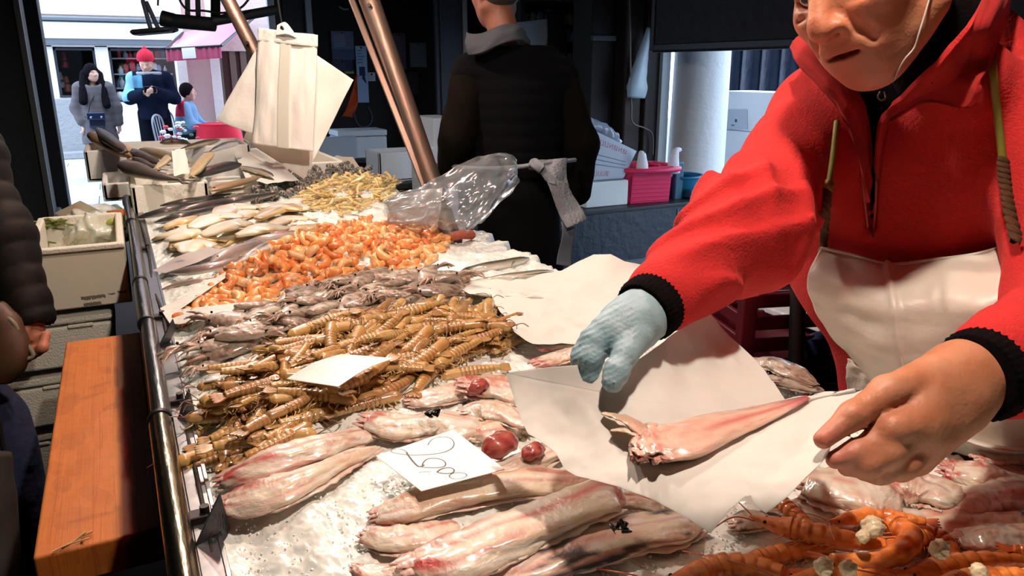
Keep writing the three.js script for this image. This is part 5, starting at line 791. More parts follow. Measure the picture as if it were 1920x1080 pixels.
  tag(mesh('orange_card', patch([[P(200, 396, 3.05), P(232, 392, 3.05)], [P(202, 406, 3.03), P(232, 404, 3.03)]], { nu: 3, nv: 3, thick: .004 }), std('#9c5a26', .7)), 'small orange brown card at the corner of the produce bag', 'card');
  const gl = thing('herb_bunch', 'green herbs and a brown mushroom beside the customer sleeve', 'herbs'); for (let i = 0; i < 9; i++) { const q = P(rr(50, 110), rr(415, 470), 2.86); mesh('leaf', loft([q, q.clone().add(V(rr(-.04, .04), .02, rr(-.03, .03))), q.clone().add(V(rr(-.07, .07), .01, rr(-.05, .05)))], (t) => [.012 * Math.sin(PI * (.1 + .85 * t)), .003], { n: 8, m: 6 }), std('#5a6b22', .7), gl); }
  for (const [a, c] of [[72, 462], [60, 446]]) { const q = P(a, c, 2.84); mesh('mushroom', [loft([q.clone().add(V(0, -.02, 0)), q.clone().add(V(0, .004, 0)), q.clone().add(V(0, .02, 0))], (t) => [.02 + .016 * Math.sin(t * PI), .02 + .016 * Math.sin(t * PI)], { n: 10, m: 14, up: V(1, 0, 0) })], std('#8a6a4e', .6), gl); }
}
// ---------------------------------------------------------------- behind the stall
const coldFoam = std(new THREE.Color(.62, .70, .80), .75, { bumpMap: T_foam, bumpScale: .0015 });
{
  // bench along the dark wall with foam boxes, papers and a strap hanging above
  const bx = (px, py, qx, qy, z) => { const a = atZ(px, py, z), b = atZ(qx, qy, z); return [a.x, b.x, b.y, a.y]; };
  const bench = thing('wall_bench', 'dark bench against the panelled wall below the posters', 'bench'); { const a = atZ(590, 330, -8.2), b = atZ(830, 330, -8.2), h = atZ(690, 297, -8.2).y; mesh('top', span(a.x, b.x, h - .04, h, -8.8, -8.15), std('#15181d', .6), bench); for (const x of [a.x + .05, b.x - .05]) for (const z of [-8.7, -8.2]) mesh('leg', span(x - .03, x + .03, 0, h - .04, z - .03, z + .03), std('#15181d', .6), bench); }
  let [a, b, c, d] = bx(634, 246, 727, 297, -8.3); foamBox('white foam box with a bright lid on the dark bench', a, b, c, d, -8.7, -8.3, { mat: coldFoam, lid: true });
  [a, b, c, d] = bx(596, 258, 668, 297, -8.2); foamBox('grey blue foam box in front of the bright lidded box', a, b, c, d, -8.28, -8.16, { mat: std(new THREE.Color(.42, .5, .62), .75) });
  const tb = thing('low_table', 'dark low table behind the bronze struts carrying a pale box', 'table'); { const p = atZ(712, 342, -5.6), q = atZ(850, 342, -5.6); mesh('top', span(p.x - .1, q.x + .1, p.y - .04, p.y, -6.1, -5.45), std('#101319', .6), tb); for (const x of [p.x, q.x]) for (const z of [-6, -5.5]) mesh('leg', span(x - .025, x + .025, 0, p.y - .04, z - .025, z + .025), std('#101319', .6), tb);
    foamBox('open pale blue foam box on the low table behind the bronze struts', p.x, atZ(800, 342, -5.6).x, p.y, atZ(712, 287, -5.6).y, -5.95, -5.6, { mat: coldFoam, open: true }); }
  for (const [i, [px, py, qx, qy, l]] of [[806, 276, 840, 340, 'lower pale foam box beside the second vendor'], [812, 222, 842, 276, 'upper pale foam box beside the second vendor']].entries()) { [a, b, c, d] = bx(px, py, qx + 20, qy, -5.0); foamBox(l, a, b, i ? c : 0, d, -5.4, -5.0, { mat: coldFoam }); }
  // posters and papers on the dark wall
  const paperTex = (bg, f) => { const c = document.createElement('canvas'); c.width = 128; c.height = 192; const x = c.getContext('2d'); x.fillStyle = bg; x.fillRect(0, 0, 128, 192); f(x); const t = new THREE.CanvasTexture(c); t.colorSpace = THREE.SRGBColorSpace; return t; };
  const lines = (col, y0, y1, st = 10) => (x) => { x.fillStyle = col; seed(y0 + 9); for (let y = y0; y < y1; y += st) x.fillRect(14, y, rr(50, 100), 3); };
  const wallThing = (name, label, px, py, qx, qy, tex, z = -9.27) => { const [x0, x1, y0, y1] = bx(px, py, qx, qy, z), o = thing(name, label, 'paper', [(x0 + x1) / 2, (y0 + y1) / 2, z]); mesh('sheet', new THREE.BoxGeometry(x1 - x0, y1 - y0, .006), std('#ffffff', .8, { map: tex }), o); mesh('pin', (() => { const s = new THREE.SphereGeometry(.012, 8, 6); s.translate(0, (y1 - y0) / 2 - .02, .006); return s; })(), M.darkSteel, o); };
  wallThing('poster', 'large blue grey poster on the dark wall beside the hanging bags', 620, 58, 665, 112, paperTex('#56698a', (x) => { x.fillStyle = '#41557a'; x.fillRect(0, 120, 128, 72); lines('#8fa0bd', 20, 110)(x); }));
  wallThing('poster', 'tall white notice with a dark blue picture on the dark wall', 666, 86, 692, 192, paperTex('#8fb0d8', (x) => { x.fillStyle = '#1c2a5c'; x.fillRect(30, 70, 70, 30); x.beginPath(); x.moveTo(70, 60); x.lineTo(110, 130); x.lineTo(60, 110); x.fill(); lines('#4a6690', 14, 60)(x); }));
  wallThing('poster', 'dark bluish notice beneath the large poster', 622, 112, 662, 134, paperTex('#23304c', lines('#50668c', 20, 180, 20)));
  wallThing('poster', 'lilac poster just right of the bronze struts', 736, 62, 762, 130, paperTex('#5b5a78', lines('#8886a8', 20, 170, 14)));
  wallThing('poster', 'pale blue grey notice right of the lilac poster', 768, 80, 800, 126, paperTex('#5d7089', lines('#7e90a8', 24, 170, 16)));
  wallThing('poster', 'dim notice low on the dark wall right of the struts', 762, 136, 786, 178, paperTex('#2a303c', lines('#454e5f', 20, 170, 16)));
  wallThing('poster', 'small white notice with blue print beside the struts', 690, 136, 704, 152, paperTex('#a7b9d2', lines('#33456e', 20, 170, 20)));
  const p = (px, py) => atZ(px, py, -9.288);
  tag(mesh('orange_cloth', patch([[p(666, 142), p(672, 140)], [p(654, 190), p(670, 192)], [p(640, 218), p(662, 220)]], { nu: 6, nv: 14, thick: .02, wrinkle: (u, v) => .02 * Math.sin(v * 9 + u * 3) }), std('#b84a1c', .8)), 'orange cloth hanging on the dark wall beside the bags', 'cloth');
  tag(mesh('yellow_tag', patch([[p(640, 126), p(660, 124)], [p(648, 138), p(664, 138)]], { nu: 3, nv: 3, thick: .01 }), std('#8d9a3a', .7)), 'small yellow green tag above the orange cloth', 'tag');
  tag(mesh('hanging_cable', tube([p(668, 196), p(664, 214), p(674, 236), p(690, 236), p(698, 220), p(690, 200)], .012, 40, 6), std('#3a3e58', .6)), 'loop of dark cable hanging on the wall below the white notice', 'cable');
  tag(mesh('hook_wire', tube([p(636, 12), p(644, 17), p(654, 17)], .012, 16, 6), std('#8a8578', .5)), 'small bent hook high on the dark wall', 'hook');
}
{ // shelf of plastic packets behind the second vendor's shoulder
  const z = -7.9, f = (px, py) => atZ(px, py, z), a = f(984, 127), b = f(1104, 127), sh = thing('packet_rack', 'dark rack holding cellophane packets behind the second vendor', 'rack');
  mesh('frame', [span(a.x - .06, a.x, 0, 2.9, z - .5, z, .01), span(b.x, b.x + .06, 0, 2.9, z - .5, z, .01), span(a.x, b.x, 0, 2.9, z - .5, z - .47, 0)], std('#0e0f12', .6), sh);
  const ys = [f(1040, 240).y, f(1040, 160).y, f(1040, 78).y, f(1040, 2).y]; for (const y of ys) mesh('shelf', span(a.x, b.x, y - .02, y, z - .47, z - .02), std('#1a1c22', .5), sh);
  seed(71); const xe = f(1090, 127).x;
  for (const [r, y] of ys.entries()) for (let i = 0; i < 7; i++) for (let k = 0; k < 2; k++) { const x = lerp(a.x + .06, xe, (i + .5) / 7), h = rr(.10, .17), w = (xe - a.x) / 7 * .46, yy = y + k * .2; if (yy + h > ys[r] + .43) continue;
    tag(mesh('cellophane_packet', loft([V(x, yy, z - .1 - k * .1), V(x + rr(-.01, .01), yy + h * .5, z - .1 - k * .1), V(x + rr(-.02, .02), yy + h, z - .1 - k * .1)], (t) => [w * (1 - .25 * t * t), .035 * (1 - .7 * t)], { n: 10, m: 10, bump: (t, g) => 1 + .25 * nz(t * 6 + i, g, r), up: V(0, 0, 1) }), phy(['#7f95b8', '#8f9a8c', '#5f78a8', '#9c9a70', '#6d7f9c'][(i * 3 + r + k) % 5], .18)), 'shiny bluish cellophane packet on the dark rack', 'packet', 'cellophane packets on the dark rack'); }
  const q = (px, py) => atZ(px, py, -7.88); tag(mesh('hanging_sheet', patch([[q(968, 42), q(1005, 38), q(1034, 34)], [q(975, 70), q(1008, 66), q(1030, 68)], [q(992, 84), q(1012, 90), q(1020, 98)]], { nu: 12, nv: 10, thick: .01, wrinkle: (u, v) => .02 * nz(u * 3, v * 3, 1) }), std('#a9b8cc', .8)), 'pale sheet hanging beside the head of the second vendor', 'sheet');
  tag(mesh('dark_coat', loft([[1040, 20], [1046, 100], [1048, 180], [1046, 235]].map(([a, b]) => atZ(a, b, -7.84)), (t) => [.10 + .04 * t, .08], { n: 20, m: 16, up: V(0, 0, 1), bump: (t, g) => 1 + .15 * nz(t * 5, g) }), std('#0b0c10', .9)), 'dark coat hanging behind the pale sheet', 'coat');
  // narrow shelf label and objects on the dark strip
  const o = (px, py) => atZ(px, py, -7.15); tag(mesh('label_strip', span(o(1110, 72).x, o(1154, 72).x, o(1130, 77).y, o(1130, 67).y, -7.17, -7.13), std('#3b4048', .6)), 'grey label strip on the dark pillar', 'label');
  // bag and wire on the brown pillar
  const w = (px, py) => atZ(px, py, -6.9);
  tag(mesh('hanging_bag', loft([w(1216, 52), w(1206, 100), w(1196, 150), w(1193, 184)], (t) => [.02 + .13 * t * (1 - .35 * Math.max(0, t - .8) * 5), .02 + .07 * t * (1 - .5 * Math.max(0, t - .8) * 5)], { n: 24, m: 18, up: V(0, 0, 1), bump: (t, g) => 1 + .12 * nz(t * 6, g) }), phy(new THREE.Color(.55, .68, .78), .35, { transmission: .3, thickness: 0 })), 'white plastic bag hanging on the brown pillar', 'bag');
  tag(mesh('bent_wire', tube([w(1181, 0), w(1182, 120), w(1184, 200), w(1186, 230), w(1208, 240), w(1222, 250), w(1224, 290)], .01, 60, 6), std('#6a625a', .5, { metalness: .5 })), 'bent wire running down the brown pillar', 'wire');
}
{ // dark platform with box, lid, pink basket and blue tub
  const zp = -5.15, tp = atZ(1170, 390, zp).y, xa = atZ(1060, 390, zp).x, xb = 5.1, slate = std('#1b2738', .35, { bumpMap: T_rough, bumpScale: .003 });
  const pf = thing('low_platform', 'low slate blue platform on the floor behind the stall', 'platform'); mesh('front_panel', span(xa, xb, 0, tp - .02, zp - .03, zp, .004), slate, pf); mesh('top', span(xa - .01, xb, tp - .03, tp, zp - 1.3, zp + .012, .006), std('#10151d', .45), pf); mesh('joint_strip', span(atZ(1268, 420, zp).x, atZ(1270, 420, zp).x + .006, .05, tp - .05, zp, zp + .006, .001), std('#4c5a72', .5), pf);
  const z = zp - .12, q = (px, py, k = 0) => atZ(px, py, z + k);
  const A = q(1098, 389), B = q(1179, 337); foamBox('bright foam box on the platform beside the pink basket', A.x, B.x, tp, B.y, z - .34, z, { mat: std(new THREE.Color(.74, .82, .86), .75, { bumpMap: T_foam, bumpScale: .0015 }) });
  const t = (() => { const c = document.createElement('canvas'); c.width = 512; c.height = 400; const x = c.getContext('2d'); x.fillStyle = '#aebccd'; x.fillRect(0, 0, 512, 400); x.save(); x.translate(256, 200); x.rotate(PI); seed(9); const letters = (x0, n, y) => { for (let i = 0; i < n; i++) { const a = x0 + i * 42, k = Math.floor(rnd() * 4); x.strokeRect(a, y, k === 0 ? 24 : .1, 44); x.beginPath(); x.moveTo(a, y + (k % 2) * 44); x.lineTo(a + 26, y + (k > 1 ? 0 : 44)); x.moveTo(a + 24, y); x.lineTo(a + 24, y + (k ? 44 : 20)); x.stroke(); } }; x.strokeStyle = '#a5708c'; x.lineWidth = 7; letters(-150, 8, 90); letters(-30, 5, -150); x.fillStyle = '#5d7290'; for (let i = 0; i < 3; i++) x.fillRect(-220 + i * 20, -60 + i * 34, 400, 7); x.restore(); const k = new THREE.CanvasTexture(c); k.colorSpace = THREE.SRGBColorSpace; return k; })();
  const tl = q(1094, 236, -.15), tr = q(1192, 284, -.1), br = q(1168, 334, 0), bl = q(1094, 340, 0);
  tag(mesh('printed_foam_board', patch([[tl, tl.clone().lerp(tr, .5), tr], [bl, bl.clone().lerp(br, .5), br]], { nu: 6, nv: 6, thick: .025 }), std('#ffffff', .75, { map: t })), 'printed foam lid leaning on the bright foam box, print upside down', 'lid');
  tag(mesh('plastic_wrap', loft([q(1100, 232, -.2), q(1130, 242, -.2), q(1150, 258, -.18), q(1158, 272, -.16)], (s) => [.05, .045], { n: 20, m: 14, bump: (s, g) => 1 + .5 * fbm(s * 8, g * 2, 3, 2) }), phy(new THREE.Color(.5, .6, .78), .2, { transmission: .4, thickness: 0 })), 'crumpled clear plastic behind the leaning foam lid', 'plastic');
  // basket
  const x0 = q(1186, 386).x, x1 = q(1252, 386).x, bh = q(1220, 318).y - tp, bw = x1 - x0, bd = .30, pink = phy(new THREE.Color(.75, .025, .13), .45), bs = thing('basket', 'pink plastic basket with ribbed sides beside the foam box', 'basket', [(x0 + x1) / 2 + .01, tp, z - .17], -.12);
  const side = (w, d, k) => { const g = []; for (let i = 0; i < 8; i++) g.push(box(w * (1 + .035 * i), bh / 8 * .62, .008, 0, (i + .5) * bh / 8, d + .012 * i * Math.sign(d))); return g; };
  mesh('bottom', box(bw, .012, bd, 0, .006, 0), pink, bs);
  for (const s of [1, -1]) { const p = mesh('side_panel', span(-bw / 2, bw / 2, 0, bh, -.004, .004), pink, bs); p.position.z = s * (bd / 2 + .02); p.rotation.x = s * .1; for (let i = 0; i < 7; i++) mesh('rib', box(bw * .96, .008, .008, 0, (i + .7) * bh / 8, .006 * s), pink, p); }
  for (const s of [1, -1]) { const p = mesh('end_panel', span(-.004, .004, 0, bh, -bd / 2, bd / 2), pink, bs); p.position.x = s * bw / 2; p.rotation.z = -s * .1; for (let i = 0; i < 7; i++) mesh('rib', box(.008, .008, bd * .96, .006 * s, (i + .7) * bh / 8, 0), pink, p); }
  mesh('rim', [tube([V(-bw * .62, bh, -bd * .68), V(bw * .62, bh, -bd * .68), V(bw * .68, bh, bd * .68), V(-bw * .62, bh, bd * .68)], .022, 60, 10, true), box(bw * 1.3, .05, .02, 0, bh + .0, bd * .64), box(bw * 1.3, .05, .02, 0, bh, -bd * .6), box(.02, .05, bd * 1.25, bw * .62, bh, 0), box(.02, .05, bd * 1.25, -bw * .62, bh, 0)], pink, bs);
  mesh('handle', [box(.02, .02, bd, -bw * .2, bh + .03, 0), box(.02, .02, bd, bw * .25, bh + .03, 0)], pink, bs);
  const liner = phy(new THREE.Color(.82, .85, .92), .5, { transmission: .25, thickness: 0 });
  for (const [px, py, l, k] of [[1204, 325, 'white plastic bag corner sticking up at the left of the pink basket', 0], [1262, 325, 'white knotted plastic bag corner at the right of the pink basket', 1]]) { const b = q(px, py, .02), tpt = q(px + (k ? 6 : 0), k ? 283 : 286, .02); tag(mesh('bag_corner', loft([b, b.clone().lerp(tpt, .5).add(V(k ? -.01 : 0, 0, 0)), tpt.clone(), tpt.clone().add(V(k ? .05 : .005, k ? .01 : .01, 0))], (s) => [.062 * (1 - .85 * s) + .004, .045 * (1 - .85 * s) + .004], { n: 18, m: 14, up: V(0, 0, 1), bump: (s, g) => 1 + .15 * nz(s * 5 + k, g) }), liner), l, 'bag'); }
  // teal tub right of the basket
  const cx = q(1302, 390).x, tub = thing('plastic_tub', 'teal blue plastic tub between the basket and the column', 'tub', [cx, tp, z - .2]); const teal = phy(new THREE.Color(.012, .10, .17), .45);
  mesh('body', (() => { const g = new THREE.LatheGeometry([[.0, 0], [.13, 0], [.17, .16], [.20, .17], [.20, .19], [.165, .185], [.125, .02], [0, .02]].map((p) => new THREE.Vector2(...p)), 32); return g; })(), phy(new THREE.Color(.02, .2, .38), .4), tub);
  mesh('back_panel', box(.10, .34, .05, -.14, .15, .12, .02), teal, tub); mesh('side_step', box(.3, .08, .12, .08, .04, .16, .02), teal, tub);
}
// rolled dark awning box over the open right side
{
  const aw = thing('awning_box', 'dark plum awning hanging low over the open right side', 'awning'), plum = std('#1c141b', .7, { bumpMap: T_paper, bumpScale: .01 }), a = atX(1226, 95, 4.8), b = atX(1500, 80, 4.8);
  mesh('curtain', span(4.80, 4.84, a.y + .03, 4.0, b.z + 2.4, a.z, .01), plum, aw); mesh('bottom_bar', [rod(V(4.82, a.y + .01, a.z - .02), V(4.82, a.y + .01, b.z + 2.4), .03), span(4.79, 4.86, a.y + .0, a.y + .06, b.z + 2.4, a.z, .01)], std('#0d0a0e', .5), aw); mesh('side_bar', span(4.79, 4.87, a.y, 4, a.z - .06, a.z, .01), std('#120e13', .5), aw);
  // seen through the opening: white foam boxes and dark blue shutter leaves
  const X = 6.6, f = (px, py) => atX(px, py, X), W = std(new THREE.Color(.80, .84, .88), .75, { bumpMap: T_foam, bumpScale: .0015 });
  const rows = [[170, 242, 'top foam box with grey print outside the open side'], [242, 316, 'second foam box down outside the open side'], [316, 382, 'lowest foam box outside the open side']];
  let base = 0; for (const [y0, y1, l] of rows) { const p = f(1352, y0), q = f(1470, y1); const g = foamBox(l, X, X + .45, Math.max(.004, f(1352, y1).y + .004), p.y, q.z, p.z, { mat: W }); base = f(1352, y1).y;
    if (y0 === 170) { const t = (() => { const c = document.createElement('canvas'); c.width = 256; c.height = 128; const x = c.getContext('2d'); x.fillStyle = '#b9c4d0'; x.fillRect(0, 0, 256, 128); x.fillStyle = '#3c4654'; x.font = 'bold 40px sans-serif'; x.fillRect(24, 44, 12, 12); x.fillRect(22, 62, 14, 18); x.fillStyle = '#5d6d8a'; x.fillRect(16, 92, 26, 10); x.fillRect(108, 92, 26, 9); x.fillStyle = '#3c4654'; x.beginPath(); x.arc(146, 70, 9, 0, 7); x.fill(); x.fillRect(0, 20, 6, 90); const k = new THREE.CanvasTexture(c); k.colorSpace = THREE.SRGBColorSpace; return k; })(), w = f(1352, 225).z, e = f(1402, 225).z;
      const lab = mesh('printed_label', patch([[f(1352, 205).add(V(-.006, 0, 0)), f(1402, 205).add(V(-.006, 0, 0))], [f(1352, 243).add(V(-.006, 0, 0)), f(1402, 243).add(V(-.006, 0, 0))]].map((r) => r.map((v) => v.sub(g.position))), { nu: 3, nv: 3, thick: .002 }), std('#ffffff', .7, { map: t }), g); } }
  const XB = 8.0; for (let i = 0; i < 5; i++) { const p = atX(1360 + i * 36, 84, XB), q = atX(1393 + i * 36, 168, XB), r = (q.z - p.z) / 2; const g = new THREE.CapsuleGeometry(r * .9, 1, 4, 18); g.scale(.7, (p.y + .6) / (1 + 2 * r), 1); g.translate(XB, (p.y + .6) / 2 + .0, (p.z + q.z) / 2); tag(mesh('blue_shutter', g, std('#1c2c48', .45, { bumpMap: T_rough, bumpScale: .008 })), ['blue ribbed shutter leaf nearest the round column', 'second blue shutter leaf from the round column', 'third blue shutter leaf from the round column', 'fourth blue shutter leaf from the round column', 'blue shutter leaf nearest the vendor collar'][i], 'shutter'); }
}
{ // crates and post behind the vendor's arm
  const maroon = phy(new THREE.Color(.075, .006, .012), .35), post = tag(mesh('support_post', rod(P(1492, 720, 1.75), P(1498, 505, 1.75), .018, .018, 14), std('#0f1216', .5)), 'thin black post standing behind the red sleeve', 'post');
  function crate(label, px, py, d, w, h, dp, turn, yy) { const p = P(px, py, d).setY(yy), c = thing('plastic_crate', label, 'crate', [p.x, p.y, p.z], turn); for (const s of [-1, 1]) for (let i = 0; i < 4; i++) mesh('slat', box(w, h * .17, .012, 0, h * (.1 + i * .27), s * dp / 2), maroon, c); for (const s of [-1, 1]) for (let i = 0; i < 4; i++) mesh('slat', box(.012, h * .17, dp, s * w / 2, h * (.1 + i * .27), 0), maroon, c); for (const x of [-1, 1]) for (const z of [-1, 1]) mesh('corner', box(.035, h, .035, x * w / 2, h / 2, z * dp / 2), maroon, c); mesh('bottom', box(w, .012, dp, 0, .006, 0), maroon, c); return c; }
  const sy = P(1490, 780, 2.1).y - .014; crate('upper dark maroon plastic crate behind the held paper', 1500, 640, 2.02, .5, .2, .36, -.3, sy + .232); crate('lower dark maroon plastic crate behind the apron', 1500, 770, 2.02, .5, .22, .36, -.3, sy); crate('dark maroon crate under the red sleeve', 1425, 620, 2.5, .5, .36, .36, -.35, sy);
  const st = thing('crate_stand', 'dark stand under the maroon crates', 'stand'), sp = P(1490, 780, 2.1); mesh('top', box(1.1, .03, .6, sp.x, sp.y - .03, sp.z, .004), std('#0c0c0e', .6), st); mesh('leg', [[-.5, -.25], [.5, -.25], [-.5, .25], [.5, .25]].map(([x, z]) => span(sp.x + x - .02, sp.x + x + .02, 0, sp.y - .04, sp.z + z - .02, sp.z + z + .02)), std('#0c0c0e', .6), st);
  const wb = P(1510, 600, 2.15); tag(mesh('white_tray', box(.2, .02, .26, wb.x + .02, wb.y + .02, wb.z, .006), std('#d9e2ea', .6)), 'white tray on the maroon crates under the red sleeve', 'tray');
  const bc = P(1545, 650, 1.85); tag(mesh('blue_cloth', loft([bc.clone().add(V(-.06, 0, .02)), bc.clone().add(V(0, .02, 0)), bc.clone().add(V(.07, -.01, -.02))], (t) => [.03, .03 * (1.2 - t)], { n: 14, m: 14, bump: (t, a) => 1 + .3 * nz(t * 5, a) }), std('#16305f', .7)), 'blue cloth lying on the maroon crates beside the apron', 'cloth');
  // white bowl at the right edge under the sleeve
  const bp = onIce(1885, 838, .02), bowl = thing('white_tub', 'white oval tub at the right edge under the red sleeve', 'tub', bp); mesh('body', (() => { const g = new THREE.LatheGeometry([[0, 0], [.05, 0], [.075, .03], [.083, .032], [.083, .036], [.07, .034], [.046, .006], [0, .006]].map((p) => new THREE.Vector2(...p)), 40); g.scale(1.2, 1, .9); return g; })(), phy(new THREE.Color(.62, .58, .50), .35), bowl);
}

// ---------------------------------------------------------------- people
const camXY = (x, y, z) => { const a = x - EYE.x, b = y - EYE.y, c = z - EYE.z, d = a * FWD.x + b * FWD.y + c * FWD.z; return [960 + FOCAL * (a * RIGHT.x + b * RIGHT.y + c * RIGHT.z) / d, 540 - FOCAL * (a * UPC.x + b * UPC.y + c * UPC.z) / d, d]; };
const hit = (f, px, py, d0 = .5, d1 = 2) => { let d = d0; const r = ray(px, py), l = r.length(); for (let i = 0; i < 260; i++) { const p = EYE.clone().addScaledVector(r, d), s = f(p.x, p.y, p.z); if (s < .0008) return d; d += Math.max(s * .45, .0005) / l; if (d > d1) return null; } return d; };
const polyDist = (poly, x, y) => { let m = 1e9; for (let i = 0, j = poly.length - 1; i < poly.length; j = i++) { const [a, b] = poly[j], [c, d] = poly[i], ex = c - a, ey = d - b, t = clamp(((x - a) * ex + (y - b) * ey) / (ex * ex + ey * ey)); m = Math.min(m, Math.hypot(x - a - ex * t, y - b - ey * t)); } return inside(poly, x, y) ? -m : m; };

// ---- head in its own axes: x to its left, y up, z forward; eyes at y = .02
function headField(o = {}) {
  const s = (v) => [v, V(-v.x, v.y, v.z)], parts = [ell(V(0, .035, -.012), .079, .095, .098), ell(V(0, -.03, .028), .064, .078, .064), ell(V(0, -.092, .066), .026, .018, .020)];
  for (const q of s(V(.056, -.055, .002))) parts.push(cap(q, V(q.x * .28, -.094, .062), .022, .019));
  for (const q of s(V(.043, -.012, .062))) parts.push(ell(q, .030, .026, .027));
  for (const q of s(V(.028, -.055, .066))) parts.push(ell(q, .022, .03, .022));
  parts.push(ell(V(0, -.055, .078), .03, .026, .017));
  const base = blob(parts, .03), nose = blob([cap(V(0, .028, .088), V(0, -.006, .110), .0095, .0135), ell(V(0, -.018, .114), .0165, .0145, .0145), ell(V(.017, -.021, .1), .0105, .0095, .013), ell(V(-.017, -.021, .1), .0105, .0095, .013)], .008);
  const brow = [cap(V(.012, .034, .086), V(.045, .034, .07), .009, .007), cap(V(-.012, .034, .086), V(-.045, .034, .07), .009, .007)];
  const lipU = cap(V(-.024, -.0555, .082), V(.024, -.0555, .082), .0042), lipM = ell(V(0, -.0535, .093), .020, .0045, .0065), lipL = ell(V(0, -.0655, .090), .021, .0062, .008), slit = blob([cap(V(-.031, -.0565, .079), V(0, -.0595, .096), .0028), cap(V(0, -.0595, .096), V(.031, -.0565, .079), .0028)], .002), slitF = ell(V(0, -.0595, .1), .026, .0028, .014);
  const fold = [1, -1].map((k) => [cap(V(k * .022, -.010, .100), V(k * .034, -.036, .0965), .0032, .0030), cap(V(k * .034, -.036, .0965), V(k * .041, -.054, .0905), .0030, .0012), cap(V(k * .030, -.0, .094), V(k * .050, -.004, .086), .0012)]).flat();
  const eye = s(V(.032, .018, .078)).map((q) => ell(q, .017, .012, .012)), nos = s(V(.0075, -.029, .106)).map((q) => ell(q, .006, .0048, .008));
  const ears = s(V(.08, 0, -.012)).map((q) => ell(q, .011, .034, .019));
  return (x, y, z) => {
    let d = base(x, y, z); for (const e of eye) d = smax(d, -(e(x, y, z) ), .012); for (const b of brow) d = smin(d, b(x, y, z), .02); d = smin(d, nose(x, y, z), .012);
    for (const e of s(V(.032, .018, .072))) d = Math.min(d, Math.hypot(x - e.x, y - e.y, z - e.z) - .0125);
    d = smin(d, lipU(x, y, z), .012); d = smin(d, lipM(x, y, z), .006); d = smin(d, lipL(x, y, z), .006); d = smax(d, -slit(x, y, z), .004); d = smax(d, -slitF(x, y, z), .003);
    for (const f of fold) d = smax(d, -f(x, y, z), .009); for (const n of nos) d = smax(d, -n(x, y, z), .003); for (const e of ears) d = smin(d, e(x, y, z), .012);
    return d + (o.age || 0) * .0006 * fbm(x * 45, y * 45, z * 45, 2);
  };
}
function headColor(x, y, z, skin, tint = 1) {
  let c = skin.slice(); const r = (cx, cy, cz, s) => Math.exp(-((x - cx) ** 2 + (y - cy) ** 2 + (z - cz) ** 2) / (2 * s * s));
  c = mix3(c, [.50, .11, .07], clamp(.55 * r(0, -.02, .112, .016) + .4 * (r(.045, -.018, .07, .022) + r(-.045, -.018, .07, .022))) * tint);
  const lip = Math.exp(-(((y + .0595) / .008) ** 2) - ((x / .02) ** 4)) * ss(.07, .085, z); c = mix3(c, [.42, .10, .08], lip * .75);
  c = mix3(c, [.28, .2, .17], .25 * ss(-.05, -.075, y) * ss(.02, .05, z) * (1 - lip)); c = mix3(c, [.5, .24, .15], .25 * nz(x * 40, y * 40, z * 40));
  if (Math.hypot(Math.abs(x) - .032, y - .018) < .012 && z > .078) c = Math.hypot(Math.abs(x) - .032, y - .018) < .0055 ? [.03, .02, .015] : [.6, .56, .52];
  return c;
}

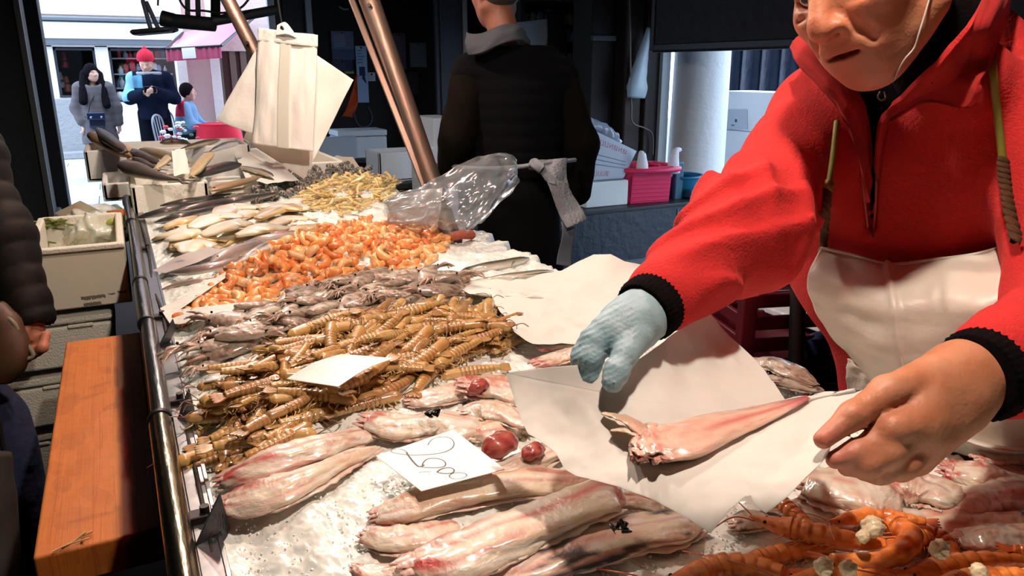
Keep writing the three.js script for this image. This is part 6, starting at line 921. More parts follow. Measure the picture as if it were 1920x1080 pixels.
// ---- the vendor in the red fleece
{
  const HM = new THREE.Matrix4().fromArray([-0.0345, 0.2419, 0.9697, 0, -0.4581, 0.8585, -0.2305, 0, -0.8882, -0.4521, 0.0813, 0, 0.8557, 1.6598, -0.7072, 1]);
  const hp = (x, y, z) => V(x, y, z).applyMatrix4(HM), F = V(-.937, 0, .341), L = V(.341, 0, .937);
  const CT = P(1705, 350, 1.235), SR = P(1542, 238, 1.27), SL = P(1990, 262, 1.04), ER = P(1402, 428, 1.075), WR = P(1245, 553, .942), EL = P(2044, 620, .93), WL = P(1886, 684, .79);
  const BE = CT.clone().add(V(.05, -.28, 0)).addScaledVector(L, .04), PE = CT.clone().add(V(.10, -.52, 0)).addScaledVector(L, .08);
  const skin = [.50, .20, .10], BK = CT.clone().addScaledVector(F, -.06).add(V(0, .04, 0));
  // skin: head, neck, trunk, arms and the bare left hand joined in one surface
  const head = framed(HM, headField({ age: 1 })), neckA = hp(0, -.06, -.03), neckB = hp(0, -.165, -.06);
  const trunk = blob([cap(neckA, neckA.clone().lerp(neckB, .6), .046, .032), framed(frame(CT, F), ell(V(0, -.03, -.035), .14, .18, .06)), cap(BK, BE, .07, .09), cap(BE, PE, .09, .09), cap(neckA.clone().lerp(neckB, .6), BK, .024, .04), cap(SR, BK, .03, .04), cap(SL, BK, .03, .04), ...chain([SR, ER, WR], [.05, .042, .03]), ...chain([SL, EL, WL], [.05, .042, .03])], .04);
  const gHead = net((x, y, z) => smin(head(x, y, z), trunk(x, y, z), .02), around([hp(-.1, -.15, -.12), hp(.1, .15, .14), hp(-.1, .15, -.12), hp(.1, -.15, .14), hp(.1, .14, -.12), hp(-.1, -.14, .14)], .02), .0026, (x, y, z) => { const q = V(x, y, z).applyMatrix4(HM.clone().invert()); return headColor(q.x, q.y, q.z, skin); });
  const gTrunk = net(trunk, around([SR, SL, EL, PE, ER, WR, WL, neckB], .16), .016, () => skin);
  // bare hand: thumb on top of the paper, fingers curled underneath
  const h = (a, b, c) => P(a, b, c), W = h(1822, 706, .772);
  const handL = blob([cap(h(1900, 680, .80), W, .030, .028), cap(W, h(1742, 742, .745), .027, .025), cap(h(1800, 735, .765), h(1720, 812, .735), .025, .021), cap(h(1790, 690, .775), h(1720, 728, .745), .022, .019), cap(h(1790, 770, .76), h(1720, 838, .735), .024, .019), cap(h(1715, 790, .722), h(1672, 806, .704), .020, .016)], .026);
  const fingers = [chain([h(1750, 706, .750), h(1664, 736, .724), h(1598, 780, .708), h(1543, 824, .699)], [.021, .0155, .0122, .0088]), chain([h(1698, 794, .724), h(1650, 826, .708), h(1604, 851, .700), h(1566, 862, .699)], [.0185, .0135, .0115, .0085]), chain([h(1712, 812, .722), h(1664, 850, .701), h(1622, 872, .697), h(1588, 876, .705)], [.017, .0125, .011, .0085]), chain([h(1736, 836, .732), h(1694, 872, .712), h(1650, 884, .708), h(1618, 884, .716)], [.016, .0125, .011, .0085]), chain([h(1748, 836, .744), h(1722, 866, .734), h(1690, 882, .730), h(1664, 884, .734)], [.013, .011, .0095, .0075])].map((c) => blob(c, .008));
  const hf = (x, y, z) => { let d = handL(x, y, z); fingers.forEach((f, i) => { d = smin(d, f(x, y, z), i ? .005 : .003); }); return d + .0004 * fbm(x * 80, y * 80, z * 80, 2); };
  const tips = [h(1543, 824, .699), h(1566, 862, .699)], kn = [h(1672, 806, .70), h(1604, 790, .712), h(1606, 840, .692), h(1668, 746, .728)];
  const gHand = net(hf, around([h(1900, 680, .80), h(1540, 830, .70), h(1600, 900, .70), h(1760, 880, .75), W], .035), .0024, (x, y, z) => { let c = mix3([.46, .18, .085], [.54, .25, .14], clamp(.5 + nz(x * 30, y * 30, z * 30))); for (const t of tips) c = mix3(c, [.55, .16, .11], .8 * Math.exp(-t.distanceToSquared(V(x, y, z)) / .0004)); for (const t of kn) c = mix3(c, [.56, .24, .15], .4 * Math.exp(-t.distanceToSquared(V(x, y, z)) / .0003)); return c; });
  const man = tag(mesh('person', [gHead, gTrunk, gHand], M.skin), 'vendor in a red fleece and pale apron holding a sheet of paper over the fish', 'person');
  const part = (n, g, m, l) => { const o = mesh(n, g, m, man); if (l) o.userData.label = l; return o; };
  { const q = h(1540, 822, .6975), n = loft([q.clone().addScaledVector(RIGHT, -.004), q, q.clone().addScaledVector(RIGHT, .008).addScaledVector(UPC, .004)], (t) => [.005 * Math.sin(.4 + t * 2.4), .0016], { n: 8, m: 8, up: FWD }); part('fingernail', n, phy(new THREE.Color(.62, .34, .27), .3)); }
  // hair, seen only above the frame
  part('hair', net(framed(HM, (x, y, z) => Math.max(ell(V(0, .04, -.014), .085, .1, .104)(x, y, z) + .002 * nz(x * 60, y * 60, z * 60), -ell(V(0, -.04, .06), .09, .12, .075)(x, y, z), -(y + .03 + z * .5))), around([hp(-.1, 0, -.13), hp(.1, .15, .1), hp(.1, 0, -.13), hp(-.1, .15, .1), hp(0, .15, -.13)], .02), .006), std('#6b655e', .9));
  // black shirt with a high collar
  const opening = [[1634, 428], [1622, 330], [1614, 240], [1596, 180], [1560, 130], [1540, 40], [1560, -90], [1940, -150], [1892, -50], [1852, 50], [1812, 112], [1762, 152], [1700, 184], [1660, 212], [1646, 250], [1641, 330], [1638, 428]];
  const bodyF = blob([framed(frame(CT, F), ell(V(0, .0, 0), .215, .30, .135)), framed(frame(BE, F), ell(V(.02, -.02, .0), .155, .26, .12)), cap(PE, BE, .125, .125), cap(SR, SL, .085, .09), cap(SR.clone().lerp(SL, .5), hp(0, -.19, -.085), .07, .055)], .05);
  const shirt0 = blob([cap(hp(0, -.088, -.048), neckB, .060, .066), framed(frame(CT, F), ell(V(0, .02, .0), .185, .245, .120)), cap(SR.clone().lerp(SL, .3), SR.clone().lerp(SL, .7), .06)], .05);
  const shirt = (x, y, z) => { let d = shirt0(x, y, z); if (d < .06) { const [px, py, dd] = camXY(x, y, z); if (dd > 1.2 || polyDist(opening, px, py) > 0) d = Math.max(d, bodyF(x, y, z) + .014); } return d; };
  part('shirt', net((x, y, z) => shirt(x, y, z) + .002 * fbm(x * 20, y * 8, z * 20, 2), around([hp(0, -.1, -.05), CT, SR, SL], .16), .0065), M.black);
  part('shirt_zip_pull', tube([P(1650, 172, 1.02), P(1646, 182, 1.018), P(1652, 188, 1.018), P(1660, 184, 1.018), P(1658, 172, 1.02)], .0011, 24, 6), M.steel);
  // red fleece with folds
  const ax = (a, b) => { const d = b.clone().sub(a), l = d.length(); d.normalize(); return (x, y, z) => ((x - a.x) * d.x + (y - a.y) * d.y + (z - a.z) * d.z) / l; };
  const tU = ax(SR, ER), tF = ax(ER, WR), tU2 = ax(EL, WL);
  const armR = blob([cap(SR, ER, .090, .068), cap(ER, WR, .068, .046), ell(ER.clone().addScaledVector(UPC, -.012).addScaledVector(RIGHT, .012), .06, .06, .07)], .04), armL = blob([cap(SL, EL, .094, .08), cap(EL, WL, .078, .056)], .05);
  const foldAt = (x, y, z, t, c, f, amp, sk) => { const k = t * f + sk + .9 * fbm(x * 7, y * 7, z * 7, 2); return -amp * Math.pow(.5 + .5 * Math.sin(k), 2) * c; };
  const coatOf = (withLeft) => (x, y, z) => {
    let a = armR(x, y, z), b = bodyF(x, y, z), c = armL(x, y, z); const u = tU(x, y, z), v = tF(x, y, z), w = tU2(x, y, z), [px, py, dd] = camXY(x, y, z);
    const cross = (px + py * .6) * .012;
    if (a < .05) { a += foldAt(x, y, z, v + cross * .35, ss(-.25, .1, v) * ss(1.1, .7, v), 17, .011, .5) + foldAt(x, y, z, u - cross * .25, ss(.35, .8, u) * ss(1.3, .9, u), 19, .011, 1.3) + .006 * fbm(x * 9, y * 9, z * 9, 2); }
    if (c < .05) c += foldAt(x, y, z, w, ss(-.1, .2, w) * ss(1, .8, w), 15, .006, 0);
    if (b < .06) { // drape folds that run from the shoulder and under the arm down the front
      const s = ss(1500, 1600, px) * ss(2050, 1900, px); b += -.012 * Math.pow(.5 + .5 * Math.sin(px * .030 + py * .012 + 2.2 * nz(px * .004, py * .003, 1)), 3) * s * ss(120, 260, py) + .010 * fbm(x * 5, y * 4, z * 5, 2);
      b += -.010 * Math.pow(.5 + .5 * Math.sin((px * .55 - py * .8) * .035 + 1), 3) * ss(1640, 1560, px) * ss(560, 380, py) * ss(150, 240, py);
      b += .006 * Math.exp(-Math.pow((px - 1637 + (py - 250) * .01) / 9, 2)) * ss(440, 420, py); }
    let d = smin(smin(a, b, .03), withLeft ? c : 9, .05); d = smax(d, -(Math.hypot(x - WR.x, y - WR.y, z - WR.z) - .03), .006);
    if (dd < 1.26 && d < .05) d = smax(d, -polyDist(opening, px, py) * dd / FOCAL, .008);
    return d;
  };
  const coat = coatOf(true), chest = coatOf(false), shirtHit = (px, py, d, k) => Math.min(d, (hit(shirt, px, py) ?? 9) - k, px > 1650 ? (hit(chest, px, py) ?? 9) - k : 9);
  part('fleece', net(coat, around([SR, SL, ER, WR, EL, WL, PE, CT], .2), .0062), M.fleece);
  // collar leaves, zip and placket laid on the fleece
  const G2 = (l) => l.map((r, i) => r.map(([a, b, c], j) => P(a, b, j ? shirtHit(a, b, c, [0, .008, .010, .012, .014, .014, .014][j] * [1.7, 2.4, 3][l.length > 1 ? i : 2]) : c)));
  const G = (l) => l.map((r) => r.map((q) => P(...q)));
  part('collar', [patch(G([[[1512, 52, 1.19], [1533, 84, 1.125], [1562, 124, 1.09], [1594, 158, 1.075], [1618, 200, 1.072], [1630, 300, 1.095]], [[1494, 74, 1.175], [1518, 108, 1.11], [1552, 146, 1.075], [1588, 184, 1.06], [1616, 235, 1.065], [1630, 330, 1.092]], [[1484, 90, 1.19], [1500, 124, 1.13], [1540, 162, 1.09], [1578, 212, 1.075], [1606, 280, 1.078], [1628, 380, 1.098]]]), { nu: 50, nv: 24, thick: .007, wrinkle: (u, v) => .003 * fbm(u * 6, v * 4, 2, 2) }),
    patch(G2([[[1644, 300, 1.085], [1654, 222, 1.055], [1692, 178, 1.02], [1744, 130, 1.01], [1792, 80, 1.02], [1832, 20, 1.04], [1860, -50, 1.07]], [[1644, 320, 1.082], [1658, 228, 1.045], [1716, 184, 1.005], [1776, 150, .998], [1820, 112, 1.008], [1856, 40, 1.03], [1886, -50, 1.06]], [[1645, 340, 1.088], [1664, 236, 1.06], [1738, 192, 1.02], [1816, 200, 1.012], [1842, 146, 1.02], [1872, 66, 1.04], [1910, -50, 1.07]]]), { nu: 60, nv: 26, thick: .007, wrinkle: (u, v) => .003 * fbm(u * 7, v * 4, 5, 2) }),
    tube(G2([[[1654, 238, 1.05], [1738, 190, 1.012], [1814, 199, 1.004]]])[0], .0022, 30, 6)], M.fleece);
  { const on = (px, py, k = .004) => P(px, py, (hit(coat, px, py) ?? 1.12) - k), zr = [[1657, 222], [1646, 270], [1641, 330], [1638, 400], [1634, 432]].map(([a, b]) => on(a + 3, b, .003));
    part('zip', [tube(zr, .0022, 60, 6), tube([[1612, 240], [1620, 330], [1632, 426]].map(([a, b]) => on(a - 4, b, .003)), .0016, 40, 6)], phy(new THREE.Color(.34, .03, .03), .35)); part('zip_pull', loft([on(1634, 418, .008), on(1634, 430, .009), on(1636, 446, .008)], () => [.0035, .0018], { n: 6, m: 8, up: FWD }), phy(new THREE.Color(.25, .01, .012), .3)); }
  // cuffs and glove
  const cuff = (a, b, ra, rb) => loft([a, a.clone().lerp(b, .5), b], (t) => [lerp(ra, rb, t) * (1 - .10 * ss(.85, 1, t)), lerp(ra, rb, t) * (1 - .10 * ss(.85, 1, t))], { n: 16, m: 120, bump: (t, g) => 1 + .018 * Math.cos(g * 40) });
  part('cuff', cuff(P(1262, 542, .952), P(1203, 588, .912), .0395, .0405), M.black); part('cuff', cuff(P(1898, 682, .797), P(1824, 708, .768), .047, .047), M.black);
  const gl = (a, b, c) => P(a, b, c), gw = blob([cap(gl(1225, 572, .925), gl(1190, 600, .9), .030, .029), cap(gl(1190, 600, .9), gl(1150, 625, .885), .028, .022), cap(gl(1205, 606, .90), gl(1178, 646, .872), .019, .015), cap(gl(1160, 612, .895), gl(1118, 640, .885), .020, .016)], .02);
  const gf = [chain([gl(1192, 634, .876), gl(1172, 664, .858), gl(1156, 696, .845), gl(1149, 716, .840)], [.0185, .0135, .0128, .0118]), chain([gl(1120, 644, .878), gl(1108, 672, .872), gl(1106, 704, .876), gl(1114, 722, .88)], [.0155, .0128, .0115, .0105]), chain([gl(1112, 644, .89), gl(1096, 674, .886), gl(1096, 706, .89), gl(1106, 724, .894)], [.0155, .013, .0115, .010]), chain([gl(1112, 640, .893), gl(1094, 664, .892), gl(1094, 696, .894), gl(1104, 714, .898)], [.0155, .0125, .011, .0095]), chain([gl(1118, 632, .905), gl(1100, 652, .908), gl(1096, 680, .91), gl(1102, 696, .912)], [.014, .011, .010, .0085])].map((c) => blob(c, .008));
  part('glove', net((x, y, z) => { let d = gw(x, y, z); for (const f of gf) d = smin(d, f(x, y, z), .006); const [px, py] = camXY(x, y, z), t = (px - 1140) * .45 + (py - 640) * .9; return d - .0011 * Math.pow(.5 + .5 * Math.sin(t * .62 + 1.5 * nz(px * .05, py * .05, 2)), 4) * ss(1205, 1180, px) + .0006 * fbm(x * 70, y * 70, z * 70, 2) - .0015 * Math.exp(-Math.pow((px - 1222 - (py - 580) * .5) / 6, 2)); }, around([gl(1225, 572, .925), gl(1090, 700, .91), gl(1146, 725, .84), gl(1200, 560, .93), gl(1190, 640, .88)], .04), .0024), M.glove, 'light blue rubber glove');
  // apron
  const front = (px, py, k, alt) => P(px, py, Math.min((hit(bodyF, px, py) ?? alt) - k - .024, alt));
  const cols = [[1540, 466], [1600, 479], [1666, 496], [1750, 488], [1832, 477], [1902, 456], [1990, 424]];
  const rowsA = [cols.map(([a, b]) => front(a, b, .006, 1.2)), [[1514, 538, 1.19], [1590, 545, 1.125], [1672, 560, 1.065], [1760, 560, 1.03], [1840, 560, .985], [1910, 540, .965], [2000, 530, .95]].map(([a, b, c]) => front(a, b, .01, c)), [[1536, 596, 1.2], [1606, 620, 1.12], [1682, 640, 1.065], [1770, 650, 1.03], [1850, 650, .99], [1920, 640, .965], [2010, 640, .95]].map(([a, b, c]) => front(a, b, .012, c)), [[1596, 668, 1.2], [1640, 700, 1.13], [1700, 730, 1.08], [1780, 740, 1.05], [1860, 750, 1.01], [1940, 750, .98], [2020, 750, .96]].map(([a, b, c]) => front(a, b, .014, c)), [[1652, 720, 1.2], [1680, 780, 1.14], [1725, 830, 1.10], [1800, 850, 1.07], [1880, 860, 1.03], [1960, 860, .995], [2040, 860, .97]].map(([a, b, c]) => P(a, b, c))];
  part('apron', patch(rowsA, { nu: 80, nv: 70, thick: .003, wrinkle: (u, v) => .006 * Math.exp(-Math.pow((u - .33 - v * .03) / .012, 2)) + .008 * fbm(u * 4, v * 4, 2, 2) - .006 * Math.exp(-Math.pow((v - .42 - u * .25) / .05, 2)) * ss(.45, .7, u) }), M.apron);
  part('apron_hem', tube(cols.map(([a, b]) => front(a, b - 1, .008, 1.2)), .0026, 80, 6), M.apron);
  part('apron_tail', patch(G([[[1590, 672, 1.24], [1625, 700, 1.2], [1660, 730, 1.18]], [[1588, 715, 1.25], [1625, 740, 1.22], [1670, 790, 1.2]], [[1600, 790, 1.26], [1640, 820, 1.24], [1690, 860, 1.22]]]), { nu: 16, nv: 16, thick: .003, wrinkle: (u, v) => .006 * nz(u * 5, v * 5, 1) }), M.apron);
  { const eyel = front(1543, 478, .009, 1.2); part('eyelet', tube([0, 1, 2, 3, 4, 5].map((i) => eyel.clone().addScaledVector(RIGHT, .004 * Math.cos(i / 6 * 6.283)).addScaledVector(UPC, .006 * Math.sin(i / 6 * 6.283))), .0016, 24, 6, true), phy('#6b3a30', .4)); }
  const on3 = (l, k) => l.map(([a, b]) => P(a, b, Math.min(hit(coat, a, b) ?? 1.05, hit(shirt, a, b) ?? 9) - k)), on2 = (l, k) => l.map(([a, b]) => P(a, b, Math.min(hit(chest, a, b) ?? 1.05, hit(shirt, a, b) ?? 9) - k)), cordM = std('#76752a', .6), ropeM = std('#6f4a22', .8, { bumpMap: T_fleece, bumpScale: .002 });
  part('neck_cord', tube(on2([[1569, 228], [1563, 280], [1558, 320], [1553, 350]], .012), .0042, 30, 8), cordM); part('neck_cord', tube([...on3([[1858, -30], [1858, 60], [1862, 130], [1870, 210], [1880, 300]], .012)], .0050, 40, 8), cordM);
  const rope = (l, r) => { const cv = new THREE.CatmullRomCurve3(l), g = []; for (let s = 0; s < 2; s++) { const p = []; for (let i = 0; i <= 60; i++) { const t = i / 60, c = cv.getPoint(t), a = t * 40 + s * PI; p.push(c.addScaledVector(RIGHT, r * .6 * Math.cos(a)).addScaledVector(FWD, r * .6 * Math.sin(a))); } g.push(tube(p, r * .75, 120, 6)); } return g; };
  part('strap_rope', rope(on2([[1553, 345], [1549, 390], [1545, 440], [1543, 476]], .016), .0052), ropeM); part('strap_rope', rope(on3([[1880, 296], [1884, 340], [1892, 390], [1906, 452]], .012), .0058), ropeM);
  for (const [a, b, k] of [[1553, 350, .016], [1543, 470, .018]]) { const q = on2([[a, b]], k)[0]; part('knot', loft([q.clone().addScaledVector(UPC, .010), q, q.clone().addScaledVector(UPC, -.012)], (t) => [.007 * Math.sin(.5 + t * 2.2), .007 * Math.sin(.5 + t * 2.2)], { n: 10, m: 10, up: FWD, bump: (t, g) => 1 + .2 * Math.sin(g * 3 + t * 9) }), cordM); }
  { const e = hp(.079, -.03, .01); part('earphone_cord', tube([e, ...[[1724, 60], [1714, 90], [1696, 112], [1676, 150]].map(([a, b]) => P(a, b, Math.min(hit(head, a, b) ?? 9, hit(shirt, a, b) ?? 1.03) - .006))], .0012, 40, 5), std('#b9b2aa', .5)); }
  // trousers behind the stall
  part('trousers', net(blob([cap(PE, PE.clone().add(V(.02, -.12, 0)), .165, .15), ...[-1, 1].map((s) => cap(PE.clone().addScaledVector(L, s * .09).add(V(0, -.1, 0)), PE.clone().addScaledVector(L, s * .12).setY(.12), .095, .07))], .05), around([PE, PE.clone().setY(.1)], .3), .02), matte('#15171c'));
  part('boots', [-1, 1].map((s) => { const q = PE.clone().addScaledVector(L, s * .12).setY(.06); return loft([q.clone().addScaledVector(F, -.1), q.clone(), q.clone().addScaledVector(F, .12), q.clone().addScaledVector(F, .18)], (t) => [.05, .06 * (1.1 - .5 * t)], { n: 14, m: 14 }); }), std('#0e0f10', .6));
  // the sheet of paper held over the fish, and the fish on it
  const D = depthField([[955, 700, .905], [1095, 690, .875], [1150, 715, .857], [1185, 690, .87], [1330, 590, 1.02], [1410, 672, 1.0], [1475, 750, .93], [1525, 738, .86], [1615, 735, .78], [1555, 838, .700], [1420, 955, .72], [1335, 992, .705], [1255, 955, .74], [1060, 875, .80], [985, 790, .855], [1250, 760, .87], [1350, 830, .785], [1150, 800, .84], [1430, 860, .735]], 300);
  tag(mesh('paper_sheet', sheet([[948, 700], [1010, 690], [1090, 684], [1150, 690], [1182, 684], [1240, 645], [1290, 606], [1334, 588], [1350, 600], [1372, 628], [1395, 652], [1425, 690], [1452, 718], [1472, 744], [1500, 740], [1524, 734], [1545, 731], [1600, 733], [1618, 728], [1600, 760], [1560, 822], [1552, 846], [1500, 896], [1434, 964], [1418, 950], [1408, 928], [1396, 931], [1368, 958], [1332, 998], [1290, 972], [1230, 940], [1160, 912], [1080, 890], [1058, 878], [1042, 848], [1012, 826], [990, 812], [975, 780], [962, 745]], [1350, 780], (x, y) => P(x, y, D(x, y)), { rings: 44, thick: .0005, wrinkle: (p) => .006 * fbm(p.x * 10, p.z * 10, p.y * 8, 3) + .006 * Math.abs(nz(p.x * 18, p.z * 13, 4)) }), phy(new THREE.Color(.76, .745, .69), .75, { bumpMap: T_paper, bumpScale: .006, transmission: .12, thickness: 0 })), 'white sheet of paper held between the two hands with a fish on it', 'paper');
  { // skinned tail on the paper: ragged wide end at left, narrow red tail at right
    const c = [[1180, 846, 100], [1222, 848, 128], [1276, 842, 126], [1336, 816, 96], [1400, 794, 68], [1460, 772, 42], [1514, 749, 13]].map(([a, b, w]) => { const d = D(a, b), r = w / 2 * d / FOCAL; return [P(a, b, d).addScaledVector(UPC, .0).add(V(0, r * .22 + .002, 0)), r]; }), rad = (t) => { const x = t * (c.length - 1), i = Math.min(Math.floor(x), c.length - 2), f = x - i; return lerp(c[i][1], c[i + 1][1], f); };
    const g = loft(c.map((q) => q[0]), (t) => [rad(t) * Math.sqrt(clamp(t / .06 + .1)), rad(t) * .33 * Math.sqrt(clamp(t / .06 + .1))], { n: 90, m: 40, bump: (t, a) => 1 + .12 * nz(t * 6, Math.cos(a) * 2, Math.sin(a) * 2) + .5 * ss(.34, .08, t) * fbm(t * 22, Math.cos(a) * 5, Math.sin(a) * 5, 2) - .12 * Math.exp(-Math.pow((a - 1.25) / .14, 2)) * ss(.25, .4, t), color: (t, a) => { const n = fbm(t * 12, Math.cos(a) * 3, Math.sin(a) * 3, 3); let k = mix3([.72, .50, .38], [.66, .36, .28], clamp(.3 + n)); k = mix3(k, [.56, .15, .11], clamp(ss(.30, .12, t) * (.35 + n * 1.4))); k = mix3(k, [.55, .13, .12], .85 * Math.exp(-Math.pow((a - 1.25) / .2, 2)) * ss(.3, .55, t)); return mix3(k, [.42, .10, .11], ss(.78, 1, t)); } });
    const o = tag(mesh('monkfish_tail', g, M.wet), 'pink skinned monkfish tail lying on the held sheet of paper', 'fish'), fl = [];
    for (const [a, b, e, f, w] of [[1214, 830, 1130, 784, 34], [1212, 840, 1146, 816, 30], [1228, 828, 1210, 804, 20]]) { const p = P(a, b, D(a, b)).add(V(0, .012, 0)), q = P(e, f, D(e, f)).add(V(0, .006, 0)), r = w / 2 * .86 / FOCAL; fl.push(loft([p, p.clone().lerp(q, .5).add(V(0, .004, 0)), q], (t) => [r * 1.25 * (1 - .75 * t), r * .3 * (1 - .6 * t)], { n: 18, m: 14, bump: (t, k) => 1 + .6 * nz(t * 7 + a, k), color: (t) => mix3([.62, .34, .24], [.72, .56, .40], t) })); }
    mesh('fin_flap', fl, M.wet, o);
  }
}

// ---- simpler figures: joints in their own axes (facing +z, feet at y = 0)
function figure(label, at, turn, parts) {
  let root = null;
  for (const [name, f, bounds, cell, m, color] of parts) { const g = net(f, bounds.map((b) => V(...b)), cell, color); if (!root) { root = tag(mesh('person', g, m), label, 'person'); root.position.copy(at); root.rotation.y = turn; } else mesh(name, g, m, root); }
  return root;
}
const vskin = std('#ffffff', .6, { vertexColors: true });
const HF = headField(), headAt = (p, yaw, pitch, s = 1) => framed(new THREE.Matrix4().compose(p, new THREE.Quaternion().setFromEuler(new THREE.Euler(pitch, yaw, 0, 'YXZ')), V(s, s, s)), HF);
const handBones = (w, dir, side, curl = .5, s = 1) => { // palm, four fingers and a thumb
  const up = side.clone().cross(dir), l = [cap(w, w.clone().addScaledVector(dir, .075 * s), .026 * s, .024 * s)];
  for (let i = 0; i < 4; i++) { const b = w.clone().addScaledVector(dir, .085 * s).addScaledVector(side, (i - 1.5) * .019 * s), L = [.035, .040, .037, .029][i] * s, d2 = dir.clone().multiplyScalar(1 - curl).addScaledVector(up, -curl).normalize(), d3 = dir.clone().multiplyScalar(.3 - curl).addScaledVector(up, -1.1 * curl - .1).normalize(), m = b.clone().addScaledVector(d2, L), e = m.clone().addScaledVector(d3, L * .8); l.push(cap(b.clone().addScaledVector(dir, -.02 * s), m, .0105 * s, .0095 * s), cap(m, e, .0095 * s, .008 * s)); }
  const tb = w.clone().addScaledVector(dir, .03 * s).addScaledVector(side, -.028 * s), tm = tb.clone().addScaledVector(dir, .03 * s).addScaledVector(side, -.022 * s), te = tm.clone().addScaledVector(dir, .028 * s).addScaledVector(up, -.012 * s); l.push(cap(tb, tm, .012 * s, .0105 * s), cap(tm, te, .0105 * s, .0085 * s)); return l;
};
// second vendor, seen from the back
{
  const base = P(972, 300, 2.98).setY(0), o = base, yc = 1.0, loc = (px, py, d) => P(px, py, d).sub(o);
  const hd = loc(932, -14, 2.9), nk = loc(946, 70, 2.93), sl = loc(888, 142, 2.95), sr = loc(1044, 150, 2.98), el = loc(856, 265, 2.9), er = loc(1086, 270, 3.0), wr = loc(1084, 360, 3.06), wl = loc(846, 332, 3.12), pel = loc(972, 372, 3.0), kn = [loc(935, 560, 3.0), loc(1012, 560, 3.02)], ft = kn.map((k) => k.clone().setY(.08));
  const skin2 = [.17, .06, .035], awayYaw = Math.atan2(FWD.x - .5, FWD.z), ch = loc(968, 215, 3.0);
  const head2 = headAt(hd, awayYaw, .15), body2 = blob([cap(hd.clone().add(V(0, -.05, 0)), nk, .055, .06), cap(sl, sr, .06), cap(ch, pel, .12, .13), cap(sl, el, .045, .04), cap(sr, er, .045, .04), cap(er, wr, .04, .03), cap(el, wl, .04, .03), cap(pel, kn[0], .09, .06), cap(pel, kn[1], .09, .06), cap(kn[0], ft[0], .06, .045), cap(kn[1], ft[1], .06, .045), ...handBones(wr, V(FWD.x, -.5, FWD.z).normalize(), V(.6, 0, .8).cross(V(0, 1, 0)).normalize(), .5), ...handBones(wl, V(-.2, -.2, -.9).normalize(), V(-.9, 0, .2), .5)], .03);
  const B3 = new THREE.Box3().setFromPoints([hd, sl, sr, el, er, wr, wl, pel, ...ft]).expandByScalar(.2), bb = [B3.min.toArray(), B3.max.toArray()];
  const fr = framed(frame(ch, V(FWD.x, 0, FWD.z)), (x, y, z) => smax(ell(V(0, .0, 0), .205, .34, .15)(x, y, z), 0 - 9, .01));
  const torso = blob([fr, cap(sl, sr, .085, .085), cap(ch, pel, .165, .16)], .06);
  const p = figure('second vendor seen from behind in a dark quilted vest with a tied apron', o, 0, [
    ['body', (x, y, z) => smin(head2(x, y, z), body2(x, y, z), .02), bb, .009, vskin, (x, y, z) => skin2],
    ['shirt', (x, y, z) => { let d = blobShirt(x, y, z); return d + .006 * fbm(x * 8, y * 8, z * 8, 2); }, bb, .012, matte('#0c0b07')],
    ['vest', (x, y, z) => { const d = torso(x, y, z); return Math.max(d - .006 * Math.pow(Math.abs(Math.sin(y * PI / .052)), .6) + .002 + .004 * nz(x * 12, y * 6, z * 12), -(y - pel.y - .06), y - nk.y + .03); }, bb, .009, matte('#07080b')],
    ['trousers', (x, y, z) => Math.max(legs(x, y, z) + .006 * fbm(x * 7, y * 7, z * 7, 2), y - pel.y - .14), bb, .014, matte('#0a0b0c')],
    ['hair', (x, y, z) => Math.max(Math.hypot((x - hd.x) / .088, (y - hd.y - .035) / .105, (z - hd.z) / .105) * .09 - .09, -(y - hd.y + .06)), [hd.clone().addScalar(-.15).toArray(), hd.clone().addScalar(.15).toArray()], .008, std('#2a231e', .95)],
  ]);
  function blobShirt(x, y, z) { return Math.min(cap(sl, el, .082, .072)(x, y, z), cap(el, wl, .072, .05)(x, y, z), smin(cap(sr, er, .082, .072)(x, y, z), cap(er, wr, .072, .055)(x, y, z), .03)); }
  function legs(x, y, z) { return smin(smin(cap(pel, kn[0], .15, .105)(x, y, z), cap(pel, kn[1], .15, .105)(x, y, z), .06), Math.min(cap(kn[0], ft[0], .105, .09)(x, y, z), cap(kn[1], ft[1], .105, .09)(x, y, z)), .05); }
  const part = (n, g, m) => mesh(n, g, m, p), C = (a) => a.map((r) => r.map(([x, y, d]) => loc(x, y, d))), ap = std('#8f949c', .8, { bumpMap: T_paper, bumpScale: .006 });
  part('collar', patch(C([[[876, 62, 2.86], [900, 66, 2.82], [935, 52, 2.8], [968, 48, 2.82], [984, 62, 2.88]], [[874, 84, 2.84], [905, 82, 2.79], [938, 68, 2.77], [970, 64, 2.79], [990, 78, 2.86]], [[880, 104, 2.84], [905, 100, 2.79], [938, 84, 2.77], [972, 76, 2.79], [992, 86, 2.86]]]), { nu: 30, nv: 12, thick: .014, wrinkle: (u, v) => .006 * nz(u * 6, v * 3, 1) }), matte('#3c4148'));
  const apz = 2.78;
  part('apron_tie', patch(C([[[988, 308, apz], [1014, 300, apz - .01], [1040, 298, apz], [1062, 298, apz + .03]], [[994, 314, apz], [1020, 322, apz - .02], [1044, 326, apz], [1064, 326, apz + .02]], [[1004, 320, apz], [1030, 344, apz - .02], [1050, 352, apz], [1066, 350, apz + .02]]]), { nu: 24, nv: 14, thick: .006, wrinkle: (u, v) => .008 * Math.sin(u * 9 + v * 4) }), ap);
  part('apron_band', tube([loc(840, 310, 2.98), loc(900, 316, 2.80), loc(960, 314, 2.775), loc(1008, 308, 2.77), loc(1060, 302, 2.81), loc(1078, 300, 2.9)], .008, 50, 8), ap);
  part('apron_knot', loft([loc(996, 304, 2.76), loc(1006, 310, 2.755), loc(1016, 316, 2.76)], () => [.022, .018], { n: 10, m: 12, bump: (t, a) => 1 + .2 * Math.sin(a * 3 + t * 6) }), ap);
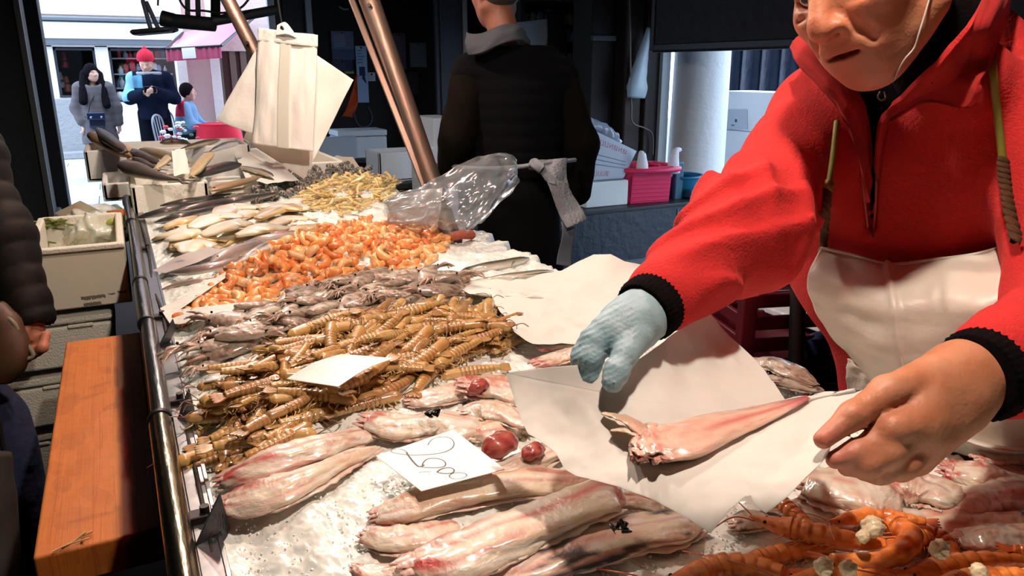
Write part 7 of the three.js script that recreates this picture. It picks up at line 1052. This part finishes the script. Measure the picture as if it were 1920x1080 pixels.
  part('apron_ribbon', patch(C([[[1020, 330, 2.76], [1062, 344, 2.78]], [[1042, 384, 2.77], [1082, 376, 2.79]], [[1062, 428, 2.78], [1100, 412, 2.8]]]), { nu: 12, nv: 24, thick: .004, wrinkle: (u, v) => .008 * Math.sin(v * 7 + u * 2) }), ap);
  part('apron_ribbon', patch(C([[[1052, 416, 2.80], [1078, 424, 2.82]], [[1052, 452, 2.81], [1074, 456, 2.83]], [[1044, 496, 2.82], [1072, 500, 2.84]]]), { nu: 10, nv: 20, thick: .004, wrinkle: (u, v) => .008 * Math.sin(v * 6) }), std('#5e6672', .8));
}
// customer at the left: quilted sleeve, hand holding a bag
{
  const o = P(-90, 500, 2.15).setY(0), loc = (a, b, d) => P(a, b, d).sub(o), sh = loc(-70, 290, 2.16), el = loc(0, 440, 2.15), wr = loc(58, 590, 2.13), ch = loc(-210, 420, 2.25), pel = loc(-190, 690, 2.25), kn = [loc(-14, 790, 2.2), loc(-200, 900, 2.3)], ft = [kn[0].clone().setY(.08).add(V(.03, 0, 0)), kn[1].clone().setY(.08)], hd = ch.clone().add(V(.02, .36, -.02));
  const sk = [.42, .16, .09], dir = loc(62, 660, 2.12).sub(wr).normalize();
  const hnd = blob([cap(wr.clone().addScaledVector(dir, -.04), wr.clone().addScaledVector(dir, .05), .028, .033), ...[0, 1, 2, 3].map((i) => { const a = loc(86 - i * 9, 628 + i * 9, 2.10 + i * .012), b = loc(80 - i * 10, 652 + i * 6, 2.08 + i * .014), c = loc(58 - i * 10, 662 + i * 4, 2.09 + i * .014); return [cap(a, b, .0125, .0115), cap(b, c, .0115, .009)]; }).flat(), cap(loc(50, 612, 2.09), loc(40, 640, 2.08), .0135, .012), cap(loc(40, 640, 2.08), loc(46, 662, 2.08), .012, .0095)], .014);
  const bd = blob([cap(sh, el, .05, .042), cap(el, wr, .042, .03), cap(sh, ch, .07, .12), cap(ch, pel, .13, .14), cap(pel, kn[0], .1, .06), cap(pel, kn[1], .1, .06), cap(kn[0], ft[0], .06, .05), cap(kn[1], ft[1], .06, .05), cap(ch, hd, .07, .06)], .04), hd2 = headAt(hd.clone().add(V(0, .05, 0)), 1.4, .2);
  const B = new THREE.Box3().setFromPoints([hd, sh, el, wr, ch, pel, ...kn, ...ft, loc(90, 680, 2.1)]).expandByScalar(.22), bb = [B.min.toArray(), B.max.toArray()];
  const ar = ax2(sh, el), jk = blob([cap(sh, el, .095, .088), cap(el, wr, .086, .070), cap(sh, ch, .11, .17), cap(ch, pel, .19, .2)], .05);
  function ax2(a, b) { const d = b.clone().sub(a), l = d.length(); d.normalize(); return (x, y, z) => (x - a.x) * d.x + (y - a.y) * d.y + (z - a.z) * d.z; }
  const p = figure('customer at the left edge in a dark quilted jacket holding a brown bag', o, 0, [
    ['body', (x, y, z) => smin(Math.min(bd(x, y, z), hd2(x, y, z)), hnd(x, y, z), .012), bb, .011, vskin, () => sk],
    ['jacket', (x, y, z) => { const d = jk(x, y, z), t = ar(x, y, z); return Math.max(d - .007 * Math.pow(Math.abs(Math.sin(t * PI / .062)), .55) + .012 + .004 * nz(x * 14, y * 9, z * 14), -(Math.hypot(x - wr.x - dir.x * .05, y - wr.y - dir.y * .05, z - wr.z - dir.z * .05) - .055)); }, bb, .009, phy('#0a0b09', .7, { specularIntensity: .4 })],
    ['hair', (x, y, z) => Math.max(Math.hypot((x - hd.x) / .09, (y - hd.y - .09) / .108, (z - hd.z + .012) / .108) * .1 - .1, -(y - hd.y - .02), -(Math.hypot(x - hd.x - .1, y - hd.y - .02, z - hd.z) - .085)), bb, .011, matte('#1d1612')],
    ['jeans', (x, y, z) => Math.min(cap(pel, kn[0], .15, .095)(x, y, z), cap(kn[0], ft[0], .095, .08)(x, y, z), cap(pel, kn[1], .15, .1)(x, y, z), cap(kn[1], ft[1], .1, .08)(x, y, z)) + .006 * fbm(x * 9, y * 9, z * 9, 2), bb, .013, std('#1d2c4c', .9, { bumpMap: T_rough, bumpScale: .006 })],
  ]);
  mesh('hand', net(hnd, around([wr, loc(90, 680, 2.1), loc(30, 670, 2.1)], .06).map((v) => v), .004, () => [.44, .16, .09]), vskin, p);
  const bg = thing('leather_bag', 'brown leather bag held by the customer at the left edge', 'bag'), q = (a, b, d) => P(a, b, d);
  mesh('pouch', loft([q(-30, 580, 2.05), q(-12, 620, 2.05), q(0, 665, 2.05), q(-12, 705, 2.06)], (t) => [.03 + .05 * Math.sin(.5 + t * 2.2), .04], { n: 24, m: 18, up: FWD, bump: (t, a) => 1 + .1 * nz(t * 5, a) }), std('#4a3420', .55), bg); mesh('strap', [tube([q(-10, 590, 2.04), q(20, 600, 2.03), q(46, 640, 2.05), q(62, 668, 2.06), q(40, 672, 2.05), q(18, 650, 2.03), q(10, 600, 2.03)], .006, 50, 8)], std('#7d7460', .6), bg);
  // dark bag at the bottom left corner
  const s = thing('shopping_bag', 'dark bag standing at the bottom left corner beside the plank', 'bag'); const c0 = P(-30, 850, 1.8), c1 = P(-60, 1180, 1.7); mesh('sack', loft([c0, c0.clone().lerp(c1, .35), c0.clone().lerp(c1, .75), c1], (t) => [.055 + .07 * t, .06 + .04 * t], { n: 26, m: 22, up: FWD, bump: (t, a) => 1 + .08 * nz(t * 6, a) }), std('#15160f', .8), s); mesh('base', loft([c1.clone().setY(.0), c1.clone().setY(.05), c1.clone().setY(c1.y)], () => [.12, .1], { n: 6, m: 18, up: FWD }), std('#15160f', .8), s); mesh('handle', tube([c0.clone().add(V(-.04, 0, 0)), c0.clone().add(V(-.03, .12, 0)), c0.clone().add(V(.03, .12, 0)), c0.clone().add(V(.04, 0, 0))], .006, 30, 8), M.rubber, s);
}
// the woman in grey and the man in the red hat in the street; a person seated at the cafe
{
  const towards = (p) => Math.atan2(-p.x, -p.z);
  { const at = P(183, 220, 11.0).setY(0), b = [[-.5, -.02, -.4], [.5, 1.72, .4]], hd = V(0, 1.47, .02), sk = [.62, .36, .26], ls = V(-.17, 1.27, 0), rs2 = V(.17, 1.27, 0);
    const bones = blob([cap(V(0, 1.37, 0), V(0, 1.28, 0), .045, .05), cap(ls, rs2, .05), cap(V(0, 1.2, 0), V(0, .85, 0), .11, .13), cap(V(-.08, .82, 0), V(-.09, .45, 0), .08, .055), cap(V(.08, .82, 0), V(.09, .45, .02), .08, .055), cap(V(-.09, .45, 0), V(-.09, .05, 0), .05, .04), cap(V(.09, .45, .02), V(.1, .05, .05), .05, .04), cap(ls, V(-.24, 1.0, -.02), .045, .04), cap(rs2, V(.24, 1.0, .02), .045, .04), cap(V(-.24, 1.0, -.02), V(-.2, .78, .08), .04, .028), cap(V(.24, 1.0, .02), V(.26, .76, .06), .04, .028), ...handBones(V(.26, .76, .06), V(0, -1, .2).normalize(), V(0, .2, 1).normalize(), .4), ...handBones(V(-.2, .78, .08), V(.1, -1, .2).normalize(), V(0, .2, 1).normalize(), .4)], .02), hf = headAt(hd, .55, 0, .95);
    const p = figure('long haired woman in a grey quilted coat with a small dark bag in the street', at, towards(at), [
      ['body', (x, y, z) => smin(hf(x, y, z), bones(x, y, z), .015), b, .011, vskin, () => sk],
      ['coat', (x, y, z) => { const d = blob([cap(V(0, 1.24, 0), V(0, .9, 0), .17, .19), cap(V(0, .9, 0), V(0, .56, .01), .19, .235), cap(ls, rs2, .085), cap(ls, V(-.25, 1.0, -.02), .08, .075), cap(V(-.25, 1.0, -.02), V(-.21, .82, .08), .075, .06), cap(rs2, V(.25, 1.0, .02), .08, .075), cap(V(.25, 1.0, .02), V(.26, .8, .06), .075, .06)], .05)(x, y, z); return Math.max(d - .006 * Math.pow(Math.abs(Math.sin(y * PI / .09)), .6), -(y - .5), -(Math.hypot(x, y - 1.4, z - .1) - .11)); }, b, .013, matte('#625d60')],
      ['hair', (x, y, z) => { const q = [x - hd.x, y - hd.y, z - hd.z]; const cap0 = Math.hypot(q[0] / .095, (q[1] - .03) / .115, (q[2] + .01) / .11) * .1 - .1, fl = Math.min(cap(V(-.09, 1.46, .0), V(-.15, 1.1, .17), .06, .055)(x, y, z), cap(V(.09, 1.46, .0), V(.14, 1.04, .18), .055, .05)(x, y, z), cap(V(0, 1.48, -.08), V(0, 1.15, -.13), .08, .06)(x, y, z)); return Math.max(smin(cap0, fl, .03) + .004 * Math.sin(x * 160 + z * 90), -(Math.hypot(x - .05, y - 1.45, z - .12) - .078)); }, b, .01, matte('#120f13')],
      ['trousers', (x, y, z) => Math.min(cap(V(-.08, .6, 0), V(-.09, .08, 0), .085, .065)(x, y, z), cap(V(.08, .6, .01), V(.1, .08, .04), .085, .065)(x, y, z)), b, .015, matte('#14161d')],
    ]);
    mesh('handbag', [(() => { const g = new RoundedBoxGeometry(.22, .2, .1, 3, .04); g.translate(-.02, .83, .24); return g; })()], phy('#0c1830', .3), p); mesh('bag_flap', [(() => { const g = new RoundedBoxGeometry(.23, .1, .03, 2, .014); g.translate(-.02, .90, .295); return g; })()], phy('#142444', .25), p); mesh('bag_clasp', [-.08, .05].map((x) => { const g = new THREE.SphereGeometry(.018, 10, 8); g.translate(x, .885, .315); return g; }), M.steel, p); mesh('bag_strap', tube([V(-.12, .9, .24), V(-.05, 1.1, .2), V(.12, 1.32, .06), V(.1, 1.3, -.1), V(-.1, 1.0, -.2), V(-.2, .9, .0), V(-.12, .88, .2)], .008, 50, 6), M.rubber, p);
    for (const x of [-.09, .1]) mesh('shoe', loft([V(x, .04, -.08), V(x, .05, .02), V(x, .04, .16)], (t) => [.045, .05 * (1.1 - .6 * t)], { n: 10, m: 12 }), std('#111', .5), p); }
  { const at = P(287, 200, 11.0).setY(0), b = [[-.5, -.02, -.4], [.5, 1.95, .55]], hd = V(-.02, 1.60, .06), sk = [.60, .34, .25], ls = V(-.2, 1.40, 0), rs2 = V(.2, 1.40, 0), el = V(-.29, 1.14, .06), er = V(.29, 1.13, .04), wl = V(-.10, 1.22, .30), wr2 = V(.07, 1.24, .30);
    const bones = blob([cap(V(0, 1.5, .02), V(0, 1.42, 0), .055, .06), cap(ls, rs2, .06), cap(V(0, 1.3, 0), V(0, .95, 0), .13, .13), cap(V(-.09, .92, 0), V(-.11, .5, .02), .09, .06), cap(V(.09, .92, 0), V(.13, .5, 0), .09, .06), cap(V(-.11, .5, .02), V(-.12, .06, 0), .06, .045), cap(V(.13, .5, 0), V(.16, .06, -.02), .06, .045), cap(ls, el, .05, .045), cap(el, wl, .045, .03), cap(rs2, er, .05, .045), cap(er, wr2, .045, .03), ...handBones(wl, V(.8, .1, .5).normalize(), V(0, 1, 0), .6), ...handBones(wr2, V(-.8, .1, .5).normalize(), V(0, -1, 0), .6)], .02), hf = headAt(hd, -.15, .35);
    const p = figure('man in a red knitted hat and dark jacket looking at his phone in the street', at, towards(at), [
      ['body', (x, y, z) => smin(hf(x, y, z), bones(x, y, z), .015), b, .011, vskin, () => sk],
      ['jacket', (x, y, z) => Math.max(blob([cap(V(0, 1.34, 0), V(0, .9, 0), .2, .2), cap(ls, rs2, .1), cap(ls, el, .09, .085), cap(el, wl, .085, .055), cap(rs2, er, .09, .085), cap(er, wr2, .085, .055)], .05)(x, y, z) + .008 * fbm(x * 7, y * 7, z * 7, 2), -(Math.hypot(x - wl.x - .05, y - wl.y, z - wl.z - .03) - .06), -(Math.hypot(x - wr2.x + .05, y - wr2.y, z - wr2.z - .03) - .06), -(y - .84)), b, .013, matte('#ffffff', { vertexColors: true }), (x, y, z) => (x < -.22 && y > 1.1 && z < .16 ? lin('#7fb0c8') : y > 1.28 && x < -.1 && z > 0.1 ? lin('#5f93b0') : lin('#141b2e'))],
      ['hood', (x, y, z) => { const q = Math.hypot(x * .75, z - .02), d = Math.hypot(q - .11, y - 1.47) - .028; return d + .008 * nz(x * 30, y * 30, z * 30); }, b, .01, matte('#9a9ca2')],
      ['hat', (x, y, z) => Math.max(Math.hypot((x - hd.x) / .112, (y - hd.y - .08) / .125, (z - hd.z) / .118) * .11 - .11 + .004 * Math.sin(Math.atan2(x - hd.x, z - hd.z) * 22), -(y - hd.y - .035)), b, .009, std('#d21f3a', .95, { bumpMap: T_fleece, bumpScale: .004 })],
      ['trousers', (x, y, z) => smin(cap(V(-.09, .92, 0), V(-.12, .1, 0), .125, .09)(x, y, z), cap(V(.09, .92, 0), V(.16, .1, -.02), .125, .09)(x, y, z), .03), b, .014, matte('#10131c')],
    ]);
    mesh('phone', [(() => { const g = new RoundedBoxGeometry(.16, .085, .012, 2, .006); g.translate(-.01, 1.26, .37); return g; })()], phy('#0a0b0e', .2), p); mesh('bobble', (() => { const g = new THREE.IcosahedronGeometry(.03, 3); g.translate(hd.x, hd.y + .215, hd.z); return g; })(), std('#d8304a', 1), p);
    for (const x of [-.12, .16]) mesh('shoe', loft([V(x, .045, -.1), V(x, .055, .02), V(x, .045, .18)], (t) => [.05, .055 * (1.1 - .6 * t)], { n: 10, m: 12 }), std('#0e0e10', .5), p); }
  { const at = P(353, 235, 11.45).setY(0), b = [[-.45, -.02, -.45], [.45, 1.45, .75]], hd = V(0, 1.20, .05), sk = [.60, .36, .27], bones = blob([cap(V(0, 1.1, .02), V(0, 1.02, 0), .05, .055), cap(V(-.16, 1.0, 0), V(.16, 1.0, 0), .05), cap(V(0, .95, 0), V(0, .55, -.05), .11, .13), cap(V(-.09, .54, -.03), V(-.1, .52, .4), .08, .06), cap(V(.09, .54, -.03), V(.1, .52, .4), .08, .06), cap(V(-.1, .52, .4), V(-.1, .06, .42), .055, .04), cap(V(.1, .52, .4), V(.1, .06, .42), .055, .04), cap(V(-.17, 1.0, 0), V(-.22, .75, .1), .045, .04), cap(V(.17, 1.0, 0), V(.22, .75, .1), .045, .04), cap(V(-.22, .75, .1), V(-.1, .68, .34), .04, .03), cap(V(.22, .75, .1), V(.1, .68, .34), .04, .03), ...handBones(V(-.1, .68, .34), V(.2, -.1, 1).normalize(), V(1, 0, 0), .3), ...handBones(V(.1, .68, .34), V(-.2, -.1, 1).normalize(), V(1, 0, 0), .3)], .02), hf = headAt(hd, 0, .1, .95);
    const p = figure('person with dark hair seated sideways in a light blue coat at the cafe table', at, towards(at) + 1.35, [
      ['body', (x, y, z) => smin(hf(x, y, z), bones(x, y, z), .015), b, .012, vskin, () => sk],
      ['coat', (x, y, z) => Math.max(blob([cap(V(0, .94, 0), V(0, .58, -.03), .15, .18), cap(V(-.16, .99, 0), V(.16, .99, 0), .075), cap(V(-.17, 1.0, 0), V(-.22, .75, .1), .075, .07), cap(V(.17, 1.0, 0), V(.22, .75, .1), .075, .07), cap(V(-.22, .75, .1), V(-.11, .68, .3), .07, .05), cap(V(.22, .75, .1), V(.11, .68, .3), .07, .05)], .04)(x, y, z), -(y - .48)), b, .014, matte('#ffffff', { vertexColors: true }), (x, y, z) => (y > .86 && z < .02 ? lin('#b8304f') : lin('#7aa2c6'))],
      ['hair', (x, y, z) => Math.max(Math.hypot(x / .095, (y - hd.y - .03) / .115, (z - hd.z + .02) / .105) * .1 - .1, -(Math.hypot(x, y - 1.18, z - .15) - .08)), b, .011, matte('#1b161a')],
      ['trousers', (x, y, z) => Math.min(cap(V(-.09, .54, -.03), V(-.1, .52, .4), .11, .085)(x, y, z), cap(V(.09, .54, -.03), V(.1, .52, .4), .11, .085)(x, y, z), cap(V(-.1, .52, .4), V(-.1, .08, .42), .085, .065)(x, y, z), cap(V(.1, .52, .4), V(.1, .08, .42), .085, .065)(x, y, z)), b, .015, std('#141827', .9)],
    ]);
    for (const x of [-.1, .1]) mesh('shoe', loft([V(x, .04, .36), V(x, .05, .46), V(x, .04, .6)], (t) => [.045, .05 * (1.1 - .6 * t)], { n: 10, m: 12 }), std('#1a1a1c', .5), p); }
}

renderer.render(scene, camera);
